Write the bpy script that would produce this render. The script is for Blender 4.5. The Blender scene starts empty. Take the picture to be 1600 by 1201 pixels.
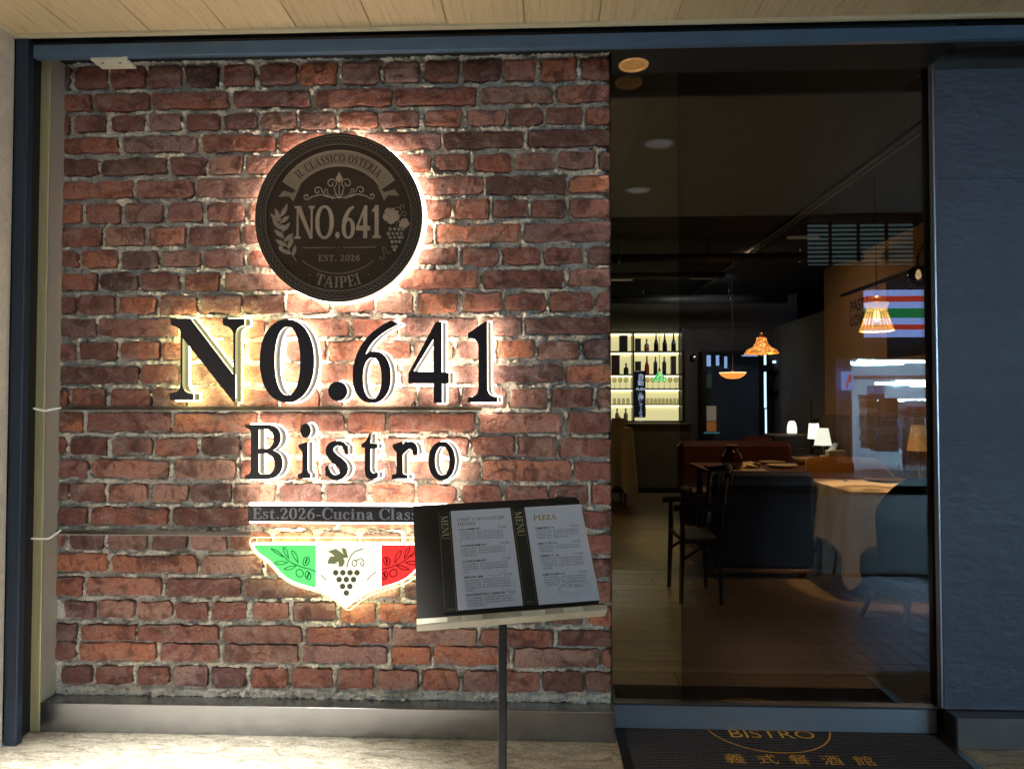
import bpy, math, random
import numpy as np
from mathutils import Vector, Matrix
from mathutils.geometry import tessellate_polygon

random.seed(7); rng = np.random.default_rng(7)
sc = bpy.context.scene
COL = sc.collection
PI = math.pi

# ------------------------------------------------------------------ camera
CAM_D, CAM_H, FPX = 3.135, 1.4, 1130.0           # metres to the brick face, eye height, focal length in photo pixels
YAW, PITCH = math.atan(46 / FPX), math.atan(30 / FPX)
cam_data = bpy.data.cameras.new('camera')
cam = bpy.data.objects.new('camera', cam_data); COL.objects.link(cam)
cam.location = (0, -CAM_D, CAM_H)
cam.rotation_euler = (PI / 2 + PITCH, 0, YAW)
cam_data.sensor_width = 36.0; cam_data.lens = 36.0 * FPX / 1600.0
cam_data.clip_start = 0.05; cam_data.clip_end = 400
sc.camera = cam

# ------------------------------------------------------------------ night sky
world = bpy.data.worlds.new('World'); sc.world = world; world.use_nodes = True
wn = world.node_tree; bg = wn.nodes['Background']
sky = wn.nodes.new('ShaderNodeTexSky'); sky.sky_type = 'NISHITA'; sky.sun_disc = False
sky.sun_elevation = math.radians(-4.0); sky.sun_rotation = math.radians(200)
wn.links.new(sky.outputs[0], bg.inputs[0]); bg.inputs[1].default_value = 0.15

sc.view_settings.view_transform = 'Standard'; sc.view_settings.look = 'None'
sc.view_settings.gamma = 1.0; sc.view_settings.use_curve_mapping = False
sc.view_settings.exposure = 1.0
cy = sc.cycles
cy.use_denoising = True
try: cy.denoiser = 'OPENIMAGEDENOISE'
except Exception: pass
cy.max_bounces = 7; cy.diffuse_bounces = 3; cy.glossy_bounces = 4; cy.transparent_max_bounces = 16
cy.transmission_bounces = 4; cy.caustics_reflective = False; cy.caustics_refractive = False
cy.sample_clamp_indirect = 3.0
cy.sample_clamp_direct = 0.0

# ------------------------------------------------------------------ geometry helpers
_R = (Matrix.Rotation(YAW, 3, 'Z') @ Matrix.Rotation(PI / 2 + PITCH, 3, 'X'))
_C = Vector((0, -CAM_D, CAM_H))
def _ray(px, py): return _R @ Vector(((px - 800) / FPX, -(py - 600.5) / FPX, -1))
def PY(px, py, y):                                # survey: photo pixel to a point of the plane y
    d = _ray(px, py); return _C + d * ((y - _C.y) / d.y)
def PZ(px, py, z):
    d = _ray(px, py); return _C + d * ((z - _C.z) / d.z)
def PX(px, py, x):
    d = _ray(px, py); return _C + d * ((x - _C.x) / d.x)

WL = {}                                           # world place of every root
def _wl(o):
    return WL.get(o.name, Vector((0, 0, 0))) if o else Vector((0, 0, 0))
def tag(o, label=None, cat=None, group=None, kind=None):
    if label: o['label'] = label
    if cat: o['category'] = cat
    if group: o['group'] = group
    if kind: o['kind'] = kind
    return o
def empty(name, loc, label, cat, group=None, kind=None):
    o = bpy.data.objects.new(name, None); COL.objects.link(o); o.location = loc
    o.empty_display_size = 0.1
    WL[o.name] = Vector(loc)
    return tag(o, label, cat, group, kind)

class MB:
    def __init__(s): s.v = []; s.f = []; s.smooth = []
    def add(s, vs, fs, smooth=False):
        n = len(s.v); s.v.extend([tuple(p) for p in vs])
        for f in fs: s.f.append(tuple(i + n for i in f)); s.smooth.append(smooth)
        return s
    def box(s, a, b, bev=0.0):
        x0, y0, z0 = [min(a[i], b[i]) for i in range(3)]; x1, y1, z1 = [max(a[i], b[i]) for i in range(3)]
        if bev <= 0:
            return s.add([(x0,y0,z0),(x1,y0,z0),(x1,y1,z0),(x0,y1,z0),(x0,y0,z1),(x1,y0,z1),(x1,y1,z1),(x0,y1,z1)],
                  [(0,3,2,1),(4,5,6,7),(0,1,5,4),(1,2,6,5),(2,3,7,6),(3,0,4,7)])
        e = min(bev, (x1-x0)*.45, (y1-y0)*.45, (z1-z0)*.45)
        vs = []; idx = {}
        for sx in (0,1):
            for sy in (0,1):
                for sz in (0,1):
                    X = (x0,x1)[sx]; Y = (y0,y1)[sy]; Z = (z0,z1)[sz]
                    dx = e if sx == 0 else -e; dy = e if sy == 0 else -e; dz = e if sz == 0 else -e
                    for k,(q) in enumerate(((X,Y+dy,Z+dz),(X+dx,Y,Z+dz),(X+dx,Y+dy,Z))):
                        idx[(sx,sy,sz,k)] = len(vs); vs.append(q)
        I = lambda a,b,c,k: idx[(a,b,c,k)]
        fs = [(I(0,0,0,0),I(0,0,1,0),I(0,1,1,0),I(0,1,0,0)),(I(1,0,0,0),I(1,1,0,0),I(1,1,1,0),I(1,0,1,0)),
              (I(0,0,0,1),I(1,0,0,1),I(1,0,1,1),I(0,0,1,1)),(I(0,1,0,1),I(0,1,1,1),I(1,1,1,1),I(1,1,0,1)),
              (I(0,0,0,2),I(0,1,0,2),I(1,1,0,2),I(1,0,0,2)),(I(0,0,1,2),I(1,0,1,2),I(1,1,1,2),I(0,1,1,2))]
        for a in (0,1):
            for b in (0,1):
                f = (I(a,b,0,0),I(a,b,1,0),I(a,b,1,1),I(a,b,0,1)); fs.append(f if a == b else f[::-1])
                f = (I(a,0,b,0),I(a,0,b,2),I(a,1,b,2),I(a,1,b,0)); fs.append(f if a == b else f[::-1])
                f = (I(0,a,b,1),I(1,a,b,1),I(1,a,b,2),I(0,a,b,2)); fs.append(f[::-1] if a == b else f)
        for a in (0,1):
            for b in (0,1):
                for c in (0,1):
                    f = (I(a,b,c,0),I(a,b,c,1),I(a,b,c,2)); fs.append(f if (a+b+c) % 2 == 0 else f[::-1])
        return s.add(vs, fs)
    def prism(s, poly, ax, lo, hi):               # polygon in the two other axes, extruded along axis ax
        n = len(poly); vs = []
        for t in (lo, hi):
            for (u, w) in poly:
                p = [0,0,0]; o = [i for i in range(3) if i != ax]; p[ax] = t; p[o[0]] = u; p[o[1]] = w; vs.append(p)
        return s.add(vs, [tuple(range(n))[::-1], tuple(range(n, 2*n))] + [(i, (i+1) % n, n+(i+1) % n, n+i) for i in range(n)])
    def lathe(s, prof, c=(0,0,0), n=20, smooth=True, flute=0.0, nf=0, axis='z'):
        vs = []; m = len(prof)
        for j in range(n):
            a = 2*PI*j/n
            k = 1 + (flute*math.cos(nf*a) if nf else 0)
            for (r, z) in prof:
                p = (r*k*math.cos(a), r*k*math.sin(a), z)
                if axis == 'y': p = (p[0], p[2], p[1])
                vs.append((c[0]+p[0], c[1]+p[1], c[2]+p[2]))
        fs = []
        for j in range(n):
            j2 = (j+1) % n
            for i in range(m-1): fs.append((j*m+i, j2*m+i, j2*m+i+1, j*m+i+1))
        s.add(vs, fs, smooth)
        return s
    def tube(s, pts, r, n=6, smooth=True, closed=False):
        pts = [Vector(p) for p in pts]; k = len(pts)
        rr = r if isinstance(r, (list, tuple)) else [r]*k
        vs = []; prev = None
        for i, p in enumerate(pts):
            if closed: t = (pts[(i+1) % k]-pts[i-1])
            else: t = (pts[min(i+1,k-1)]-pts[max(i-1,0)])
            t = t.normalized() if t.length > 1e-9 else Vector((0,0,1))
            if prev is None:
                up = Vector((0,1,0)) if abs(t.y) < .9 else Vector((1,0,0))
                a = t.cross(up).normalized()
            else:
                a = (prev - t*prev.dot(t)); a = a.normalized() if a.length > 1e-6 else t.orthogonal().normalized()
            prev = a; b = t.cross(a)
            for j in range(n):
                th = 2*PI*j/n; vs.append(p + (a*math.cos(th)+b*math.sin(th))*rr[i])
        fs = []
        for i in range(k if closed else k-1):
            i2 = (i+1) % k
            for j in range(n):
                j2 = (j+1) % n; fs.append((i*n+j, i*n+j2, i2*n+j2, i2*n+j))
        if not closed: fs += [tuple(range(n))[::-1], tuple((k-1)*n+j for j in range(n))]
        return s.add(vs, fs, smooth)
    def bar(s, a, b, w, h, up=(0,0,1)):           # box beam from a to b
        a = Vector(a); b = Vector(b); t = (b-a).normalized(); u = Vector(up)
        if abs(t.dot(u)) > .95: u = Vector((0,1,0))
        x = t.cross(u).normalized(); y = x.cross(t)
        vs = [p + x*(sx*w/2) + y*(sy*h/2) for p in (a,b) for (sx,sy) in ((-1,-1),(1,-1),(1,1),(-1,1))]
        return s.add(vs, [(0,1,2,3),(7,6,5,4),(0,4,5,1),(1,5,6,2),(2,6,7,3),(3,7,4,0)])
    def build(s, name, mat, parent=None, fix=True):
        o0 = _wl(parent)
        me = bpy.data.meshes.new(name)
        me.from_pydata([(p[0]-o0.x, p[1]-o0.y, p[2]-o0.z) for p in s.v], [], s.f)
        if any(s.smooth): me.polygons.foreach_set('use_smooth', s.smooth)
        me.materials.append(mat); me.update()
        o = bpy.data.objects.new(name, me); COL.objects.link(o)
        if parent: o.parent = parent
        WL[o.name] = o0
        return o

def copy_tree(o, loc=None, parent=None):
    c = o.copy(); COL.objects.link(c)
    if parent: c.parent = parent
    if loc is not None: c.location = loc; WL[c.name] = Vector(loc)
    for ch in list(o.children): copy_tree(ch, None, c)
    return c
def struct(mb, name, mat, parent=None): return tag(mb.build(name, mat, parent), kind='structure')

# ------------------------------------------------------------------ materials
def S(r, g, b):
    f = lambda c: (c/255/12.92) if c/255 <= .04045 else ((c/255+.055)/1.055)**2.4
    return (f(r), f(g), f(b))
def mat(name, col, rough=.5, metal=0., var=.12, vscale=9., bump=0., bscale=40., stretch=(1,1,1), em=None, es=0., col2=None, coat=0., alpha=None, rvar=.0, spec=None):
    m = bpy.data.materials.new(name); m.use_nodes = True; nt = m.node_tree; N = nt.nodes; L = nt.links
    b = N['Principled BSDF']; b.inputs['Roughness'].default_value = rough; b.inputs['Metallic'].default_value = metal
    if spec is not None: b.inputs['Specular IOR Level'].default_value = spec
    if coat: b.inputs['Coat Weight'].default_value = coat; b.inputs['Coat Roughness'].default_value = .1
    tc = N.new('ShaderNodeTexCoord'); mp = N.new('ShaderNodeMapping'); mp.inputs['Scale'].default_value = stretch
    L.new(tc.outputs['Object'], mp.inputs[0])
    if var > 0 or col2:
        no = N.new('ShaderNodeTexNoise'); no.inputs['Scale'].default_value = vscale; no.inputs['Detail'].default_value = 8; no.inputs['Roughness'].default_value = .65
        L.new(mp.outputs[0], no.inputs['Vector'])
        rp = N.new('ShaderNodeValToRGB'); rp.color_ramp.elements[0].position = .3; rp.color_ramp.elements[1].position = .7
        lo = col2 if col2 else tuple(c*(1-var) for c in col); hi = tuple(min(1, c*(1+var)) for c in col)
        rp.color_ramp.elements[0].color = (*lo, 1); rp.color_ramp.elements[1].color = (*hi, 1)
        L.new(no.outputs[0], rp.inputs[0]); L.new(rp.outputs[0], b.inputs['Base Color'])
        if rvar:
            mr = N.new('ShaderNodeMapRange'); mr.inputs[3].default_value = max(0, rough-rvar); mr.inputs[4].default_value = min(1, rough+rvar)
            L.new(no.outputs[0], mr.inputs[0]); L.new(mr.outputs[0], b.inputs['Roughness'])
    else: b.inputs['Base Color'].default_value = (*col, 1)
    if bump:
        n2 = N.new('ShaderNodeTexNoise'); n2.inputs['Scale'].default_value = bscale; n2.inputs['Detail'].default_value = 6; n2.inputs['Roughness'].default_value = .6
        L.new(mp.outputs[0], n2.inputs['Vector'])
        bp = N.new('ShaderNodeBump'); bp.inputs['Strength'].default_value = bump; bp.inputs['Distance'].default_value = .01
        L.new(n2.outputs[0], bp.inputs['Height']); L.new(bp.outputs[0], b.inputs['Normal'])
    if em:
        b.inputs['Emission Color'].default_value = (*em, 1); b.inputs['Emission Strength'].default_value = es*.5
    if alpha is not None: b.inputs['Alpha'].default_value = alpha
    return m
def glow(name, col, strength): return mat(name, tuple(.6*c for c in col), .5, var=0, em=col, es=strength)
def glass_mat(name, tint, refl=.06, rough=0.0, gcol=(1,1,1)):
    m = bpy.data.materials.new(name); m.use_nodes = True; nt = m.node_tree; N = nt.nodes; L = nt.links
    for n in list(N): N.remove(n)
    out = N.new('ShaderNodeOutputMaterial'); mx = N.new('ShaderNodeMixShader'); tr = N.new('ShaderNodeBsdfTransparent'); gl = N.new('ShaderNodeBsdfGlossy')
    tr.inputs[0].default_value = (*tint, 1); gl.inputs['Roughness'].default_value = rough; gl.inputs[0].default_value = (*gcol, 1)
    fr = N.new('ShaderNodeLayerWeight'); fr.inputs[0].default_value = .5
    mr = N.new('ShaderNodeMath'); mr.operation = 'POWER'; mr.inputs[1].default_value = 5
    ml = N.new('ShaderNodeMath'); ml.operation = 'MULTIPLY_ADD'; ml.inputs[1].default_value = .7; ml.inputs[2].default_value = refl
    L.new(fr.outputs['Facing'], mr.inputs[0]); L.new(mr.outputs[0], ml.inputs[0]); L.new(ml.outputs[0], mx.inputs[0])
    L.new(tr.outputs[0], mx.inputs[1]); L.new(gl.outputs[0], mx.inputs[2]); L.new(mx.outputs[0], out.inputs[0])
    return m
def wood_mat(name, c1, c2, rough=.5, grain=(1.2, 18, 18), bump=.08, knots=True):
    m = bpy.data.materials.new(name); m.use_nodes = True; nt = m.node_tree; N = nt.nodes; L = nt.links
    b = N['Principled BSDF']; b.inputs['Roughness'].default_value = rough
    tc = N.new('ShaderNodeTexCoord'); oi = N.new('ShaderNodeObjectInfo')
    ad = N.new('ShaderNodeVectorMath'); ad.operation = 'MULTIPLY_ADD'
    cx = N.new('ShaderNodeCombineXYZ'); L.new(oi.outputs['Random'], cx.inputs[0]); L.new(oi.outputs['Random'], cx.inputs[1]); L.new(oi.outputs['Random'], cx.inputs[2])
    ad.inputs[1].default_value = (7.3, 5.1, 9.7)
    L.new(cx.outputs[0], ad.inputs[0]); L.new(tc.outputs['Object'], ad.inputs[2])
    mp = N.new('ShaderNodeMapping'); mp.inputs['Scale'].default_value = grain; L.new(ad.outputs[0], mp.inputs[0])
    no = N.new('ShaderNodeTexNoise'); no.inputs['Scale'].default_value = 3.2; no.inputs['Detail'].default_value = 9; no.inputs['Roughness'].default_value = .62; no.inputs['Distortion'].default_value = .6
    L.new(mp.outputs[0], no.inputs['Vector'])
    rp = N.new('ShaderNodeValToRGB'); e = rp.color_ramp.elements
    e[0].position = .30; e[0].color = (*c2, 1); e[1].position = .62; e[1].color = (*c1, 1)
    x = e.new(.44); x.color = (*[a*.75+b_*.25 for a, b_ in zip(c1, c2)], 1)
    L.new(no.outputs[0], rp.inputs[0])
    hv = N.new('ShaderNodeHueSaturation'); mr = N.new('ShaderNodeMapRange'); mr.inputs[3].default_value = .86; mr.inputs[4].default_value = 1.12
    L.new(oi.outputs['Random'], mr.inputs[0]); L.new(mr.outputs[0], hv.inputs['Value']); L.new(rp.outputs[0], hv.inputs['Color'])
    L.new(hv.outputs[0], b.inputs['Base Color'])
    bp = N.new('ShaderNodeBump'); bp.inputs['Strength'].default_value = bump; bp.inputs['Distance'].default_value = .004
    L.new(no.outputs[0], bp.inputs['Height']); L.new(bp.outputs[0], b.inputs['Normal'])
    return m

def brick_mat():
    m = bpy.data.materials.new('old_red_brick'); m.use_nodes = True; nt = m.node_tree; N = nt.nodes; L = nt.links
    b = N['Principled BSDF']; b.inputs['Roughness'].default_value = .82; b.inputs['Specular IOR Level'].default_value = .25
    tc = N.new('ShaderNodeTexCoord'); oi = N.new('ShaderNodeObjectInfo')
    pal = N.new('ShaderNodeValToRGB'); pal.color_ramp.interpolation = 'LINEAR'
    cols = [S(92,66,62), S(176,100,76), S(138,86,76), S(204,118,78), S(142,104,102), S(188,110,80), S(90,70,68), S(192,142,122), S(126,78,70), S(210,124,82), S(166,130,126), S(168,98,76), S(108,82,82), S(158,92,74)]
    e = pal.color_ramp.elements
    e[0].color = (*cols[0], 1); e[0].position = 0; e[1].color = (*cols[-1], 1); e[1].position = 1
    for i in range(1, len(cols)-1):
        q = e.new(i/(len(cols)-1)); q.color = (*cols[i], 1)
    L.new(oi.outputs['Random'], pal.inputs[0])
    cx = N.new('ShaderNodeCombineXYZ'); L.new(oi.outputs['Random'], cx.inputs[0]); L.new(oi.outputs['Random'], cx.inputs[1])
    ad = N.new('ShaderNodeVectorMath'); ad.operation = 'MULTIPLY_ADD'; ad.inputs[1].default_value = (13., 7., 0)
    L.new(cx.outputs[0], ad.inputs[0]); L.new(tc.outputs['Object'], ad.inputs[2])
    def noise(scale, det=8, rough=.65, dist=0., sc_=(1,1,1)):
        mp = N.new('ShaderNodeMapping'); mp.inputs['Scale'].default_value = sc_; L.new(ad.outputs[0], mp.inputs[0])
        n = N.new('ShaderNodeTexNoise'); n.inputs['Scale'].default_value = scale; n.inputs['Detail'].default_value = det; n.inputs['Roughness'].default_value = rough; n.inputs['Distortion'].default_value = dist
        L.new(mp.outputs[0], n.inputs['Vector']); return n.outputs[0]
    def ramp(src, p0, p1, c0=0., c1=1.):
        r = N.new('ShaderNodeMapRange'); r.inputs[1].default_value = p0; r.inputs[2].default_value = p1; r.inputs[3].default_value = c0; r.inputs[4].default_value = c1
        L.new(src, r.inputs[0]); return r.outputs[0]
    def mix(fac, a, c, mode='MIX'):
        x = N.new('ShaderNodeMix'); x.data_type = 'RGBA'; x.blend_type = mode
        L.new(fac, x.inputs[0]) if not isinstance(fac, float) else setattr(x.inputs[0], 'default_value', fac)
        L.new(a, x.inputs[6])
        if isinstance(c, tuple): x.inputs[7].default_value = (*c, 1)
        else: L.new(c, x.inputs[7])
        return x.outputs[2]
    big = noise(11, 6, .6, .8)
    c = mix(ramp(big, .50, .62, 0, .7), pal.outputs[0], S(70,42,40))            # burnt patches
    blot = noise(17, 5, .55, 2.2)
    c = mix(ramp(blot, .585, .60, 0, .62), c, S(120,52,36))                      # sharp-edged stains
    ef = noise(9, 9, .72, 1.0, (1, 1, 1.6))
    c = mix(ramp(ef, .50, .70, 0, .70), c, S(186,160,152))                       # lime bloom
    fine = noise(120, 4, .7)
    c = mix(ramp(fine, .35, .7, 0, .5), c, S(62,42,40))
    sp = noise(95, 5, .75, .6)
    c = mix(ramp(sp, .60, .65, 0, .6), c, S(50,34,32))
    sp2 = noise(70, 6, .75, 1.4)
    c = mix(ramp(sp2, .60, .66, 0, .55), c, S(206,172,150))
    hs = N.new('ShaderNodeHueSaturation'); hs.inputs['Value'].default_value = 1.02; hs.inputs['Saturation'].default_value = .90; L.new(c, hs.inputs['Color']); L.new(hs.outputs[0], b.inputs['Base Color'])
    h1 = N.new('ShaderNodeMath'); h1.operation = 'MULTIPLY_ADD'; h1.inputs[1].default_value = .35
    L.new(fine, h1.inputs[0]); L.new(noise(34, 7, .65, .4), h1.inputs[2])
    bp = N.new('ShaderNodeBump'); bp.inputs['Strength'].default_value = .6; bp.inputs['Distance'].default_value = .007
    L.new(h1.outputs[0], bp.inputs['Height']); L.new(bp.outputs[0], b.inputs['Normal'])
    return m
def mortar_mat():
    m = bpy.data.materials.new('crumbly_lime_mortar'); m.use_nodes = True; nt = m.node_tree; N = nt.nodes; L = nt.links
    b = N['Principled BSDF']; b.inputs['Roughness'].default_value = .95; b.inputs['Specular IOR Level'].default_value = .1
    tc = N.new('ShaderNodeTexCoord')
    def noise(s, d=6, r=.7, di=0.):
        n = N.new('ShaderNodeTexNoise'); n.inputs['Scale'].default_value = s; n.inputs['Detail'].default_value = d; n.inputs['Roughness'].default_value = r; n.inputs['Distortion'].default_value = di
        L.new(tc.outputs['Object'], n.inputs['Vector']); return n.outputs[0]
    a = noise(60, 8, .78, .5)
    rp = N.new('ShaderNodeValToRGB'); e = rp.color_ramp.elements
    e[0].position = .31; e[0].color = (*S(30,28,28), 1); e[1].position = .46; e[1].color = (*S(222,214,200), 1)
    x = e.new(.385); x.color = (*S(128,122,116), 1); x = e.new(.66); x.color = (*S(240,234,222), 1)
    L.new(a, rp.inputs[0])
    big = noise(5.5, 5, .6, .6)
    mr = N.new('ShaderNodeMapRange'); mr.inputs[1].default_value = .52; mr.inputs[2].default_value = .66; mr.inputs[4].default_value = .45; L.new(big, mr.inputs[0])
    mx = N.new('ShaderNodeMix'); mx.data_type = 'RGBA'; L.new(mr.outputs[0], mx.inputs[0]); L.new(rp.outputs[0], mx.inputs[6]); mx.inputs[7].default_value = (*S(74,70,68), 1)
    L.new(mx.outputs[2], b.inputs['Base Color'])
    bp = N.new('ShaderNodeBump'); bp.inputs['Strength'].default_value = .9; bp.inputs['Distance'].default_value = .006
    L.new(a, bp.inputs['Height']); L.new(bp.outputs[0], b.inputs['Normal'])
    return m

MT = {}
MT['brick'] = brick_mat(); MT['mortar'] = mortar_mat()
MT['steel'] = mat('brushed_steel', S(158,160,164), .26, .92, var=.05, vscale=5, bump=.03, bscale=30, stretch=(.6,1,90), rvar=.03)
MT['steel_v'] = mat('brushed_steel_upright', S(190,188,180), .30, .35, var=.05, vscale=3, bump=.03, bscale=30, stretch=(90,90,.6), rvar=.03)
MT['glow_steel'] = mat('glow_tinted_steel', S(226,212,160), .42, .2, var=.14, vscale=4, bump=.04, bscale=25, stretch=(20,20,1.5))  # the sign's yellow glow on the steel jamb is put into its colour
MT['navy_frame'] = mat('navy_painted_metal', S(34,50,70), .38, 0., var=.2, vscale=6, bump=.03, bscale=90)
MT['navy_beam'] = mat('blue_painted_beam', S(76,106,136), .4, 0., var=.16, vscale=5, bump=.03, bscale=60)
MT['black_gap'] = mat('dark_recess', S(16,17,20), .7, var=.1)
MT['navy_wall'] = mat('navy_textured_wall', S(82,83,97), .52, 0., var=.14, vscale=5, bump=1.0, bscale=6, stretch=(1,1,1.8))
MT['stucco'] = mat('grey_textured_stucco', S(222,216,206), .9, var=.14, vscale=22, bump=.9, bscale=42, stretch=(1,1,1))
MT['cream'] = mat('cream_trim', S(236,224,192), .5, var=.03)
MT['plank'] = wood_mat('light_oak_soffit', S(238,220,180), S(208,182,138), .55, grain=(22, 1.1, 22), bump=.05)
MT['stone'] = mat('pale_flagstone', S(192,184,166), .8, var=.18, vscale=16, bump=.8, bscale=26, col2=S(140,132,118), stretch=(1,1.8,1), rvar=.15)
def stone_mat():
    m = mat('pale_flagstone_split', S(190,182,164), .85, var=0); nt = m.node_tree; N = nt.nodes; L = nt.links; b = N['Principled BSDF']
    tc = N.new('ShaderNodeTexCoord')
    def noise(sc_, d, r, di, st=(1,1,1)):
        mp = N.new('ShaderNodeMapping'); mp.inputs['Scale'].default_value = st; mp.inputs['Rotation'].default_value = (0,0,.5); L.new(tc.outputs['Object'], mp.inputs[0])
        n = N.new('ShaderNodeTexNoise'); n.inputs['Scale'].default_value = sc_; n.inputs['Detail'].default_value = d; n.inputs['Roughness'].default_value = r; n.inputs['Distortion'].default_value = di; L.new(mp.outputs[0], n.inputs['Vector']); return n.outputs[0]
    a = noise(9, 10, .72, 1.2, (1, 2.6, 1)); f = noise(90, 6, .75, .3)
    rp = N.new('ShaderNodeValToRGB'); e = rp.color_ramp.elements; e[0].position = .36; e[0].color = (*S(150,144,130), 1); e[1].position = .62; e[1].color = (*S(232,226,210), 1); x = e.new(.48); x.color = (*S(200,193,176), 1)
    L.new(a, rp.inputs[0])
    mr = N.new('ShaderNodeMapRange'); mr.inputs[1].default_value = .35; mr.inputs[2].default_value = .65; mr.inputs[3].default_value = .62; mr.inputs[4].default_value = 1.12; L.new(f, mr.inputs[0])
    mx = N.new('ShaderNodeMix'); mx.data_type = 'RGBA'; mx.blend_type = 'MULTIPLY'; mx.inputs[0].default_value = 1; L.new(rp.outputs[0], mx.inputs[6]); L.new(mr.outputs[0], mx.inputs[7]); L.new(mx.outputs[2], b.inputs['Base Color'])
    ad = N.new('ShaderNodeMath'); ad.operation = 'MULTIPLY_ADD'; ad.inputs[1].default_value = .3; L.new(f, ad.inputs[0]); L.new(a, ad.inputs[2])
    bp = N.new('ShaderNodeBump'); bp.inputs['Strength'].default_value = 1.0; bp.inputs['Distance'].default_value = .03; L.new(ad.outputs[0], bp.inputs['Height']); L.new(bp.outputs[0], b.inputs['Normal'])
    return m
MT['stone'] = stone_mat()
MT['tile'] = mat('glossy_pavement_tile', S(128,136,150), .22, var=.12, vscale=6, bump=.02)
MT['black_acrylic'] = mat('satin_black_acrylic', S(46,45,52), .3, var=.08, vscale=4)
MT['white_plastic'] = mat('white_plastic', S(226,228,216), .4, var=.03)
MT['black_paint'] = mat('black_powder_coat', S(16,16,18), .42, var=.1, bump=.02, bscale=300)
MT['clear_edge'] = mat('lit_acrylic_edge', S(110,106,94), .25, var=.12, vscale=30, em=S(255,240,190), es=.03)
MT['halo'] = glow('led_halo_white', (1.0, .83, .62), 17.0)
MT['halo_y'] = glow('led_halo_yellowish', (.98, .90, .40), 21.0)
MT['halo_m'] = glow('led_halo_medallion', (1.0, .83, .62), 16.0)
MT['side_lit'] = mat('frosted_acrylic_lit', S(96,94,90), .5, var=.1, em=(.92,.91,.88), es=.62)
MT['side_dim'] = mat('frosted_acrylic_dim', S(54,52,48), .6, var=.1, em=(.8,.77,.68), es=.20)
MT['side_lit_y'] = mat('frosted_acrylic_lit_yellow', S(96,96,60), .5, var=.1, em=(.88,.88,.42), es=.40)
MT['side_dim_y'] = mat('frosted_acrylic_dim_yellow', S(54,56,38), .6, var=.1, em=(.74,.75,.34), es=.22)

# ------------------------------------------------------------------ outline engine: signed distance shapes -> contours -> caps
def bez(p0, p1, p2, p3, n=10):
    t = np.linspace(0, 1, n+1)[1:, None]; p0, p1, p2, p3 = map(np.array, (p0, p1, p2, p3))
    return [tuple(q) for q in (1-t)**3*p0 + 3*(1-t)**2*t*p1 + 3*(1-t)*t*t*p2 + t**3*p3]
def path(start, *segs):                            # segs: (x,y) line | ((c1),(c2),(end)) cubic
    out = [start]
    for s in segs:
        if isinstance(s[0], tuple): out += bez(out[-1], s[0], s[1], s[2])
        else: out.append(s)
    return out
def ell(cx, cy, rx, ry, n=40, p=2.0):
    o = []
    for i in range(n):
        a = 2*PI*i/n; c, s_ = math.cos(a), math.sin(a)
        o.append((cx+rx*math.copysign(abs(c)**(2/p), c), cy+ry*math.copysign(abs(s_)**(2/p), s_)))
    return o
def rect(x0, y0, x1, y1): return [(x0,y0),(x1,y0),(x1,y1),(x0,y1)]
def catmull(pts, n=6):
    P = np.array(pts, float); P = np.vstack([2*P[0]-P[1], P, 2*P[-1]-P[-2]]); o = []
    for i in range(1, len(P)-2):
        for t in np.linspace(0, 1, n, endpoint=False):
            a, b, c, d = P[i-1], P[i], P[i+1], P[i+2]
            o.append(.5*((2*b)+(-a+c)*t+(2*a-5*b+4*c-d)*t*t+(-a+3*b-3*c+d)*t**3))
    o.append(P[-2]); return np.array(o)
def sd_poly(poly, X, Y):
    p = np.array(poly, float); q = np.roll(p, -1, 0)
    d = np.full(X.shape, 1e9); ins = np.zeros(X.shape, bool)
    for (ax, ay), (bx, by) in zip(p, q):
        ex, ey = bx-ax, by-ay; L2 = ex*ex+ey*ey
        if L2 < 1e-18: continue
        wx, wy = X-ax, Y-ay; t = np.clip((wx*ex+wy*ey)/L2, 0, 1)
        d = np.minimum(d, (wx-ex*t)**2+(wy-ey*t)**2)
        c = (ay > Y) != (by > Y)
        if ey != 0: ins ^= c & (X < ex*(Y-ay)/ey+ax)
    d = np.sqrt(d); return np.where(ins, d, -d)
def sd_stroke(pts, X, Y):                           # pts: (x, y, width)
    c = catmull(pts, 5) if len(pts) > 2 else np.array(pts, float)
    d = np.full(X.shape, -1e9)
    for a, b in zip(c[:-1], c[1:]):
        ex, ey = b[0]-a[0], b[1]-a[1]; L2 = ex*ex+ey*ey+1e-15
        t = np.clip(((X-a[0])*ex+(Y-a[1])*ey)/L2, 0, 1)
        d = np.maximum(d, (a[2]+(b[2]-a[2])*t)/2-np.hypot(X-a[0]-ex*t, Y-a[1]-ey*t))
    return d
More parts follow.
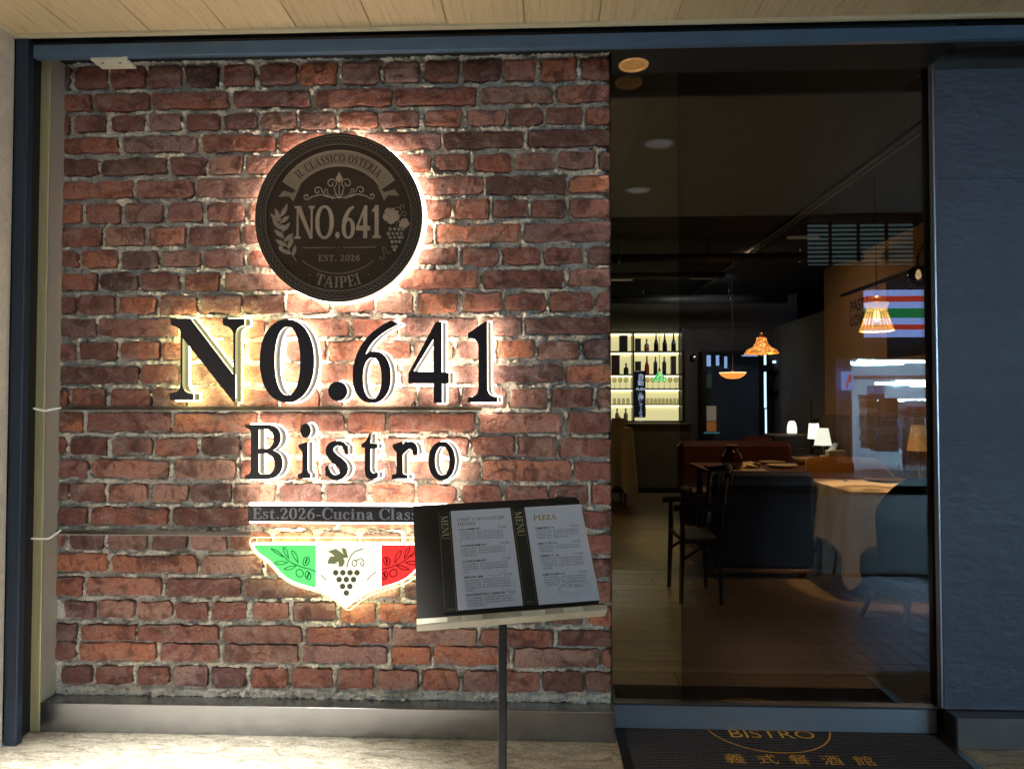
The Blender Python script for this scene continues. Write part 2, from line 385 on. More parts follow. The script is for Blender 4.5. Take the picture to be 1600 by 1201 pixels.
class Shape:
    """items: ('poly', plus[], minus[]) or ('stroke', pts)."""
    def __init__(s): s.items = []
    def poly(s, *plus, minus=()): s.items.append(('p', list(plus), list(minus))); return s
    def stroke(s, *pts): s.items.append(('s', pts)); return s
    def bbox(s):
        xs = []; ys = []
        for it in s.items:
            if it[0] == 'p':
                for q in it[1]: xs += [a for a, b in q]; ys += [b for a, b in q]
            else:
                w = max(p[2] for p in it[1]); xs += [p[0]-w for p in it[1]]+[p[0]+w for p in it[1]]; ys += [p[1]-w for p in it[1]]+[p[1]+w for p in it[1]]
        return min(xs), min(ys), max(xs), max(ys)
    def loops(s, h, offsets=(0,), tol=.25):
        x0, y0, x1, y1 = s.bbox(); pad = 3*h+max(0, -min(offsets))
        xs = np.arange(x0-pad, x1+pad+h, h)+h*.137; ys = np.arange(y0-pad, y1+pad+h, h)+h*.193
        X, Y = np.meshgrid(xs, ys); D = np.full(X.shape, -1e9)
        for it in s.items:
            if it[0] == 'p':
                d = np.max([sd_poly(q, X, Y) for q in it[1]], 0)
                for q in it[2]: d = np.minimum(d, -sd_poly(q, X, Y))
            else: d = sd_stroke(it[1], X, Y)
            D = np.maximum(D, d)
        return [contours(D-o, xs, ys, h*tol) for o in offsets]
def _dp(p, tol):
    if len(p) < 3: return p
    a, b = p[0], p[-1]; ab = b-a; L = math.hypot(*ab)
    d = np.abs(ab[0]*(p[:,1]-a[1])-ab[1]*(p[:,0]-a[0]))/L if L > 1e-12 else np.hypot(*(p-a).T)
    i = int(d.argmax())
    if d[i] < tol: return np.array([a, b])
    return np.vstack([_dp(p[:i+1], tol)[:-1], _dp(p[i:], tol)])
def contours(D, xs, ys, tol):
    D = np.where(D == 0, 1e-12, D); I = D > 0
    nxt = {}; pos = {}
    def ept(kind, j, i):
        k = (kind, j, i)
        if k not in pos:
            if kind == 0: a, b = D[j,i], D[j,i+1]; t = a/(a-b); pos[k] = (xs[i]+t*(xs[1]-xs[0]), ys[j])
            else: a, b = D[j,i], D[j+1,i]; t = a/(a-b); pos[k] = (xs[i], ys[j]+t*(ys[1]-ys[0]))
        return k
    code = I[:-1,:-1]*1+I[:-1,1:]*2+I[1:,1:]*4+I[1:,:-1]*8
    jj, ii = np.nonzero((code > 0) & (code < 15))
    B, Rr, T, Lf = 0, 1, 2, 3
    tab = {1:[(B,Lf)],2:[(Rr,B)],3:[(Rr,Lf)],4:[(T,Rr)],5:[(B,Lf),(T,Rr)],6:[(T,B)],7:[(T,Lf)],8:[(Lf,T)],9:[(B,T)],10:[(Rr,B),(Lf,T)],11:[(Rr,T)],12:[(Lf,Rr)],13:[(B,Rr)],14:[(Lf,B)]}
    for j, i in zip(jj, ii):
        e = {B:(0,j,i), T:(0,j+1,i), Lf:(1,j,i), Rr:(1,j,i+1)}
        for a, b in tab[int(code[j,i])]: nxt[ept(*e[b])] = ept(*e[a])
    out = []; seen = set()
    for k in list(nxt):
        if k in seen: continue
        lp = []; q = k
        while q not in seen and q in nxt: seen.add(q); lp.append(pos[q]); q = nxt[q]
        if len(lp) < 4: continue
        p = np.array(lp); m = int(np.hypot(*(p-p[0]).T).argmax())
        r = np.vstack([_dp(p[:m+1], tol)[:-1], _dp(np.vstack([p[m:], p[:1]]), tol)[:-1]])
        if len(r) >= 3: out.append([tuple(z) for z in r])
    return out
def _inside(p, l):
    c = False
    for (ax, ay), (bx, by) in zip(l, l[1:]+l[:1]):
        if (ay > p[1]) != (by > p[1]) and p[0] < (bx-ax)*(p[1]-ay)/(by-ay)+ax: c = not c
    return c
def tess(loops):                                    # every island with its own holes
    flat = [p for l in loops for p in l]; off = [0]
    for l in loops: off.append(off[-1]+len(l))
    n = len(loops)
    cont = [[j for j in range(n) if j != i and len(loops) > 1 and _inside(loops[i][0], loops[j])] for i in range(n)]
    tr = []
    for i in range(n):
        if len(cont[i]) % 2: continue
        grp = [i]+[k for k in range(n) if len(cont[k]) == len(cont[i])+1 and i in cont[k]]
        idx = [off[g]+q for g in grp for q in range(len(loops[g]))]
        for tri in tessellate_polygon([[Vector((x, y, 0)) for x, y in loops[g]] for g in grp]):
            a, b, c = [idx[q] for q in tri]; A, B, C_ = flat[a], flat[b], flat[c]
            tr.append((a, b, c) if (B[0]-A[0])*(C_[1]-A[1])-(B[1]-A[1])*(C_[0]-A[0]) > 0 else (a, c, b))
    return flat, tr
class Frame:                                        # a flat place for print and plates: origin, across, up, out
    def __init__(s, o, ex, ez): s.o = Vector(o); s.ex = Vector(ex).normalized(); s.ez = Vector(ez).normalized(); s.n = s.ex.cross(s.ez)
    def __call__(s, u, w, d=0.): return s.o+s.ex*u+s.ez*w+s.n*d
def slab(mb, loops, fr, d_front, d_back=None, shift=(0,0), cap=True, sides=True):
    flat, tr = tess(loops)
    if cap: mb.add([fr(x, y, d_front) for x, y in flat], tr)
    if d_back is not None and sides: walls(mb, loops, fr, [(d_front, 0), (d_back, 1)], shift)
def walls(mb, loops, fr, st, shift=(0,0)):
    for l in loops:
        n = len(l)
        for (d0, t0), (d1, t1) in zip(st[:-1], st[1:]):
            a = [fr(x+shift[0]*t0, y+shift[1]*t0, d0) for x, y in l]; b = [fr(x+shift[0]*t1, y+shift[1]*t1, d1) for x, y in l]
            mb.add(a+b, [(i, n+i, n+(i+1) % n, (i+1) % n) for i in range(n)])
WALLF = Frame((0,0,0), (1,0,0), (0,0,1))            # the brick face; out = -y

# ------------------------------------------------------------------ serif alphabet (unit cap height, y up)
GL = {}                                             # char -> (Shape, advance)
def _st(x, T, y0=0., y1=1., l=.09, k=.045, top=True, bot=True):
    o = [rect(x, y0, x+T, y1)]
    if bot: o.append(rect(x-l, y0, x+T+l, y0+k)); o.append([(x-l*.4, y0+k*.6), (x+T+l*.4, y0+k*.6), (x+T, y0+k*2.4), (x, y0+k*2.4)])
    if top: o.append(rect(x-l, y1-k, x+T+l, y1)); o.append([(x-l*.4, y1-k*.6), (x+T+l*.4, y1-k*.6), (x+T, y1-k*2.4), (x, y1-k*2.4)])
    return o
def _bowl(sh, x, y0, y1, w, T, t=.05):              # right-hand bowl from x
    cy_ = (y0+y1)/2; h = (y1-y0)/2
    o = [(x, y0)]+[(x+w*.35+w*.65*math.cos(a), cy_+h*math.sin(a)) for a in np.linspace(-PI/2, PI/2, 20)]+[(x, y1)]
    i = [(x-.01, y0+t)]+[(x+w*.35+(w*.65-T)*math.cos(a), cy_+(h-t)*math.sin(a)) for a in np.linspace(-PI/2, PI/2, 20)]+[(x-.01, y1-t)]
    sh.poly(o, minus=[i])
def make_alphabet():
    T, t = .17, .06
    def G(c, adv): s = Shape(); GL[c] = (s, adv); return s
    s = G('A', .86); s.poly([(.36,1),(.46,1),(.80,0),(.61,0)]); s.poly([(.36,1),(.41,.93),(.13,0),(.07,0)]); s.poly(rect(.2,.3,.62,.36)); s.poly(rect(0,0,.24,.045), rect(.5,0,.86,.045))
    s = G('B', .74); s.poly(*_st(.1, T, l=.08)); _bowl(s, .24, .5, 1, .36, .16); _bowl(s, .24, 0, .53, .42, .17)
    s = G('C', .80); s.poly(ell(.42,.5,.40,.515,p=2.1), minus=[ell(.46,.5,.27,.455,p=2.1), rect(.62,.26,1,.74)]); s.poly(rect(.73,.64,.78,1)); s.poly(rect(.73,.12,.77,.3))
    s = G('D', .84); s.poly(*_st(.1, T, l=.08)); _bowl(s, .24, 0, 1, .54, .17)
    s = G('E', .70); s.poly(*_st(.1, T, l=.08)); s.poly(rect(.1,.945,.62,1), rect(.1,0,.66,.055), rect(.1,.49,.5,.545)); s.poly([(.62,1),(.62,.72),(.585,.72),(.5,.95)], [(.66,0),(.68,.3),(.645,.3),(.52,.05)], rect(.46,.38,.5,.66))
    s = G('F', .66); s.poly(*_st(.1, T, l=.08)); s.poly(rect(.1,.945,.6,1), rect(.1,.47,.48,.525)); s.poly([(.6,1),(.6,.7),(.565,.7),(.48,.95)], rect(.44,.36,.48,.64))
    s = G('G', .86); s.poly(ell(.42,.5,.40,.515,p=2.1), minus=[ell(.46,.5,.27,.455,p=2.1), rect(.62,.42,1,.74)]); s.poly(rect(.73,.64,.78,1)); s.poly(rect(.62,.04,.78,.42), rect(.54,.385,.86,.43))
    s = G('H', .94); s.poly(*_st(.09, T, l=.08)); s.poly(*_st(.66, T, l=.08)); s.poly(rect(.2,.48,.7,.54))
    s = G('I', .38); s.poly(*_st(.1, T))
    s = G('L', .68); s.poly(*_st(.1, T)); s.poly(rect(.1,0,.62,.055)); s.poly([(.62,0),(.64,.33),(.605,.33),(.5,.05)])
    s = G('M', 1.06); s.poly(*_st(.1, .06, top=False)); s.poly(*_st(.79, T, l=.08)); s.poly([(.06,1),(.26,1),(.55,.2),(.5,0),(.47,0)]); s.poly([(.47,0),(.53,0),(.9,1),(.84,1)]); s.poly(rect(0,.955,.25,1))
    s = G('N', .90); s.poly(*_st(.1, .06, top=False)); s.poly(*_st(.74, .06, bot=False)); s.poly([(.04,1),(.27,1),(.8,.0),(.74,0),(.7,0),(.1,.92)]); s.poly(rect(0,.955,.25,1))
    s = G('O', .86); s.poly(ell(.43,.5,.41,.515,p=2.1), minus=[ell(.43,.5,.25,.46,p=2.1)])
    s = G('P', .70); s.poly(*_st(.1, T)); _bowl(s, .24, .44, 1, .42, .16)
    s = G('R', .80); s.poly(*_st(.1, T)); _bowl(s, .24, .47, 1, .40, .16); s.poly([(.32,.5),(.46,.5),(.72,.04),(.84,.04),(.84,0),(.58,0)])
    s = G('S', .62); s.stroke((.5,.74,.05),(.43,.92,.06),(.28,.965,.06),(.13,.87,.11),(.12,.7,.15),(.28,.55,.18),(.45,.4,.16),(.48,.22,.13),(.38,.06,.07),(.24,.03,.06),(.12,.1,.05),(.07,.28,.05)); s.poly(rect(.49,.7,.53,.99), rect(.05,.01,.09,.3))
    s = G('T', .74); s.poly(*_st(.29, T, top=False)); s.poly(rect(.03,.945,.72,1)); s.poly([(.03,1),(.03,.7),(.065,.7),(.15,.95)], [(.72,1),(.72,.7),(.685,.7),(.6,.95)])
    s = G('U', .88); s.poly(*_st(.1, T, y0=.3, bot=False, l=.08)); s.poly(*_st(.72, .06, y0=.3, bot=False, l=.08)); s.stroke((.185,.34,.17),(.2,.16,.15),(.33,.045,.1),(.48,.035,.07),(.65,.09,.06),(.74,.22,.06),(.75,.36,.06))
    s = G('Z', .72); s.poly([(.45,.95),(.66,.95),(.27,.05),(.05,.05)]); s.poly(rect(.08,.945,.66,1), rect(.05,0,.67,.055)); s.poly([(.08,1),(.06,.7),(.095,.7),(.2,.95)], [(.67,0),(.69,.3),(.655,.3),(.55,.05)])
    # figures
    s = G('0', .64); s.poly(ell(.32,.5,.29,.515,p=2.2), minus=[ell(.32,.5,.14,.465,p=2.2)])
    s = G('1', .46); s.poly(*_st(.17, .16, top=False, l=.1)); s.poly([(.33,1),(.28,1),(.05,.86),(.05,.82),(.17,.84),(.33,.84)])
    s = G('2', .62); s.stroke((.08,.72,.08),(.1,.86,.08),(.22,.96,.07),(.38,.93,.11),(.46,.77,.15),(.42,.6,.14),(.28,.36,.10),(.1,.1,.07)); s.poly([(.05,0),(.54,0),(.6,.28),(.56,.28),(.5,.14),(.1,.14)])
    s = G('3', .60); s.stroke((.08,.76,.09),(.14,.92,.08),(.3,.96,.07),(.42,.83,.13),(.38,.62,.11),(.24,.54,.06)); s.stroke((.24,.54,.06),(.42,.45,.13),(.47,.26,.15),(.38,.08,.09),(.22,.03,.06),(.09,.1,.08),(.07,.22,.1))
    s = G('4', .66); s.poly([(.40,1),(.50,1),(.50,.36),(.63,.36),(.63,.24),(.50,.24),(.50,0),(.34,0),(.34,.24),(.02,.24),(.02,.34)], minus=[[(.34,.78),(.34,.36),(.09,.36)]])
    s = G('5', .60); s.poly(rect(.12,.86,.52,1)); s.poly(rect(.1,.52,.16,1)); s.stroke((.12,.54,.06),(.28,.62,.08),(.44,.52,.14),(.47,.28,.15),(.36,.07,.08),(.2,.03,.06),(.08,.12,.08),(.07,.22,.09))
    s = G('6', .64); s.poly(ell(.32,.30,.29,.315,p=2.1), minus=[ell(.325,.29,.135,.26,p=2.1)]); s.stroke((.53,.96,.06),(.35,.86,.1),(.17,.6,.15),(.11,.34,.15))
    s = G('8', .62); s.poly(ell(.31,.74,.24,.275), minus=[ell(.33,.75,.12,.22)]); s.poly(ell(.31,.27,.29,.285), minus=[ell(.29,.25,.15,.225)])
    s = G('9', .64); s.poly(ell(.32,.70,.29,.315,p=2.1), minus=[ell(.315,.71,.135,.26,p=2.1)]); s.stroke((.11,.04,.06),(.29,.14,.1),(.47,.4,.15),(.53,.66,.15))
    s = G('.', .28); s.poly(ell(.14,.09,.09,.09,16))
    s = G('\u00b7', .3); s.poly(ell(.15,.5,.07,.07,14))
    s = G('-', .42); s.poly(rect(.06,.30,.36,.39))
    s = G("'", .24); s.stroke((.14,.95,.1),(.12,.84,.09),(.07,.72,.04))
    # small letters, x-height .66
    s = G('s', .5); s.stroke((.39,.5,.045),(.34,.62,.05),(.22,.645,.05),(.11,.58,.09),(.11,.48,.11),(.24,.36,.13),(.36,.26,.12),(.38,.14,.10),(.28,.035,.05),(.17,.025,.05),(.09,.07,.045),(.06,.19,.045)); s.poly(rect(.38,.48,.415,.66), rect(.04,.0,.075,.2))
    s = G('t', .42); s.poly(path((.23,.86),(.23,.65),(.38,.65),(.38,.59),(.23,.59),(.23,.16),((.23,.05),(.3,.04),(.37,.09)),(.40,.05),((.3,-.04),(.08,-.04),(.08,.14)),(.08,.59),(.01,.59),(.01,.63),((.12,.68),(.18,.76),(.2,.86))))
    s = G('u', .68); s.poly(rect(.09,.16,.24,.66), rect(.01,.62,.24,.66)); s.stroke((.165,.2,.15),(.18,.09,.12),(.28,.045,.08),(.42,.1,.05),(.48,.2,.05)); s.poly(rect(.45,0,.6,.66), rect(.37,.62,.6,.66), rect(.45,0,.68,.04))
    s = G('c', .54); s.poly(ell(.28,.33,.26,.345), minus=[ell(.32,.33,.155,.295), rect(.42,.17,.8,.46)]); s.poly(ell(.42,.52,.07,.07,14))
    s = G('i', .36); s.poly(rect(.1,0,.25,.66), rect(.02,.62,.25,.66), rect(.02,0,.33,.04)); s.poly(ell(.175,.85,.095,.095,16))
    s = G('n', .70); s.poly(rect(.1,0,.25,.66), rect(.02,.62,.25,.66), rect(.02,0,.33,.04), rect(.46,0,.61,.46), rect(.38,0,.69,.04)); s.stroke((.22,.5,.05),(.3,.61,.06),(.42,.625,.09),(.52,.55,.13),(.535,.42,.15))
    s = G('a', .58); s.stroke((.1,.5,.09),(.13,.6,.07),(.25,.645,.06),(.35,.58,.12),(.38,.45,.15)); s.poly(rect(.305,.08,.455,.5)); s.stroke((.4,.13,.12),(.46,.035,.07),(.55,.06,.04)); s.stroke((.38,.4,.05),(.2,.33,.08),(.125,.2,.15),(.16,.07,.11),(.25,.06,.07),(.36,.16,.05))
    s = G('l', .36); s.poly(rect(.1,0,.25,1.02), rect(.02,.98,.25,1.02), rect(.02,0,.33,.04))
    GL[' '] = (None, .32)
make_alphabet()
_GC = {}
def glyph(c, res=72, off=0.):
    k = (c, res, off)
    if k not in _GC: _GC[k] = GL[c][0].loops(1.0/res, (off,))[0]
    return _GC[k]
def text_w(s, size, track=0., sx=1.): return sum((GL[c][1]+track)*sx for c in s)*size-track*sx*size
def text(mb, s, fr, x, y, size, depth=.001, back=0., track=0., sx=1., res=60, off=0., anchor='l'):
    if anchor == 'c': x -= text_w(s, size, track, sx)/2
    if anchor == 'r': x -= text_w(s, size, track, sx)
    for c in s:
        if GL[c][0] is not None:
            lp = [[(x+u*size*sx, y+w*size) for u, w in l] for l in glyph(c, res, off)]
            slab(mb, lp, fr, depth, back)
        x += (GL[c][1]+track)*sx*size
def arc_text(mb, s, fr, cx, cz, r, size, mid, depth, back, track=0., inward=False, res=60, sx=1.):
    w = text_w(s, size, track, sx); a = mid+(w/2/r)*(1 if not inward else -1)
    for c in s:
        adv = (GL[c][1]+track)*size*sx; am = a-(adv-track*size*sx)/2/r*(1 if not inward else -1)
        if GL[c][0] is not None:
            ca, sa = math.cos(am), math.sin(am); lp = []
            for l in glyph(c, res):
                q = []
                for u, v in l:
                    du = (u-GL[c][1]/2)*size*sx
                    if not inward: R_ = r+v*size; q.append((cx+R_*ca+du*sa, cz+R_*sa-du*ca))
                    else: R_ = r-v*size; q.append((cx+R_*ca-du*sa, cz+R_*sa+du*ca))
                lp.append(q)
            slab(mb, lp, fr, depth, back)
        a -= adv/r*(1 if not inward else -1)
_FC = {}
def sans(mb, s, fr, x, y, size, depth=.001, anchor='l', sx=1., bold=0.):   # built-in face, also holds the Chinese characters
    k = (s, bold)
    if k not in _FC:
        cu = bpy.data.curves.new('lettering', 'FONT'); cu.body = s; cu.resolution_u = 3; cu.offset = bold
        ob = bpy.data.objects.new('lettering', cu); COL.objects.link(ob)
        me = ob.to_mesh(); vs = [tuple(v.co[:2]) for v in me.vertices]; fs = [tuple(p.vertices) for p in me.polygons]
        ob.to_mesh_clear(); bpy.data.objects.remove(ob); bpy.data.curves.remove(cu)
        _FC[k] = (vs, fs)
    vs, fs = _FC[k]
    if not vs: return 0
    w = max(v[0] for v in vs)*size*sx
    if anchor == 'c': x -= w/2
    if anchor == 'r': x -= w
    vv = [fr(x+a*size*sx, y+b*size, depth) for a, b in vs]
    a, b, c = [vv[i] for i in fs[0][:3]]
    flip = (b-a).cross(c-a).dot(fr.n) < 0
    mb.add(vv, [f[::-1] for f in fs] if flip else fs)
    return w

# numpy value noise
def vnoise(x, y, seed=0, octaves=4, gain=.55):
    r = np.random.default_rng(seed); tab = r.random(65536); o = 0; amp = 1; tot = 0
    for k in range(octaves):
        xi = np.floor(x).astype(int); yi = np.floor(y).astype(int); fx = x-xi; fy = y-yi
        fx = fx*fx*(3-2*fx); fy = fy*fy*(3-2*fy)
        h = lambda i, j: tab[((i*7919+j*104729+k*1013) & 65535)]
        v = (h(xi,yi)*(1-fx)+h(xi+1,yi)*fx)*(1-fy)+(h(xi,yi+1)*(1-fx)+h(xi+1,yi+1)*fx)*fy
        o = o+amp*v; tot += amp; amp *= gain; x = x*2.03+17.1; y = y*2.03+9.7
    return o/tot

# ================================================================== SETTING
GX0, GX1 = -2.152, 0.300                            # brick panel
Z_LEDGE, Z_HEAD, Z_CEIL = 0.122, 2.852, 2.945
Y_FRAME, Y_BASE = -0.215, -0.090
X_LWALL = -2.206

# exterior floor, pavement tiles, road
mb = MB(); mb.box((-6, -.70, -.2), (8, .03, 0)); floor = struct(mb, 'floor', MT['stone'])
mb = MB()
mb.box((-6, -2.9, -.2), (1.0, -.703, -.002)); mb.box((3.0, -2.9, -.2), (8, -.703, -.002)); mb.box((1.0, -2.9, -.2), (3.0, -.703, -.012))
mb.build('pavement_bed', mat('grey_paving', S(84,82,80), .6, var=.15, bump=.3), floor)
mb = MB(); x = 1.0
for i in range(20):
    for j in range(21):
        xx = 1.0+i*.1; yy = -.705-j*.1
        if yy-.1 < -2.9: continue
        dz = random.uniform(-.0015, .0015); mb.box((xx+.004, yy-.096, -.012), (xx+.096, yy, -.001+dz))
o = mb.build('pavement_tiles', MT['tile'], floor); o['kind'] = 'stuff'
mb = MB(); mb.box((-60, -9.5, -.4), (60, -2.9, -.14)); struct(mb, 'road', mat('night_asphalt', S(58,58,60), .45, var=.2, vscale=30, bump=.5, bscale=120))
mb = MB(); mb.box((-60, -60, -.4), (60, -9.5, -.01)); struct(mb, 'far_pavement', mat('far_paving', S(110,110,108), .5, var=.15))
mb = MB(); mb.box((-60, -2.92, -.4), (60, -2.87, .005)); struct(mb, 'kerb', mat('kerb_stone', S(130,128,122), .7))

# side wall with stucco
mb = MB(); mb.box((X_LWALL-.3, -2.8, 0), (X_LWALL, Y_FRAME-.012, 3.0))
w_ = mb.build('side_wall', MT['stucco']); tag(w_, 'rough grey stucco wall at the far left beside the navy frame', 'wall', kind='structure')

# soffit planks over the pavement
ceil = empty('ceiling', (0, -1.5, Z_CEIL), None, None, kind='structure')
x = -2.232; k = 0
MT['joint'] = mat('pale_plank_joint', S(232,214,176), .6, var=.03)
mb = MB(); mb.box((-6, -2.78, Z_CEIL+.012), (8, Y_FRAME, Z_CEIL+.05)); mb.build('soffit_board', MT['joint'], ceil)
xs_ = [-2.2325+.006]
for jx in (124, 239, 357, 467, 583, 700, 820, 935, 1055, 1176, 1297, 1420, 1545, 1668, 1790):
    xs_.append(PY(jx, 44, Y_FRAME).x)
for a, b in zip(xs_[:-1], xs_[1:]):
    mb = MB(); mb.box((a+.0015, -2.78, Z_CEIL), (b-.0025, Y_FRAME-.022, Z_CEIL+.0115), .002); mb.build('plank', MT['plank'], ceil)
mb = MB(); mb.box((-2.234, Y_FRAME-.020, Z_CEIL-.012), (8, Y_FRAME+.0, Z_CEIL+.011), .002); mb.build('front_trim', MT['cream'], ceil)
mb = MB(); mb.box((X_LWALL+.001, -2.78, Z_CEIL-.012), (X_LWALL+.022, Y_FRAME-.022, Z_CEIL+.011), .002); mb.build('side_trim', MT['cream'], ceil)

# ceiling lights of the arcade (reflected in the door glass), lit fill lamps are added further left behind the camera
def downlight(loc, label, lit, r=.085):
    t = empty('ceiling_light', loc, label, 'ceiling light', 'round lights in the plank soffit')
    mb = MB(); mb.lathe([(r, 0), (r*1.18, -.004), (r*1.2, -.010), (r*1.0, -.012), (r*.94, -.004), (r*.94, .0)], loc, 28); mb.build('trim_ring', mat('ceiling_light_ring', S(235,235,230), .4, var=0), t)
    mb = MB(); mb.lathe([(0, -.003), (r*.93, -.003)], loc, 28); mb.build('diffuser', lit, t)
    return t
off_diff_glow = mat('unlit_diffuser_glow', S(236,236,232), .5, var=.02, em=(.9,.9,.85), es=.45)  # unlit discs get a faint glow so they show in the glass
for (px, py, lb) in ((1033, 215, 'unlit round ceiling light given a faint glow, mirrored high in the door glass, the nearer one'), (1000, 291, 'unlit round ceiling light given a faint glow, mirrored lower in the door glass, the farther one')):
    q = PZ(px, py, Z_CEIL); downlight((q.x, -q.y, Z_CEIL-.001), lb, off_diff_glow)

# ---------------------------------------------------------------- navy frame, header beam
t = empty('shopfront_frame', (-2.12, Y_FRAME, 0), 'dark navy metal frame with blue header beam around the shopfront', 'frame')
mb = MB(); mb.box((X_LWALL+.002, Y_FRAME-.010, 0), (-2.149, Y_FRAME+.028, Z_CEIL-.014), .003); mb.build('post', MT['navy_frame'], t)
mb = MB(); mb.box((X_LWALL+.002, Y_FRAME+.0285, 0), (-2.188, Y_FRAME+.13, Z_CEIL-.02)); mb.build('recess', MT['black_gap'], t)
mb = MB(); mb.box((-2.6, Y_FRAME+.03, Z_CEIL-.012), (8, .06, Z_CEIL+.04)); mb.box((-2.6, .062, Z_HEAD-.1), (GX1-.01, .09, Z_CEIL-.013)); mb.box((X_LWALL-.1, -.03, Z_HEAD), (-2.215, .06, Z_CEIL-.013)); mb.build('head_recess', MT['black_gap'], t)
mb = MB(); mb.box((-2.135, Y_FRAME, Z_HEAD), (8, Y_FRAME+.029, Z_HEAD+.056), .003); mb.build('header_beam', MT['navy_beam'], t)
mb = MB(); mb.box((GX1+.006, Y_FRAME+.0295, Z_HEAD+.003), (1.674, .06, Z_CEIL-.0125)); mb.build('head_underside', MT['black_gap'], t)
a = PY(140, 84, Y_FRAME); b = PY(195, 93, Y_FRAME)
t = empty('door_sensor', (a.x, Y_FRAME, Z_HEAD), 'small white sensor plate under the blue header beam', 'sensor')
mb = MB(); mb.box((a.x, Y_FRAME+.004, Z_HEAD-.012), (b.x, Y_FRAME+.09, Z_HEAD-.0005), .002); mb.build('cover', MT['white_plastic'], t)
mb = MB(); mb.box((b.x-.012, Y_FRAME+.003, Z_HEAD-.02), (b.x+.006, Y_FRAME+.012, Z_HEAD+.004)); mb.build('bracket', MT['white_plastic'], t)
for u in (.25, .75): mb = MB(); mb.lathe([(0,-.0135), (.006,-.0135), (.006,-.012)], (a.x+(b.x-a.x)*u, Y_FRAME+.03, Z_HEAD), 10); mb.build('screw', MT['steel'], t)

# ---------------------------------------------------------------- steel surround of the brick panel
t = empty('steel_surround', (-2.15, Y_BASE, 0), 'brushed steel jamb and plinth around the brick panel', 'frame')
JX0 = PY(50.5, 600, Y_BASE).x; JX1 = PY(70.5, 600, Y_BASE).x
mb = MB(); mb.box((JX0, Y_BASE, 0), (JX1, Y_BASE+.12, Z_CEIL-.02), .003); mb.build('jamb', MT['glow_steel'], t)
mb = MB(); mb.prism([(JX1+.001, Y_BASE+.001), (JX1+.006, Y_BASE+.001), (GX0+.008, .030), (JX1+.001, .030)], 2, Z_LEDGE+.001, Z_CEIL-.02); mb.build('reveal', MT['steel_v'], t)
mb = MB(); mb.box((JX1+.001, Y_BASE, 0), (GX1+.004, Y_BASE+.012, Z_LEDGE), .002); mb.box((JX1+.001, Y_BASE+.0125, Z_LEDGE-.02), (GX1+.003, .04, Z_LEDGE-.001)); mb.box((GX1-.02, Y_BASE+.0125, 0), (GX1+.002, .04, Z_LEDGE-.022)); mb.build('plinth', MT['steel'], t)
q = [PY(58, y, Y_BASE-.004) for y in (1090, 1120, 1146)]
mb = MB(); mb.tube([(JX0-.004, Y_BASE-.004, .16), (JX0+.006, Y_BASE-.006, .10), (JX0+.001, Y_BASE-.006, .05), (JX0+.008, Y_BASE-.01, .004)], .006, 6); mb.build('sealant_bead', MT['white_plastic'], t)

# ---------------------------------------------------------------- brick wall, course by course
ROWS = [(52,[62,168,275,378,485,588,702,820,935,1048,1155,1265,1365,1475]),(117,[122,285,515,742,968,1200,1408]),(178,[62,170,280,383,490,597,705,815,930,1045,1165,1280,1383,1490]),
(240,[205,428,645,875,1102,1330]),(303,[145,340,450,553,680,800,935,1078,1182,1300,1410,1520]),(370,[245,418,640,870,1000,1218,1445]),
(435,[102,212,333,445,560,680,800,915,1040,1135,1240,1340,1445]),(504,[162,278,395,550,765,990,1085,1320]),(569,[92,205,320,440,560,680,800,930,1035,1150,1265,1375,1490]),
(631,[145,262,383,497,735,980,1208,1440]),(699,[85,200,318,430,550,670,800,920,1030,1155,1270,1390,1515]),(764,[145,380,550,620,850,985,1210,1325]),
(829,[90,205,325,435,560,670,790,905,1020,1135,1245,1360,1480]),(896,[265,380,530,760,990,1210,1435]),(961,[70,180,300,410,540,660,770,835,1035,1155,1280,1395,1515]),
(1031,[115,360,600,840,955,1200,1438]),(1099,[65,185,310,435,550,660,760,850,940,1050,1180,1305,1415]),(1161,[130,360,545,770,990,1210,1455]),
(1230,[75,180,300,410,530,655,780,905,1035,1150,1270,1390,1500]),(1295,[130,355,590,820,1050,1270,1460]),(1362,[65,180,300,410,520,640,760,880,1000,1120,1240,1360,1480]),
(1427,[190,440,620,850,1080,1310]),(1492,[120,340,560,780,1000,1230,1450]),(1557,[38+20,155,265,370,470,580,695,820,930,1045,1160,1270,1380,1490]),
(1620,[105,270,505,730,965,1205,1410]),(1671,[105,330,505,720,965,1080,1290,1530]),(1736,[30+25,150,265,365,470,580,695,815,930,1045,1155,1270,1370,1485])]
def row_z(Z): return 2.925+(0.135-2.925)*(Z-8)/(1783-8)
def col_x(u): return GX0+(GX1-GX0)*(u-38)/(1558-38)
wall = empty('brick_wall', (-.93, 0, Z_LEDGE), 'old red brick wall panel with crumbling pale mortar behind the lit sign', 'wall', kind='structure')
edges = [8]+[(ROWS[i][0]+ROWS[i+1][0])/2 for i in range(len(ROWS)-1)]+[1772]
BR = []                                             # x0, x1, z0, z1
for i, (Z, js) in enumerate(ROWS):
    zt, zb = row_z(edges[i]), row_z(edges[i+1])
    if i == 24: zb -= -.006
    cuts = [38]+js+[1558]
    for a, b in zip(cuts[:-1], cuts[1:]):
        if b-a < 22: continue
        ga = random.uniform(.008, .017); gb = random.uniform(.008, .017)
        gt = random.uniform(.0105, .0175); gbm = random.uniform(.0105, .0175)
        if i == 24: gbm = .002
        if i == 25: gt = .003
        x0 = col_x(a)+(ga if a > 38 else 0); x1 = col_x(b)-(gb if b < 1558 else 0)
        BR.append((x0, x1, zb+gbm, zt-gt))
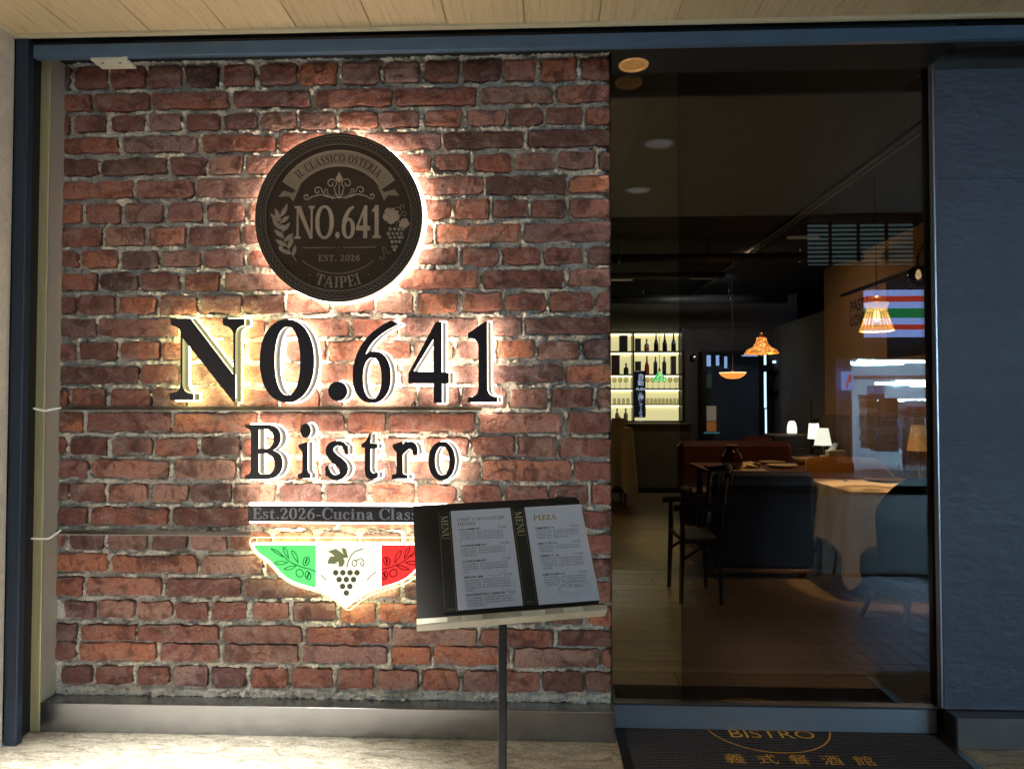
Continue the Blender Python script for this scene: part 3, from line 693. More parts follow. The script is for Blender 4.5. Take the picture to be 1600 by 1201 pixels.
for bi, (x0, x1, z0, z1) in enumerate(BR):
    w, h = x1-x0, z1-z0; nx = max(8, int(w/.0125)); nz = 8
    u = np.linspace(0, 1, nx+1); v = np.linspace(0, 1, nz+1); U, V = np.meshgrid(u, v)
    X = x0+U*w; Zz = z0+V*h
    amp = .0085
    n1 = vnoise(X*22+3, Zz*22+bi*1.3, 11+bi % 5, 4)-.5; n2 = vnoise(X*22+41, Zz*22+bi*2.1, 19+bi % 5, 4)-.5
    eb = np.minimum(np.minimum(U*w, (1-U)*w), np.minimum(V*h, (1-V)*h))
    # rounded corners
    r = random.uniform(.005, .013)
    dx = np.minimum(U*w, (1-U)*w); dz = np.minimum(V*h, (1-V)*h)
    cr = np.clip(r-dx, 0, None)*np.clip(r-dz, 0, None)/r
    sgx = np.where(U < .5, 1, -1); sgz = np.where(V < .5, 1, -1)
    X = X+sgx*cr*.42+n1*amp*2.6*(eb < .006); Zz = Zz+sgz*cr*.42+n2*amp*2.6*(eb < .006)
    X = np.clip(X, GX0, GX1)
    bulge = random.uniform(-.002, .002)
    Yy = bulge+(vnoise(X*34+bi*3.7, Zz*34, 31, 4)-.5)*.009+.0022*np.exp(-eb/.004)
    # chipped corner
    if random.random() < .35:
        cxx, czz = random.choice([0,1]), random.choice([0,1]); dd = np.hypot((U-cxx)*w, (V-czz)*h); Yy = Yy+.012*np.exp(-(dd/.018)**2)
    vs = [(X[j,i], Yy[j,i], Zz[j,i]) for j in range(nz+1) for i in range(nx+1)]
    fs = [(j*(nx+1)+i, j*(nx+1)+i+1, (j+1)*(nx+1)+i+1, (j+1)*(nx+1)+i) for j in range(nz) for i in range(nx)]
    ring = [i for i in range(nx+1)]+[j*(nx+1)+nx for j in range(1, nz+1)]+[nz*(nx+1)+i for i in range(nx-1, -1, -1)]+[j*(nx+1) for j in range(nz-1, 0, -1)]
    k = len(vs); vs += [(vs[q][0], .028, vs[q][2]) for q in ring]; m_ = len(ring)
    fs += [(ring[a_], k+a_, k+(a_+1) % m_, ring[(a_+1) % m_]) for a_ in range(m_)]
    mb = MB(); mb.add(vs, fs, True)
    mb.smooth = [False]*(nx*nz+m_)
    mb.build('brick', MT['brick'], wall)
# mortar: one crumbly relief between the bricks
st = .0043; xs = np.arange(GX0, GX1+st*.5, st); zs = np.arange(Z_LEDGE, 2.94, st)
X, Zz = np.meshgrid(xs, zs); dist = np.full(X.shape, 1.0)
for (x0, x1, z0, z1) in BR:
    i0, i1 = np.searchsorted(xs, [x0-.03, x1+.03]); j0, j1 = np.searchsorted(zs, [z0-.03, z1+.03])
    sx_, sz_ = X[j0:j1, i0:i1], Zz[j0:j1, i0:i1]
    dx = np.maximum(x0-sx_, sx_-x1); dz = np.maximum(z0-sz_, sz_-z1)
    d = np.where((dx > 0) & (dz > 0), np.hypot(dx, dz), np.maximum(dx, dz)); dist[j0:j1, i0:i1] = np.minimum(dist[j0:j1, i0:i1], d)
lump = vnoise(X*60, Zz*60, 3, 3); fine = vnoise(X*150, Zz*150, 5, 2); broad = vnoise(X*7, Zz*9, 8, 3)
gap = .0015+.016*np.clip((vnoise(X*16+5, Zz*22, 44, 3)-.43)*5.5, 0, 1)
prof = np.clip((dist-gap)/.004, 0, 1)
Ym = .027-prof*(.0175+.0135*np.clip((lump-.28)*2.4, 0, 1)*np.clip((broad-.22)*2.8, .2, 1.1))+(fine-.5)*.011
Ym = np.where(dist < -.004, .024, Ym)
nz_, nx_ = X.shape
Xj = X+(vnoise(X*80+9, Zz*80, 23, 2)-.5)*.006; Zj = Zz+(vnoise(X*80, Zz*80+31, 29, 2)-.5)*.006
Xj[:,0] = GX0; Xj[:,-1] = GX1
co = np.stack([Xj-WL[wall.name].x, Ym-WL[wall.name].y, Zj-WL[wall.name].z], -1).reshape(-1, 3)
idx = np.arange(nz_*nx_).reshape(nz_, nx_); qd = np.stack([idx[:-1,:-1], idx[:-1,1:], idx[1:,1:], idx[1:,:-1]], -1).reshape(-1, 4)
me = bpy.data.meshes.new('mortar'); me.vertices.add(len(co)); me.vertices.foreach_set('co', co.ravel().astype(np.float32))
me.loops.add(qd.size); me.loops.foreach_set('vertex_index', qd.ravel().astype(np.int32))
me.polygons.add(len(qd)); me.polygons.foreach_set('loop_start', np.arange(0, qd.size, 4, dtype=np.int32)); me.polygons.foreach_set('loop_total', np.full(len(qd), 4, np.int32))
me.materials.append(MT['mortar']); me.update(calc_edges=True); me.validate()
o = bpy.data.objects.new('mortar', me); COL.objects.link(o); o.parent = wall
mb = MB(); mb.box((GX0, .03, .0), (GX1-.004, .06, 2.94)); mb.build('backing_board', MT['black_gap'], wall)
mb = MB(); mb.box((GX1-.0035, .0, Z_LEDGE), (GX1+.0, .062, 2.94)); mb.build('edge_strip', MT['black_paint'], wall)

# ---------------------------------------------------------------- right navy wall
WX = 1.676
t = empty('navy_wall', (2.4, -.014, 0), 'navy textured wall panel to the right of the glass door', 'wall', kind='structure')
mb = MB(); mb.box((WX, -.014, .1265), (6, .052, Z_CEIL+.04), .003); mb.build('panel', MT['navy_wall'], t)
mb = MB(); mb.box((1.686, -.094, 0), (6, -.083, .126), .002); mb.box((1.686, -.0825, .10), (6, .0, .1245)); mb.build('plinth', MT['steel'], t)
mb = MB(); mb.box((1.680, -.0935, 0), (1.6855, .0, .1255)); mb.build('plinth_end', MT['black_paint'], t)
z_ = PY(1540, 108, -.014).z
mb = MB(); mb.box((WX+.003, -.0165, z_), (6, -.0145, Z_CEIL)); mb.build('top_band', mat('shaded_top_band', S(62,58,58), .7, var=.3, vscale=14, bump=.3), t)  # shade under the header beam, painted as a dark brownish band
z1 = PY(1540, 280, -.014).z
mb = MB(); mb.box((WX+.0, -.0152, z1), (6, -.0142, z1+.004)); mb.build('seam', MT['navy_frame'], t)

# ---------------------------------------------------------------- sliding door
YD = .040
t = empty('sliding_door', (1.0, YD, 0), 'dark automatic glass sliding door with steel bottom rail', 'door')
door = t
def smudge(m, r1):
    nt = m.node_tree; N = nt.nodes; L = nt.links; gl = [n for n in N if n.type == 'BSDF_GLOSSY'][0]
    tc = N.new('ShaderNodeTexCoord'); no = N.new('ShaderNodeTexNoise'); no.inputs['Scale'].default_value = 3.5; no.inputs['Detail'].default_value = 7; no.inputs['Distortion'].default_value = 1.5
    mr = N.new('ShaderNodeMapRange'); mr.inputs[1].default_value = .5; mr.inputs[2].default_value = .75; mr.inputs[4].default_value = r1
    L.new(tc.outputs['Object'], no.inputs['Vector']); L.new(no.outputs[0], mr.inputs[0]); L.new(mr.outputs[0], gl.inputs['Roughness']); return m
MT['glass'] = glass_mat('clear_pane', (.93, .95, .93), .05)
MT['glass_tint'] = smudge(glass_mat('tinted_pane', (.66, .66, .67), .06), .035)
XT = PY(1062, 600, YD).x                             # the tinted leaf begins here
XR = PY(1452, 600, YD).x
mb = MB(); mb.box((GX1+.006, YD-.006, .118), (XT-.002, YD+.004, Z_HEAD+.05)); mb.build('fixed_pane', MT['glass'], t)
mb = MB(); mb.box((XT, YD-.006, .118), (XR, YD+.006, Z_HEAD+.05)); mb.build('glass_leaf', MT['glass_tint'], t)
mb = MB(); mb.box((GX1+.006, YD-.022, .012), (XR-.0, YD-.008, .112), .002); r_ = mb.build('bottom_rail', mat('door_rail_steel', S(178,184,194), .36, .75, var=.05, vscale=2.5, bump=.02, bscale=30, stretch=(.6,1,90), rvar=.03), t)
mb = MB(); mb.box((GX1+.006, YD-.030, .1125), (XR+.055, YD+.02, .122), .002); mb.build('sill_strip', mat('dark_steel_strip', S(90,95,104), .35, .9, var=.1), t)
mb = MB(); mb.box((XR+.001, YD-.006, .0), (WX-.002, YD+.05, .112)); mb.box((GX1+.006, YD-.006, .004), (XR, YD+.02, .11)); mb.build('rail_core', MT['black_paint'], t)
mb = MB(); mb.box((XR+.001, YD-.004, .1225), (XR+.022, YD+.03, Z_HEAD+.05)); mb.build('door_stile', MT['black_paint'], t)
mb = MB(); mb.box((WX+.026, .10, 0), (WX+.30, .125, Z_CEIL)); w2 = mb.build('door_jamb', wood_mat('brown_jamb_wood', S(96,66,38), S(60,40,24), .5, grain=(18,18,1.2)), t)
mb = MB(); q0 = PY(1466, 600, .0); mb.box((WX-.008, -.012, .13), (WX-.002, .02, Z_HEAD)); mb.build('metal_edge', mat('pale_metal_edge', S(170,172,178), .3, .8, var=.1), t)
MT['drip'] = mat('dried_drip', S(190,196,204), .6, var=0)
for xq, y0_, y1_ in ((1156,1103,1114),(1318,1108,1127),(1355,1110,1117),(1407,1108,1116),(1428,1107,1121),(1173,1126,1131),(1258,1112,1118)):
    a = PY(xq, y0_, YD-.022); b = PY(xq-1.5, y1_, YD-.022); mb = MB(); mb.tube([(a.x, YD-.0222, a.z), ((a.x+b.x)/2, YD-.0224, (a.z+b.z)/2), (b.x, YD-.0224, b.z)], [.0007,.0011,.0019], 5); mb.build('dried_drip', MT['drip'], r_)
# touch switch
a = PY(989, 579, YD-.012); b = PY(1008.5, 652, YD-.012)
sw = None
mb = MB(); mb.box((a.x, YD-.026, b.z), (b.x, YD-.0065, a.z), .004); sw = mb.build('touch_switch', mat('switch_black', S(14,16,22), .3, var=.05), t)
fr = Frame((0, YD-.026, 0), (1,0,0), (0,0,1)); cxs = (a.x+b.x)/2+.004; hh = a.z-b.z
mb = MB(); zz = a.z-hh*.10
for ch, sz in (('自', .027), ('動', .027)): sans(mb, ch, fr, cxs, zz-sz*.6, sz, .0006, 'c'); zz -= sz*.98
zz -= .001; sans(mb, 'PUSH', fr, cxs, zz-.012, .0165, .0006, 'c', bold=.01); zz -= .022
mb.tube([fr(cxs+.005*math.cos(q), zz-.006+.005*math.sin(q), .0006) for q in np.linspace(0, 2*PI, 14)], .0008, 4); zz -= .013
for ch, sz in (('押', .026), ('し', .0165), ('て', .0165), ('く', .0165), ('だ', .0165), ('さ', .0165), ('い', .0165)): sans(mb, ch, fr, cxs, zz-sz*.7, sz, .0006, 'c'); zz -= sz*.92
mb.build('lettering', glow('switch_lettering', (.62,.72,.95), .55), sw)

# ---------------------------------------------------------------- door mat
MX0, MX1, MY0, MY1 = .325, 1.672, -.62, .50
t = empty('door_mat', (1.0, -.05, 0), 'black ribbed entrance mat with yellow lettering under the glass door', 'mat')
MT['mat'] = mat('black_ribbed_mat', S(72,70,76), .95, var=.3, vscale=60, bump=.6, bscale=300)
mb = MB(); mb.box((MX0, MY0, .0005), (MX1, MY1, .006)); mb.build('mat_base', MT['mat'], t)
mb = MB(); y = MY0+.012
while y < MY1-.01: mb.box((MX0+.03, y, .006), (MX1-.03, y+.0125, .0125), .002); y += .0215
o = mb.build('ribs', MT['mat'], t); o['kind'] = 'stuff'
mb = MB(); mb.box((MX0-.012, MY0, .0005), (MX0+.026, MY1, .011), .002); mb.build('rubber_border', MT['black_paint'], t); mb = MB(); mb.box((MX1-.026, MY0, .0005), (MX1+.012, MY1, .011), .002); mb.build('rubber_border', MT['black_paint'], t)
MT['mat_print'] = mat('yellow_mat_print', S(216,166,70), .9, var=.2, vscale=80, bump=.4, bscale=300)
frm = Frame((0,0,.0128), (1,0,0), (0,1,0))
LCX, LCY, LR = .962, .085, .268
mb = MB(); ri = [(LCX+LR*math.cos(q), LCY+LR*math.sin(q)) for q in np.linspace(0, 2*PI, 73)[:-1]]; ro = [(LCX+(LR-.007)*math.cos(q), LCY+(LR-.007)*math.sin(q)) for q in np.linspace(0, 2*PI, 73)[:-1]]
slab(mb, [ri, ro[::-1]], frm, .0004, None); mb.build('logo_ring', MT['mat_print'], t)
mb = MB(); sans(mb, 'BISTRO', frm, LCX, LCY-.135, .105, .0004, 'c', sx=1.05); mb.build('logo_lettering', MT['mat_print'], t)
mb = MB(); text(mb, 'NO.641', frm, LCX, LCY+.02, .12, .0004, None, anchor='c', res=40); mb.build('logo_number', MT['mat_print'], t)
for i, ch in enumerate('義式餐酒館'): mb = MB(); sans(mb, ch, frm, PZ(1147+i*49.5, 1188, 0).x, PZ(1147, 1195, 0).y-.002, .083, .0004, 'c'); mb.build('character', MT['mat_print'], t)

# ================================================================== THE LIT SIGN
YF = -.078                                          # front faces of the letters
def px_shape(fn):                                   # photo outline (pixels of the front face) to metres on the wall
    return fn
def W(px, py, y=YF):
    p = PY(px, py, y); return (p.x, p.z)
def conv(poly, s, ox, oy): return [W(ox+x/s, oy+y/s) for x, y in poly]
def convs(pts, s, ox, oy): return [(*W(ox+x/s, oy+y/s), w/s*CAM_D/FPX*.985) for x, y, w in pts]
SC, OX, OY = 1201/180, 250, 480                     # survey windows of the photograph
LET = {}
s = Shape(); s.poly(conv(path((112,112),(312,112),(762,700),(764,300),((764,240),(730,200),(655,187)),(655,116),(882,116),(882,186),((820,200),(790,220),(786,290)),(786,988),(764,988),(234,318),(234,790),((236,860),(260,890),(348,900)),(348,968),(100,968),(100,897),((190,885),(212,860),(212,790)),(214,250),((200,215),(170,195),(112,188))), SC, OX, OY)); LET['N'] = (s, 'y')
SC, OX, OY = 1600/560, 240, 470
s = Shape(); s.poly(conv(ell(595,268,122,186,56,2.15), SC, OX, OY), minus=[conv(ell(597,268,57,153,48,2.2), SC, OX, OY)]); LET['O'] = (s, 'w')
s = Shape(); s.poly(conv(ell(822,403,43,44,28), SC, OX, OY)); LET['.'] = (s, 'w')
s = Shape(); s.poly(conv(path((1060,86),((960,132),(888,215),(888,335)),((888,412),(922,456),(975,456)),((1026,456),(1060,410),(1060,340)),((1060,268),(1030,224),(984,224)),((968,224),(956,230),(946,240)),((962,190),(1010,140),(1096,104))), SC, OX, OY), minus=[conv(ell(976,345,41,92,36,2.2), SC, OX, OY)]); LET['6'] = (s, 'w')
SC, OX, OY = 1201/180, 640, 480
s = Shape(); s.poly(conv([(272,150),(337,150),(337,678),(412,678),(412,795),(340,795),(340,998),(250,998),(250,795),(-14,795),(-14,690)], SC, OX, OY), minus=[conv([(249,330),(249,668),(38,668)], SC, OX, OY)]); LET['4'] = (s, 'w')
s = Shape(); s.poly(conv(path((785,148),(810,148),(812,840),((814,900),(850,930),(916,938)),(916,990),(606,990),(606,940),((690,930),(716,900),(716,840)),(716,400),((712,350),(680,325),(606,322)),(606,272)), SC, OX, OY)); LET['1'] = (s, 'w')
SC, OX, OY = 1600/180, 380, 640
s = Shape(); s.poly(conv(path((35,212),(300,212),((440,216),(515,270),(515,385)),((515,470),(470,530),(395,562)),((490,590),(542,650),(542,740)),((542,880),(450,958),(300,958)),(30,958),(30,918),((90,905),(108,880),(110,830)),(114,330),((112,280),(80,250),(35,242))), SC, OX, OY),
   minus=[conv(path((206,268),(300,262),((395,264),(430,320),(430,400)),((430,490),(390,540),(300,545)),(206,548)), SC, OX, OY), conv(path((206,602),(310,602),((405,606),(442,670),(442,750)),((442,850),(395,905),(295,905)),((225,905),(206,890),(206,850))), SC, OX, OY)]); LET['B'] = (s, 'w')
s = Shape(); s.poly(conv(ell(866,288,68,92,28), SC, OX, OY)); s.poly(conv(path((772,490),(888,450),(888,840),((890,872),(905,885),(928,888)),(928,946),(764,946),(764,898),((812,888),(826,870),(827,840)),(827,585),(772,515)), SC, OX, OY)); LET['i'] = (s, 'w')
s = Shape(); s.stroke(*convs([(1425,560,40),(1390,487,48),(1310,462,55),(1225,498,82),(1198,575,98),(1255,665,112),(1345,738,118),(1395,812,112),(1378,893,84),(1300,944,60),(1212,915,55),(1165,830,42)], SC, OX, OY)); s.poly(conv(rect(1415,500,1450,612), SC, OX, OY), conv(rect(1148,785,1180,915), SC, OX, OY)); LET['s'] = (s, 'w')
SC, OX, OY = 1600/190, 550, 640
s = Shape(); s.poly(conv(path((242,322),(236,444),(328,455),(328,505),(238,505),(234,770),((236,840),(290,858),(334,826)),(338,880),((285,928),(174,930),(174,800)),(174,492),(128,490),(128,456),((190,425),(215,380),(226,322))), SC, OX, OY)); LET['t'] = (s, 'w')
s = Shape(); s.poly(conv(path((540,462),(662,420),(664,830),((668,852),(690,862),(728,864)),(728,902),(530,902),(530,860),((578,856),(590,845),(592,815)),(592,560),(540,498)), SC, OX, OY)); s.stroke(*convs([(650,560,55),(700,492,85),(765,462,80),(812,490,74),(832,560,58)], SC, OX, OY)); LET['r'] = (s, 'w')
s = Shape(); s.poly(conv(ell(1182,672,172,250,48,2.1), SC, OX, OY), minus=[conv(ell(1188,672,100,196,40,2.1), SC, OX, OY)]); LET['o'] = (s, 'w')
SH = (.0150, 0.)                                    # the lit blocks sit a little to the right of their black faces
def desc(c):
    row = 'NO.641' if c in 'NO.641' else 'Bistro'
    return {'N': 'large black letter N with yellowish glow, start of the NO.641 row', 'O': 'large black letter O glowing white, between N and the dot',
      '.': 'round black dot with white glow between the O and the 6', '6': 'large black figure 6 with white glow after the dot', '4': 'large black figure 4 with white glow between 6 and 1',
      '1': 'large black figure 1 with white glow ending the NO.641 row', 'B': 'black capital B with white glow starting the Bistro row', 'i': 'black small letter i with its dot, after the capital B',
      's': 'black curved small letter s in the middle of the Bistro row', 't': 'black small letter t with a crossbar, below thin copper wires', 'r': 'black small letter r glowing white between t and o', 'o': 'black oval small letter o ending the Bistro row'}[c]
for c, (shp, hue) in LET.items():
    big = c in 'NO.641'
    base, halo, hin = shp.loops(.0022 if big else .0017, (0 if big else -.0022, -.0045 if big else -.0068, .001), .22)
    x0, z0, x1, z1 = shp.bbox()
    t = empty('sign_letter', ((x0+x1)/2, YF, z0), desc(c), 'sign letter', 'large lit characters NO.641' if big else 'smaller lit letters Bistro')
    y_ = '_y' if hue == 'y' else ''
    mb = MB(); slab(mb, base, WALLF, -YF, -YF-.005, cap=True); mb.build('face', MT['black_acrylic'], t)
    d0, d1 = -YF-.005, .0505
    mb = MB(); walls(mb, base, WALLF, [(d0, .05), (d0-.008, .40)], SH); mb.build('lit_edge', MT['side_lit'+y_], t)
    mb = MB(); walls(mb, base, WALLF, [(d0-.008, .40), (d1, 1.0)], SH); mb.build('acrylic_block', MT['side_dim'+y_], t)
    sh2 = [[(a+SH[0], b) for a, b in l] for l in halo]
    mb = MB(); slab(mb, sh2, WALLF, .050, .043)
    flat, tr = tess(sh2); mb.add([WALLF(a, b, .043) for a, b in flat], [q[::-1] for q in tr])
    mb.build('glow_plate', MT['halo'+y_], t)
    if c in 'NO641':
        pass

# rails carrying the letters, cables, wires
MT['rail'] = mat('mirror_acrylic_rail', S(74,64,56), .22, .35, var=.35, vscale=24, stretch=(1,1,3))
def rail(x0, x1, zp, label):
    a = PY(x0, zp, -.006); b = PY(x1, zp, -.006); h = .015
    t = empty('sign_rail', ((a.x+b.x)/2, -.006, a.z), label, 'rail', 'clear mounting rails of the sign')
    mb = MB(); mb.box((GX0+.003, -.012, a.z-h/2), (b.x, .004, a.z+h/2), .002); mb.build('strip', MT['rail'], t)
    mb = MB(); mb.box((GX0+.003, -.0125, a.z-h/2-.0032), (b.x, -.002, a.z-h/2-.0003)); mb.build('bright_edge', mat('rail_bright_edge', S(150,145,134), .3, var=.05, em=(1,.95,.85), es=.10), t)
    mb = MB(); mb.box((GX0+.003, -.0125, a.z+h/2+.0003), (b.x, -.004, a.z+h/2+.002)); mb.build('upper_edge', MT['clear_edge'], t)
rail(95, 752, 638, 'long clear rail under the NO.641 row')
rail(92, 391, 831, 'short clear rail leading to the name bar')
def cable(name, pts, r, m, label, group):
    t = tag(MB().tube(pts, r, 6).build(name, m), label, 'cable', group); return t
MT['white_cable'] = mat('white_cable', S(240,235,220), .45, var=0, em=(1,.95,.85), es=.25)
for ys, lb in (((637, 640, 637), 'white cable crossing the steel jamb at the long rail'), ((841, 840, 828), 'white cable crossing the steel jamb at the short rail')):
    p0 = PY(49, ys[0], Y_BASE-.012); p1 = PY(70, ys[1]+1.5, Y_BASE-.006); p2 = PY(78, ys[1], Y_BASE-.004); p3 = PY(95, ys[2], -.010)
    q = [tuple(v) for v in catmull([tuple(p0), tuple(p1), tuple(p2), tuple((p2+p3)/2), tuple(p3)], 4)]
    cable('white_cable', q, .0042, MT['white_cable'], lb, 'white cables on the jamb')
MT['copper'] = mat('copper_wire', S(186,122,70), .45, .3, var=.1)
def wire(pp, label):
    q = [tuple(PY(a, b, -.0075)) for a, b in pp]; q = [tuple(v) for v in catmull(q, 4)]
    cable('copper_wire', q, .0014, MT['copper'], label, 'thin copper wires between the sign rows')
wire([(536,466),(538,500),(541,540),(545,580),(542,620),(540,636)], 'thin copper wire hanging from the round plaque')
wire([(468,645),(463,680),(461,700),(463,730),(467,748)], 'thin copper wire down beside the letter i')
wire([(471,645),(465,682),(460,705),(462,738)], 'second thin copper wire beside the letter i')
wire([(585,645),(582,668),(596,682),(604,705),(611,745)], 'thin copper wire curving past the letter t')
wire([(584,645),(583,668),(572,682),(560,712),(554,724)], 'thin copper wire behind the letter t')
wire([(675,645),(678,672),(672,692),(669,705)], 'thin copper wire above the letter o')
wire([(677,700),(679,740),(676,785)], 'thin copper wire below the letter o')

# ---------------------------------------------------------------- round plaque
YM = -.088
MC = W(528.5, 339.5, YM); MR = .3625
t = empty('round_plaque', (MC[0], YM, MC[1]-MR), 'large round dark bronze plaque lit from behind above the NO.641 row', 'plaque')
MT['bronze'] = mat('dark_bronze', S(62,51,43), .45, .35, var=.32, vscale=5, bump=.10, bscale=180)
MT['bronze_mid'] = mat('worn_bronze', S(146,134,121), .40, .45, var=.16, vscale=12, bump=.05, bscale=120)
MT['bronze_low'] = mat('dull_bronze', S(130,118,106), .45, .2, var=.2, vscale=12)
MT['bronze_hi'] = mat('rubbed_bronze', S(186,172,154), .38, .5, var=.12, vscale=14)
MT['bronze_rim'] = mat('black_bronze_rim', S(42,38,37), .45, .2, var=.2, vscale=9)
N_ = 128
circ = lambda r, n=N_: [(MC[0]+r*math.cos(q), MC[1]+r*math.sin(q)) for q in np.linspace(0, 2*PI, n+1)[:-1]]
mb = MB(); slab(mb, [circ(MR*.875)], WALLF, -YM-.0045, None); mb.build('disc', MT['bronze'], t)
mb = MB(); slab(mb, [circ(MR), circ(MR*.873)[::-1]], WALLF, -YM, .050)
mb.build('rim', MT['bronze_rim'], t)
mb = MB(); slab(mb, [[(a+.006, b) for a, b in circ(MR-.004)]], WALLF, .0495, .038)
sh2 = [[(a+.008, b-.002) for a, b in circ(MR+.0045)]]
flat, tr = tess(sh2); mb.add([WALLF(a, b, .038) for a, b in flat], [q[::-1] for q in tr]); walls(mb, sh2, WALLF, [(.050, 0), (.038, 0)]); mb.add([WALLF(a, b, .050) for a, b in flat], tr)
mb.build('glow_plate', MT['halo_m'], t)
DM = -YM-.0045                                     # disc surface
K = MR/505.0
def m2(x, y): return (MC[0]+(x-575)*K, MC[1]-(y-620)*K)
def relief(mb, pts, r, d=None, n=5): mb.tube([WALLF(*m2(a, b), (DM if d is None else d)+r*.2) for a, b in pts], r, n)
mb = MB()
for rr, th in ((.872, .0022), (.972, .0016), (.895, .0010)):
    mb.tube([WALLF(*p, -YM+.0002) for p in circ(MR*rr, 110)], th, 5, closed=True)
for ph in (0, PI):
    pts = []
    for q in np.linspace(0, 2*PI, 620)[:-1]:
        r_ = MR*(.933+.016*math.sin(q*44+ph)+.005*math.sin(q*88+1)); pts.append(WALLF(MC[0]+r_*math.cos(q), MC[1]+r_*math.sin(q), -YM+.0003+.0004*math.cos(q*44+ph)))
    mb.tube(pts, .0011, 4, closed=True)
mb.build('braided_border', MT['bronze_low'], t)
# ribbon
def band(r0, r1, a0, a1, n=30): return [(MC[0]+r0*MR*math.cos(q), MC[1]+r0*MR*math.sin(q)) for q in np.linspace(a0, a1, n)]+[(MC[0]+r1*MR*math.cos(q), MC[1]+r1*MR*math.sin(q)) for q in np.linspace(a1, a0, n)]
A0, A1 = math.radians(90-57), math.radians(90+57)
mb = MB(); slab(mb, [band(.61, .80, A0, A1)], WALLF, DM+.0035, DM-.001)
for sg in (1, -1):
    f = lambda x, y: m2(575+sg*(x-575), y)
    for pl in ([(345,425),(300,522),(278,490),(208,492),(240,455),(300,470)],):
        p = [f(*q) for q in pl]; slab(mb, [p if sg > 0 else p[::-1]], WALLF, DM+.0018, DM-.001)
ribbon = mb.build('ribbon', MT['bronze_mid'], t)
mb = MB()
for rr in (.625, .785): mb.tube([WALLF(MC[0]+rr*MR*math.cos(q), MC[1]+rr*MR*math.sin(q), DM+.0036) for q in np.linspace(A0+.02, A1-.02, 50)], .0010, 4)
mb.tube([WALLF(*p, DM+.0035) for p in band(.61, .80, A0, A1, 24)], .0013, 4, closed=True)
mb.build('ribbon_lines', MT['bronze_hi'], ribbon)
mb = MB(); arc_text(mb, 'IL CLASSICO OSTERIA', WALLF, MC[0], MC[1], MR*.655, MR*.098, PI/2, DM+.0046, DM+.003, track=.05, res=48, sx=.80); mb.build('ribbon_lettering', mat('ribbon_black', S(26,23,22), .5, var=.05), ribbon)
# scroll ornament
mb = MB()
def spiral(cx, cy, r0, r1, a0, a1, n=22): return [(cx+(r0+(r1-r0)*i/(n-1))*math.cos(a0+(a1-a0)*i/(n-1)), cy-(r0+(r1-r0)*i/(n-1))*math.sin(a0+(a1-a0)*i/(n-1))) for i in range(n)]
for sg in (1, -1):
    g = lambda L: [(578+sg*(x-578), y) for x, y in L]
    relief(mb, g([(580,505),(600,470),(608,440)]+spiral(625,415,32,8,PI*1.05,-PI*1.15)), .0026)
    relief(mb, g([(582,495),(620,505),(660,480),(684,460)]+spiral(708,458,27,7,PI*1.1,-PI*1.0)), .0024)
    relief(mb, g([(600,480),(620,498),(650,470)]+spiral(660,458,12,4,PI*.9,-PI*.6,10)), .0018)
    relief(mb, g([(640,497),(690,480),(740,492),(765,508)]+spiral(775,492,19,5,-PI*.6,PI*1.3,16)), .0024)
for q in (([(578,345),(592,375),(586,400),(578,412),(570,400),(564,375)],), ([(560,372),(572,395),(572,410),(558,392)],), ([(596,372),(598,392),(584,410),(584,395)],)):
    p = [m2(*z) for z in q[0]]; slab(mb, [p[::-1]], WALLF, DM+.003, DM-.001)
relief(mb, [(578,400),(578,500)], .0020)
mb.lathe([(0,-.003),(.0022,-.002),(.0026,0)], WALLF(*m2(578,495), DM), 8, axis='y')
mb.build('scroll_ornament', MT['bronze_hi'], t)
# number
def m_text(mb, s, x0, x1, ytop, ybase, dep, track=.03, res=72, off=0.):
    size = (ybase-ytop)*K; wd = text_w(s, 1, track); sx = (x1-x0)*K/(wd*size); o = m2(x0, ybase)
    text(mb, s, WALLF, o[0], o[1], size, dep, DM-.001, track=track, sx=sx, res=res, off=off)
mb = MB(); m_text(mb, 'NO.641', 312, 834, 552, 744, DM+.0048, .03, 84, -.012); mb.build('number_lettering', MT['bronze_hi'], t)
mb = MB(); m_text(mb, 'EST. 2026', 455, 706, 844, 881, DM+.0022, .10, 54, -.004); mb.build('date_lettering', MT['bronze_mid'], t)
mb = MB()
relief(mb, [(355,793),(362,800),(556,800)], .0017); relief(mb, [(602,800),(795,800),(802,793)], .0017)
mb.lathe([(0,-.0035),(.0024,-.0025),(.003,0)], WALLF(*m2(578,800), DM), 10, axis='y')
mb.tube([WALLF(MC[0]+.665*MR*math.cos(q), MC[1]+.665*MR*math.sin(q), DM+.0003) for q in np.linspace(math.radians(270-39.5), math.radians(270+39.5), 40)], .0016, 5)
for x_ in (403, 757): mb.lathe([(0,-.0035),(.0022,-.0025),(.0028,0)], WALLF(*m2(x_, 963), DM), 10, axis='y')
mb.build('rules', MT['bronze_mid'], t)
mb = MB(); arc_text(mb, 'TAIPEI', WALLF, MC[0], MC[1], MR*.835, MR*.135, -PI/2, DM+.003, DM-.001, track=.10, inward=True, res=54); mb.build('city_lettering', MT['bronze_mid'], t)
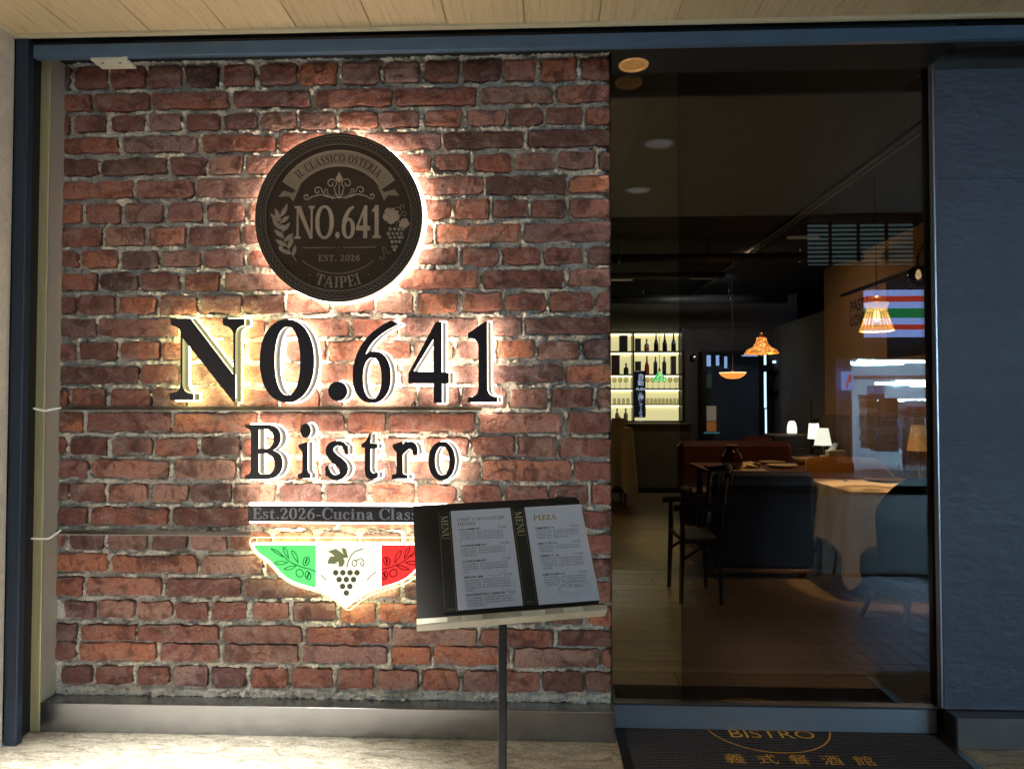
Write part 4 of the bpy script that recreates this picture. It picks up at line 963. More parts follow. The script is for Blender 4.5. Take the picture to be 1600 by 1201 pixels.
# olive branch
def leaf(cx, cy, L, w, ang, n=9):
    a = math.radians(ang); ca, sa = math.cos(a), math.sin(a); up = []; dn = []
    for i in range(n):
        u = i/(n-1); h = w*math.sin(PI*u)**.8*(1-.25*u); up.append((u*L, h)); dn.append((u*L, -h))
    return [(cx+x*ca-y*sa, cy-(x*sa+y*ca)) for x, y in up+dn[::-1][1:-1]]
mb = MB(); vein = MB()
stem = [(322,878),(285,828),(255,770),(232,700),(218,640),(228,590),(262,532)]
relief(mb, stem, .0017)
for (x, y, L, w, a) in ((228,610,80,15,62),(222,640,85,15,112),(222,650,70,14,38),(215,640,70,13,140),(228,690,85,15,130),(236,700,70,13,48),(245,740,78,15,140),(250,760,70,15,42),(262,790,80,15,150),(272,805,75,15,68),(290,835,80,14,160),(300,850,70,13,75)):
    p = [m2(*q) for q in leaf(x, y, L, w, a)]; slab(mb, [p[::-1]], WALLF, DM+.0022, DM-.001)
    aa = math.radians(a); relief(vein, [(x, y), (x+L*.9*math.cos(aa), y-L*.9*math.sin(aa))], .0008, DM+.0022, 4)
for (x, y) in ((238,672),(226,800)): mb.lathe([(0,-.005),(.006,-.004),(.009,-.002),(.010,.001)], WALLF(*m2(x, y), DM), 12, axis='y')
br = mb.build('olive_branch', mat('branch_bronze', S(160,146,132), .42, .2, var=.2, vscale=20), t); vein.build('leaf_veins', MT['bronze_mid'], br)
# grapes
def vine_leaf(cx, cy, r, rot=0., n=60):
    o = []
    for i in range(n):
        a = 2*PI*i/n; k = .74+.20*abs(math.cos(2.5*a))**.7+.05*math.cos(15*a)-(.30 if abs(((a+PI) % (2*PI))-PI) < .12 else 0); k = max(.3, k)
        o.append((cx+r*k*math.cos(a+rot), cy-r*k*math.sin(a+rot)))
    return o
mb = MB(); vein = MB()
for (x, y, r, ro_) in ((893,612,54,.9),(970,660,34,2.4)):
    p = [m2(*q) for q in vine_leaf(x, y, r, ro_)]; slab(mb, [p[::-1] if True else p], WALLF, DM+.0026, DM-.001)
    for k in range(5): relief(vein, [(x, y), (x+r*.75*math.cos(ro_+k*2*PI/5), y-r*.75*math.sin(ro_+k*2*PI/5))], .0009, DM+.0026, 4)
lf = mb.build('vine_leaf', mat('leaf_bronze', S(170,154,138), .42, .2, var=.2, vscale=20), t); vein.build('leaf_veins', MT['bronze_hi'], lf)
mb = MB()
for row, (y, xs__) in enumerate(((692,(888,915,942,966)),(718,(878,904,930,956)),(742,(888,914,940,960)),(768,(900,924,944)),(796,(904,924)),(816,(914,)))):
    for x in xs__: mb.lathe([(0,-.0085),(.004,-.0075),(.0068,-.005),(.0082,-.001),(.0082,.002)], WALLF(*m2(x, y), DM), 10, axis='y')
mb.build('grape_bunch', MT['bronze_mid'], t)
mb = MB(); relief(mb, [(905,575),(935,560),(950,580)]+spiral(962,560,18,6,PI*1.2,-PI*.7,12), .0015); relief(mb, [(930,640),(950,610)]+spiral(970,605,18,6,PI*.8,-PI*1.1,12), .0015); relief(mb, [(925,680),(925,660),(945,640)], .0015); relief(mb, [(895,830),(870,838)]+spiral(848,812,14,5,-.2,PI*1.6,12)+[(850,850)]+spiral(836,862,16,6,.4,-PI*1.4,12), .0013); mb.build('tendrils', MT['bronze_mid'], t)

# ---------------------------------------------------------------- name bar
YB_ = -.065
a = W(387.5, 789.5, YB_); b = W(698, 816.5, YB_)
t = empty('name_bar', ((a[0]+b[0])/2, YB_, b[1]), 'black name bar with grey lettering glowing along both edges below Bistro', 'sign')
mb = MB(); mb.box((a[0], YB_, b[1]), (b[0], YB_+.006, a[1])); mb.build('panel', MT['black_acrylic'], t)
mb = MB(); frb = Frame((0, YB_, 0), (1,0,0), (0,0,1)); ht = a[1]-b[1]
xa = W(395, 800, YB_)[0]; xb = W(642, 800, YB_)[0]; size = ht*.70; sx = (xb-xa)/text_w('Est.2026-Cucina Clas', size, .05)
text(mb, 'Est.2026-Cucina Classica', frb, xa, b[1]+ht*.17, size, .0012, None, track=.05, sx=sx, res=60, off=-.012); mb.build('lettering', mat('grey_lettering', S(150,154,164), .5, var=.04), t)
MT['bar_glow'] = glow('name_bar_glow', (1., .85, .66), 16.0)
mb = MB(); mb.box((a[0]+.004, YB_+.0065, a[1]-.006), (b[0]-.004, -.040, a[1]+.010)); mb.box((a[0]+.004, YB_+.0065, b[1]-.007), (b[0]-.004, -.040, b[1]+.004)); mb.build('glow_plate', MT['bar_glow'], t)
# ---------------------------------------------------------------- flag shield
YG = -.060
def fz(x, y): return (370+x/5.161, 760+y/5.161)
SHL = path((118,458),(885,458),(885,976),((815,915),(760,872),(650,832)),((560,806),(470,790),(395,742)),((325,692),(300,640),(262,608)),((215,566),(140,545),(118,458)))
low = [q for q in SHL[3:]]                       # tip -> left
outline = [(118,458),(1652,458)]+[(1770-x, y) for x, y in low[::-1][1:]]+[(885,976)]+low[:-1]
def fl(poly): return [W(*fz(x, y), YG) for x, y in poly]
def fl_p(poly): return [PY(*fz(x, y), YG) for x, y in poly]
shield = Shape(); shield.poly(fl(outline))
lo0, lo1, lo2, lo3 = shield.loops(.0022, (0, -.0035, -.0185, .009), .2)
t = empty('flag_shield', (W(542, 950, YG)[0], YG, W(542, 950, YG)[1]), 'glowing green, white and red shield with grapes, partly behind the menu stand', 'sign')
MT['f_green'] = glow('lit_green_acrylic', S(92,224,116), 1.0); MT['f_white'] = glow('lit_white_acrylic', (1.0, .95, .74), 1.02); MT['f_red'] = glow('lit_red_acrylic', S(232,44,44), .95)
MT['f_edge'] = glow('shield_edge_glow', (1.0, .95, .58), 12.0); MT['f_line'] = glow('shield_outer_line', (.96, .98, .30), 4.0)
# colour panels clipped against the shield
def clip(x0, x1):
    s_ = Shape(); big_ = fl(rect(x0, 300, x1, 1100)); s_.items.append(('p', [fl(outline)], [fl(rect(-300, 300, x0, 1100)), fl(rect(x1, 300, 2200, 1100))])); return s_.loops(.0022, (0.006,), .2)[0]
mb = MB(); slab(mb, clip(40, 652), WALLF, -YG, None); green = mb.build('green_panel', MT['f_green'], t)
mb = MB(); slab(mb, clip(664, 1142), WALLF, -YG, None); mb.build('white_panel', MT['f_white'], t)
mb = MB(); slab(mb, clip(1152, 1760), WALLF, -YG, None); mb.build('red_panel', MT['f_red'], t)
mb = MB(); slab(mb, lo0, WALLF, -YG-.003, .040); mb.build('glow_body', MT['f_edge'], t)
ob = [[(x+.002, z+.003) for x, z in l] for l in lo2]
mb = MB()
for l in ob: mb.tube([WALLF(x, z, .036) for x, z in l], .0021, 5, closed=True)
mb.build('backplate_edge', MT['f_line'], t)
flat, tr = tess(ob); mb = MB(); mb.add([WALLF(x, z, .0355) for x, z in flat], tr); mb.build('backplate', glass_mat('clear_backplate', (.96,.97,.88), .03), t)
for (x, y) in ((165,430),(575,825),(775,905),(1000,905)): mb = MB(); mb.lathe([(0,-.004),(.003,-.003),(.0036,0)], WALLF(*W(*fz(x, y), -.037), .037), 8, axis='y'); mb.build('screw', MT['f_line'], t)
MT['ink'] = mat('olive_ink', S(60,64,50), .8, var=.05, em=S(104,102,82), es=.55, spec=0); MT['ink_g'] = mat('deep_green_ink', S(12,50,28), .8, var=.05, em=S(30,112,64), es=.6, spec=0); MT['ink_r'] = mat('dark_red_ink', S(50,8,10), .8, var=.05, em=S(120,24,24), es=.5, spec=0)
DG = -YG+.0006
def fline(mb, pts, w, d=DG+.0012): mb.tube([WALLF(*W(*fz(a_, b_), YG), d) for a_, b_ in pts], w*1.55, 5)
def branch(sg, m_):
    mb = MB(); g = lambda L: [(885+sg*(x-885), y) for x, y in L]
    fline(mb, g(catmull([(360,545),(430,605),(520,645),(600,668),(660,695),(700,730),(718,752)], 4)), .0011)
    for lf_ in ([(372,565),(300,520),(278,498),(340,525)],[(420,580),(385,530),(376,488),(405,515)],[(497,615),(455,560),(445,515),(480,545)],[(412,610),(350,600),(304,615),(360,628)],[(480,635),(430,640),(382,665),(440,665)]):
        a_, b_, c_, d_ = lf_; fline(mb, g(catmull([a_, b_, c_, d_, a_], 6)), .0010)
    for (cx, cy, rx, ry, ang) in ((560,600,24,36,20),(508,696,28,32,-40),(575,715,22,34,-15)):
        ca, sa = math.cos(math.radians(ang)), math.sin(math.radians(ang))
        fline(mb, g([(cx+rx*math.cos(q)*ca-ry*math.sin(q)*sa, cy+rx*math.cos(q)*sa+ry*math.sin(q)*ca) for q in np.linspace(0, 2*PI, 20)]), .0011)
        if cx != 508: fline(mb, g([(cx-6, cy+18), (cx+2, cy-5), (cx+8, cy-22)]), .0022)
    mb.build('olive_branch', m_, t)
branch(1, MT['ink_g']); branch(-1, MT['ink_r'])
mb = MB()
for y, xs__ in ((692,(798,856,914,970)),(747,(826,884,942)),(802,(854,912)),(855,(884,))):
    for x in xs__:
        q = W(*fz(x, y), YG); mb.add([WALLF(q[0]+.0118*math.cos(a_), q[1]+.0118*math.sin(a_), DG+.001) for a_ in np.linspace(0, 2*PI, 25)[:-1]], [tuple(range(24))])
mb.build('grape_bunch', MT['ink'], t)
mb = MB()
for pl in ([(900,570),(880,500),(845,490),(855,530),(870,548),(800,500),(735,520),(775,545),(790,560),(755,562),(738,590),(732,618),(790,622),(820,600),(822,645),(858,640),(872,600),(860,575)],):
    s_ = Shape(); s_.poly(fl(pl)); slab(mb, s_.loops(.0011, (0,), .3)[0], WALLF, DG+.001, None)
mb.build('vine_leaf', mat('leaf_ink', S(80,84,58), .8, var=.1, em=S(138,140,98), es=.7, spec=0), t)
mb = MB(); fline(mb, catmull([(888,648),(905,590),(945,530),(1022,497)], 5), .0014)
fline(mb, [(950+20*math.cos(q), 615+24*math.sin(q)) for q in np.linspace(0, 2*PI, 16)], .0012); fline(mb, catmull([(955,600),(1000,578),(1026,605),(1015,638),(998,620),(1008,606)], 5), .0012); mb.build('tendrils', MT['ink'], t)

# ================================================================== MENU STAND
MU, MW = .2165, .146
tl, yw, ro = math.radians(37.3), math.radians(9.7), math.radians(2.4)
def _rz(v, a): return Vector((v[0]*math.cos(a)-v[1]*math.sin(a), v[0]*math.sin(a)+v[1]*math.cos(a), v[2]))
bex = _rz((math.cos(ro), math.sin(ro)*math.sin(tl), math.sin(ro)*math.cos(tl)), yw)
bez_ = _rz((-math.sin(ro), math.cos(ro)*math.sin(tl), math.cos(ro)*math.cos(tl)), yw)
BF = Frame((-.093, -1.35, 1.035), bex, bez_)
def BP(px, py, d=0.):                               # photo pixel to board coordinates
    r = _ray(px, py); o = BF.o+BF.n*d; tt = (o-_C).dot(BF.n)/r.dot(BF.n); q = _C+r*tt-BF.o
    return (q.dot(BF.ex), q.dot(BF.ez))
t = empty('menu_stand', (-.093, -1.25, 0), 'black menu stand on a slim square pole in front of the brick wall', 'menu stand')
def rrect(x0, y0, x1, y1, r, n=5, corners=(1,1,1,1)):
    o = []
    for k, (cx, cy_, a) in enumerate(((x1-r, y0+r, -PI/2), (x1-r, y1-r, 0), (x0+r, y1-r, PI/2), (x0+r, y0+r, PI))):
        if corners[k]: o += [(cx+r*math.cos(a+PI/2*i/n), cy_+r*math.sin(a+PI/2*i/n)) for i in range(n+1)]
        else: o.append([(x1,y0),(x1,y1),(x0,y1),(x0,y0)][k])
    return o
mb = MB(); slab(mb, [rrect(-MU, -MW, MU, MW, .014)], BF, -.0065, -.011); flat, tr = tess([rrect(-MU, -MW, MU, MW, .014)]); mb.add([BF(a, b, -.011) for a, b in flat], [q[::-1] for q in tr]); mb.build('back_plate', MT['black_paint'], t)
MT['lip'] = mat('pale_acrylic_lip', S(214,204,176), .22, .25, var=.22, vscale=11, stretch=(1,1,1))
mb = MB()
pr = [(-.012,-MW-.030),(.030,-MW-.030),(.034,-MW-.026),(.034,-MW-.006),(.030,-MW-.003),(.027,-MW-.003),(.027,-MW-.020),(-.004,-MW-.020)]
def lipsec(mb, u0, u1, pr, m=None):
    n = len(pr); vs = [BF(u, w, d) for u in (u0, u1) for d, w in pr]
    mb.add(vs, [tuple(range(n)), tuple(range(2*n-1, n-1, -1))]+[(i, n+i, n+(i+1) % n, (i+1) % n) for i in range(n)])
lipsec(mb, -MU-.002, MU+.006, [(-.011,-MW-.028),(.024,-MW-.028),(.026,-MW-.026),(.026,-MW-.0145),(.024,-MW-.0125),(-.011,-MW-.0125)]); mb.build('ledge', MT['lip'], t)
mb = MB(); lipsec(mb, -MU-.002, MU+.004, [(-.006,-MW-.0122),(.020,-MW-.0122),(.020,-MW-.0085),(-.006,-MW-.0085)]); mb.build('ledge_felt', MT['black_paint'], t)
MT['lip_glint'] = mat('lip_glint_paint', S(238,230,206), .3, .1, var=.05)  # pale strips paint the bright reflections along the ledge
for u0, u1 in ((-.205,-.150),(-.118,-.07),(.02,.075),(.118,.165)): mb = MB(); lipsec(mb, u0, u1, [(.0262,-MW-.0255),(.0268,-MW-.0255),(.0268,-MW-.0150),(.0262,-MW-.0150)]); mb.build('ledge_glint', MT['lip_glint'], t)
pc = PY(785.5, 1000, -1.28)
mb = MB(); mb.box((pc.x-.0105, -1.30, .012), (pc.x+.0105, -1.279, .985), .002); mb.build('pole', MT['black_paint'], t)
mb = MB(); mb.lathe([(0,.018),(.14,.016),(.15,.010),(.15,.001),(0,.001)], (pc.x, -1.289, 0), 36); mb.build('base', MT['black_paint'], t)
mb = MB(); mb.bar((pc.x, -1.289, .96), BF(.0, -.02, -.011), .05, .02); mb.box((pc.x-.02, -1.315, .93), (pc.x+.02, -1.262, .985), .003); mb.build('bracket', MT['black_paint'], t)
# the folder on it
fo = empty('menu_folder', BF(0, -MW, 0), 'open black menu folder with two white pages resting on the stand', 'menu folder')
mb = MB(); slab(mb, [rrect(-MU+.001, -MW-.006, MU-.004, MW-.002, .012, corners=(0,1,0,0))], BF, -.001, -.006); mb.build('cover', mat('black_leatherette', S(24,22,22), .5, var=.15, vscale=30, bump=.12, bscale=500), fo)
MT['band'] = mat('dark_green_band', S(30,38,34), .55, var=.1, vscale=20)
MT['page'] = mat('white_menu_page', S(238,240,250), .6, var=.02, vscale=10)
MT['gold'] = mat('muted_gold_print', S(176,150,98), .5, var=.1); MT['gold_l'] = mat('pale_gold_print', S(196,182,140), .5, var=.1)
MT['print'] = mat('dark_print', S(44,44,56), .7, var=0); MT['print_l'] = mat('grey_print', S(104,104,120), .7, var=0); MT['sketch'] = mat('faint_sketch_line', S(170,168,176), .7, var=0)
w0, w1 = -MW-.005, MW-.012
def colrect(c, d): return [BP(*q, d) for q in c]
def page(name, tl_, tr_, br_, bl_, d, m, lab=None):
    c = [BP(*q, d) for q in (bl_, br_, tr_, tl_)]
    u0 = (c[0][0]+c[3][0])/2; u1 = (c[1][0]+c[2][0])/2; v0 = (c[0][1]+c[1][1])/2; v1 = (c[2][1]+c[3][1])/2
    mb = MB(); slab(mb, [rect(u0, v0, u1, v1)], BF, d, -.001); o = mb.build(name, m, fo)
    if lab: o['label'] = lab
    return o, (u0, v0, u1, v1)
def menu_band(tl_, tr_, br_, bl_, d, my, lab):
    o, (u0, v0, u1, v1) = page('green_band', tl_, tr_, br_, bl_, d, MT['band'], lab)
    fd = Frame(BF(0, 0, d), -BF.ez, BF.ex)          # reads downwards
    mb = MB(); sz = (u1-u0)*.56
    text(mb, 'MENU', fd, -BP(*my, d)[1], u0+(u1-u0)*.22, sz, .0004, None, track=.06, res=60)
    mb.build('band_lettering', MT['gold_l'], o)
    mb = MB(); i_ = .0022; rr = rect(u0+i_, v0+i_, u1-i_, v1-i_)
    mb.tube([BF(a, b, d+.0002) for a, b in rr], .0004, 4, closed=True); mb.tube([BF(u0+(u1-u0)*a, v0+.008, d+.0002) for a in (.2, .75)], .0004, 4); mb.build('band_border', MT['gold'], o)
menu_band((683,802),(702,799),(716,955),(695,958), .0008, (690,806), None)
menu_band((798,795),(818,793),(841,943),(820,946), .0012, (808,799), None)
pgl, L_ = page('page', (703,798),(796.5,793),(818,945),(717,953), .0016, MT['page'], 'left white page headed with signature dishes')
pgr, R_ = page('page', (819.5,792.5),(907,787),(938,937),(842,944), .0016, MT['page'], 'right white page headed with pizza')
FR = Frame(BF(0, 0, .0016), BF.ex, BF.ez)
FILL = '精選義大利進口食材搭配主廚特製醬汁慢火熬煮香氣濃郁口感滑順每日限量供應佐以新鮮時蔬與陳年起司入口層次豐富令人回味'
def para(mb, u, w, wid, lines, size, last=.6, seed=0):
    n = int(wid/(size*1.02)); r = random.Random(seed)
    for i in range(lines):
        k = n if i < lines-1 else int(n*last); a = r.randrange(len(FILL)); s_ = ''.join(FILL[(a+j) % len(FILL)] for j in range(k))
        if k > 12: s_ = s_[:9]+'，'+s_[10:]
        sans(mb, s_, FR, u, w-i*size*1.5, size, .0002)
def at(px, py): return BP(px, py, .0016)
mb = MB(); u, w = at(714.5, 814.5); u2, w2 = at(789, 808.5); sz = .0092
sx = (u2-u)/text_w("CHEF'S SIGNATURE", sz, .02); text(mb, "CHEF'S SIGNATURE", FR, u, w, sz, .0003, None, track=.02, sx=sx, res=50)
u, w = at(715.5, 821.5); text(mb, 'DISHES', FR, u, w, sz, .0003, None, track=.02, sx=sx, res=50); mb.build('heading', mat('taupe_print', S(150,136,120), .6, var=0), pgl)
mb = MB(); u, w = at(834, 812.5); u2, w2 = at(870, 810); sz = .0135; sx = (u2-u)/text_w('PIZZA', sz, .03); text(mb, 'PIZZA', FR, u, w, sz, .0003, None, track=.03, sx=sx, res=60, off=-.015); mb.build('heading', MT['gold'], pgr)
def dish(nm, xy, size, price, pxy, pend, lines, pu, last, seed):
    pg = pgl if xy[0] < 800 else pgr
    u, w = at(*xy); mb = MB(); sans(mb, nm, FR, u, w, size, .0003, bold=.022); mb.build('dish_name', MT['print'], pg)
    u2, w2 = at(*pxy); mb = MB(); text(mb, price, FR, u2, w2, .0052, .0003, None, track=.02, res=40, anchor='l'); mb.build('price', MT['print_l'], pg)
    ue, _ = at(*pend); mb = MB(); para(mb, u+pu, w-.0072, ue-u-pu, lines, .0042, last, seed); mb.build('description', MT['print_l'], pg)
for n_, a, p_, pxy, pe, ln, la in (('641頂上金醬義大利麵', (717,828.5), 'NT.580', (778,824.5), (789,826), 5, .06), ('641干貝奶油白醬義大利麵', (719.5,854), 'NT.590', (782,849.5), (792,850), 4, .35), ('641雙菇奶油燉義大利麵', (722,878.5), 'NT.620', (785,873.5), (796,874), 4, .15),
      ('布蘭城海鮮二重奏', (725,903.5), 'NT.560', (787.5,898.5), (799,899), 5, .2), ('極品牛肝菌松露燉飯佐頂級鱘魚子醬', (728,931), 'NT.520', (793,926.5), (804,927), 4, .45)):
    dish(n_, a, .0058, p_, pxy, pe, ln, .0012, la, int(a[1]))
for n_, a, p_, pxy, pe, ln, la in (('鐵鍋義式魚腸 11吋', (836.5,826.5), 'NT.350', (891,822.5), (905,823), 4, .75), ('鐵鍋瑪格麗特 11吋', (840.5,850.5), 'NT.350', (895,846.5), (909,847), 3, .35), ('鐵鍋蒜味雞丁 11吋', (844,870), 'NT.380', (899,866), (913,866), 5, .25), ('鐵鍋辣味墨西哥 11吋', (848.5,899), 'NT.420', (905,894.5), (919,895), 4, .35)):
    dish(n_, a, .0058, p_, pxy, pe, ln, .0012, la, int(a[1])+3)
def sk(mb, pts, r=.00035): mb.tube([FR(*at(x, y), .0002) for x, y in pts], r, 3)
mb = MB()
E2 = lambda cx, cy_, rx, ry, n=36, a0=0, a1=2*PI: [(cx+rx*math.cos(q), cy_-.10*rx*math.cos(q)+ry*math.sin(q)) for q in np.linspace(a0, a1, n)]
sk(mb, E2(898.5, 920.5, 27, 12.5)); sk(mb, E2(897, 918.5, 24, 10.5)); sk(mb, E2(896, 917.5, 21, 8.5)); sk(mb, [(916,910),(922,904),(928,899),(929,902),(922,907),(918,911)])
r9 = random.Random(3)
for k in range(14): sk(mb, E2(882+r9.random()*30, 917+r9.random()*3-4, 3, 1.6, 10))
mb.build('pan_sketch', MT['sketch'], pgr)
mb = MB(); sk(mb, E2(775, 892, 14, 7)); sk(mb, E2(783, 888, 6, 6)); sk(mb, E2(795, 915, 11, 6)); sk(mb, E2(797, 911, 8, 5)); sk(mb, [(790,845),(797,846),(799,856),(794,862),(788,861)]); mb.build('food_sketches', MT['sketch'], pgl)
# binder clip
cu, cw = BP(876, 783, .002)
t = empty('binder_clip', BF(cu, cw, .002), 'small black binder clip with silver wire handles at the top edge of the menu', 'clip')
mb = MB(); vs = [(-.013, .001), (.013, .001), (.011, .012), (-.011, .012)]
f2 = lambda u, w, d: BF(cu+u, MW-.012+w, d)
mb.add([f2(-.012,0,.004), f2(.012,0,.004), f2(.011,.014,-.002), f2(-.011,.014,-.002), f2(-.012,0,-.014), f2(.012,0,-.014)], [(0,1,2,3),(3,2,5,4)]); mb.build('spring', MT['black_paint'], t)
for k_, (dd, lean) in enumerate(((.003,.003),(-.010,-.006))):
    mb = MB(); mb.tube([f2(-.007,.012,dd), f2(-.005,.028,dd+lean), f2(-.003,.033,dd+lean*1.2), f2(.003,.033,dd+lean*1.2), f2(.005,.028,dd+lean), f2(.007,.012,dd)], .0013, 5); mb.build('wire_handle', MT['steel'], t)

# ================================================================== INSIDE THE RESTAURANT
MT['dwood'] = wood_mat('dark_oak_floor', S(122,98,66), S(84,64,40), .42, grain=(1.0, 16, 16), bump=.05)
fl_in = empty('interior_floor', (0, 4, 0), None, None, kind='structure')
mb = MB(); mb.box((-3, .035, -.15), (4.2, 13, -.022)); mb.build('underlay', MT['black_gap'], fl_in)
r5 = random.Random(5); y = .035; 
while y < 9.0:
    x = -1.0-r5.random()*1.2
    while x < 3.95:
        L_n = r5.uniform(1.3, 2.2); x1 = min(x+L_n, 3.95)
        if x1 > -.2:
            mb = MB(); mb.box((max(x,-1.0)+.0015, y+.0015, -.02), (x1-.0015, y+.1665, 0.0-r5.random()*.0008), .0012); mb.build('floorboard', MT['dwood'], fl_in)
        x = x1
    y += .168
MT['dark_ceil'] = mat('black_ceiling', S(24,25,27), .8, var=.1)
mb = MB(); mb.box((-3, .07, 3.20), (4.2, 13, 3.3)); struct(mb, 'interior_ceiling', MT['dark_ceil'])
MT['gwall'] = mat('grey_plaster', S(120,116,108), .85, var=.12, vscale=3, bump=.15, bscale=30)
MT['bwall'] = mat('beige_plaster', S(188,148,98), .85, var=.10, vscale=2.5, bump=.12, bscale=30)
mb = MB(); mb.box((-3, 8.95, 0), (4.2, 9.15, 2.66)); mb.box((-3, 8.90, 2.661), (4.2, 9.15, 3.2)); struct(mb, 'back_wall', mat('dark_grey_plaster', S(92,88,84), .85, var=.14, vscale=3))
mb = MB(); mb.box((-3.1, .07, 0), (-2.6, 9, 3.2)); struct(mb, 'left_interior_wall', MT['dark_ceil'])
mb = MB(); mb.box((-2.6, .075, 0), (.297, .16, 3.2)); struct(mb, 'panel_back', MT['dark_ceil'])
YK = PX(1288, 500, 3.80).y
ZK = PX(1288, 414, 3.80).z
mb = MB(); mb.box((3.80, .14, 0), (4.1, YK, ZK)); sw_ = struct(mb, 'side_wall_beige', MT['bwall'])
mb = MB(); mb.box((3.83, YK+.002, 0), (4.1, 8.94, 2.66)); struct(mb, 'side_wall_grey', MT['gwall'])
MT['wains'] = wood_mat('wainscot_oak', S(150,112,72), S(104,74,46), .5, grain=(14,14,1.1))
zt = PX(1300, 648, 3.80).z; yy = .40
while yy < YK-.02:
    mb = MB(); mb.box((3.775, yy+.002, .05), (3.799, min(yy+.108, YK), zt), .002); mb.build('wainscot_board', MT['wains'], sw_); yy += .11
mb = MB(); a = PX(1315, 462, 3.79); b = PX(1452, 411, 3.79); mb.bar((3.785, a.y, a.z), (3.785, b.y, a.z), .03, .028); mb.build('picture_rail', MT['black_paint'], sw_)
# wall lettering
fw = Frame((3.797, 0, 0), (0,-1,0), (0,0,1))
a = PX(1328.5, 488.5, 3.797); b = PX(1328.5, 471, 3.797); c = PX(1349, 488, 3.797)
mb = MB(); h = (b.z-a.z); sans(mb, 'PASTA', fw, -a.y, a.z, h*1.38, .002, sx=.95, bold=.015); sans(mb, 'LOVER', fw, -a.y, a.z-h*1.25, h*1.38, .002, sx=.95, bold=.015); mb.build('wall_lettering', mat('black_wall_letters', S(38,30,24), .6, var=0), sw_)
# chalkboard
a = PX(1385, 445, 3.78); b = PX(1452, 445, 3.78); zt_ = PX(1385, 441, 3.78).z; zb_ = PX(1385, 560, 3.78).z
t = empty('chalkboard', (3.79, (a.y+b.y)/2, zb_), 'black chalkboard on the beige wall behind the wall lamp', 'chalkboard')
mb = MB(); mb.box((3.775, b.y, zb_), (3.797, a.y, zt_), .003); mb.build('board', mat('chalk_black', S(28,26,30), .7, var=.2, vscale=6), t)
mb = MB(); f3 = Frame((3.7745, 0, 0), (0,-1,0), (0,0,1))
for i in range(5):
    q = [f3(-a.y+.12+i*.17+.05*math.sin(k*1.9+i), zt_-.08-.05*k/3-.03*math.cos(k*2.3+i), .0006) for k in range(5)]; mb.tube(q, .004, 4)
mb.build('chalk_marks', mat('chalk', S(120,116,112), .9, var=0), t)

# bar shelf
YS = 8.55
a = PY(936, 519, YS); b = PY(1064.5, 660, YS)
t = empty('bar_shelf', ((a.x+b.x)/2, YS, b.z), 'backlit bar shelf with bottles and glasses at the back of the room', 'shelf')
shelf = t
MT['backlit'] = glow('backlit_panel', S(232,220,164), 1.05); MT['led'] = glow('shelf_led', S(255,244,190), 4.5)
ROWY = [519, 549, 585.0, 607.5, 632, 658]             # shelf edges in the survey
zs_ = [PY(1000, v, YS).z for v in ROWY]; xd = PY(990, 600, YS).x
mb = MB(); mb.box((a.x-.5, YS+.22, zs_[-1]), (b.x, YS+.25, zs_[0])); mb.build('light_panel', MT['backlit'], t)
for i, z in enumerate(zs_):
    mb = MB(); mb.box((a.x-.5, YS-.02, z-.012), (b.x+.01, YS+.219, z+.008)); mb.build('shelf_board', MT['black_paint'], t)
    if i < 5:
        mb = MB(); mb.box((a.x-.5, YS+.19, z-.030), (b.x, YS+.215, z-.0125)); mb.build('led_strip', MT['led'], t)
mb = MB(); mb.box((xd-.012, YS-.02, zs_[-1]+.009), (xd+.012, YS+.21, zs_[0]-.013)); mb.build('divider', MT['black_paint'], t)
mb = MB(); mb.box((b.x+.011, YS-.03, zs_[-1]-.03), (b.x+.06, YS+.25, zs_[0]+.06)); mb.build('side_board', MT['black_paint'], t)
def zoomx(x): return 950+x/6.67
BOT = {'wine': [(0,0),(.037,0),(.038,.01),(.038,.10),(.036,.15),(.026,.19),(.014,.24),(.012,.30),(.013,.315),(0,.315)],
       'bord': [(0,0),(.038,0),(.038,.20),(.034,.225),(.014,.25),(.013,.31),(0,.31)],
       'squat': [(0,0),(.045,0),(.047,.01),(.047,.10),(.04,.13),(.016,.15),(.015,.19),(.02,.195),(.02,.21),(0,.21)]}
MT['b_dark'] = mat('dark_bottle_glass', S(26,24,20), .15, var=.1); MT['b_green'] = mat('green_bottle_glass', S(70,82,62), .15, var=.1); MT['b_amber'] = mat('orange_liquor', S(196,86,40), .2, var=.1); MT['b_clear'] = mat('pale_bottle_glass', S(176,160,120), .12, var=.1); MT['gift'] = mat('dark_gift_box', S(44,36,30), .6, var=.15); MT['gift_b'] = mat('brown_gift_box', S(74,40,26), .6, var=.15)
def bottle(px, row, kind, h, m, label, wpx=None, liquor=None):
    z = zs_[row]+.0085; p = PY(px, 600, YS+.09)
    pr = BOT[kind]; sc_ = h/max(q[1] for q in pr); sw2 = (wpx*.0107/2)/max(q[0] for q in pr) if wpx else sc_
    t = empty('bottle', (p.x, YS+.09, z), label, 'bottle')
    mb = MB(); mb.lathe([(r_*sw2, q*sc_) for r_, q in pr], (p.x, YS+.09, z), 14); mb.build('glass', m, t)
    mb = MB(); mb.lathe([(0, h), (.014, h), (.014, h+.012), (0, h+.012)], (p.x, YS+.09, z), 10); mb.build('stopper', MT['gift'], t)
    if liquor:
        mb = MB(); mb.lathe([(max(q[0] for q in pr)*sw2*1.01, .012*1), (max(q[0] for q in pr)*sw2*1.01, h*.3)], (p.x, YS+.09, z), 14); mb.build('liquor_band', liquor, t)
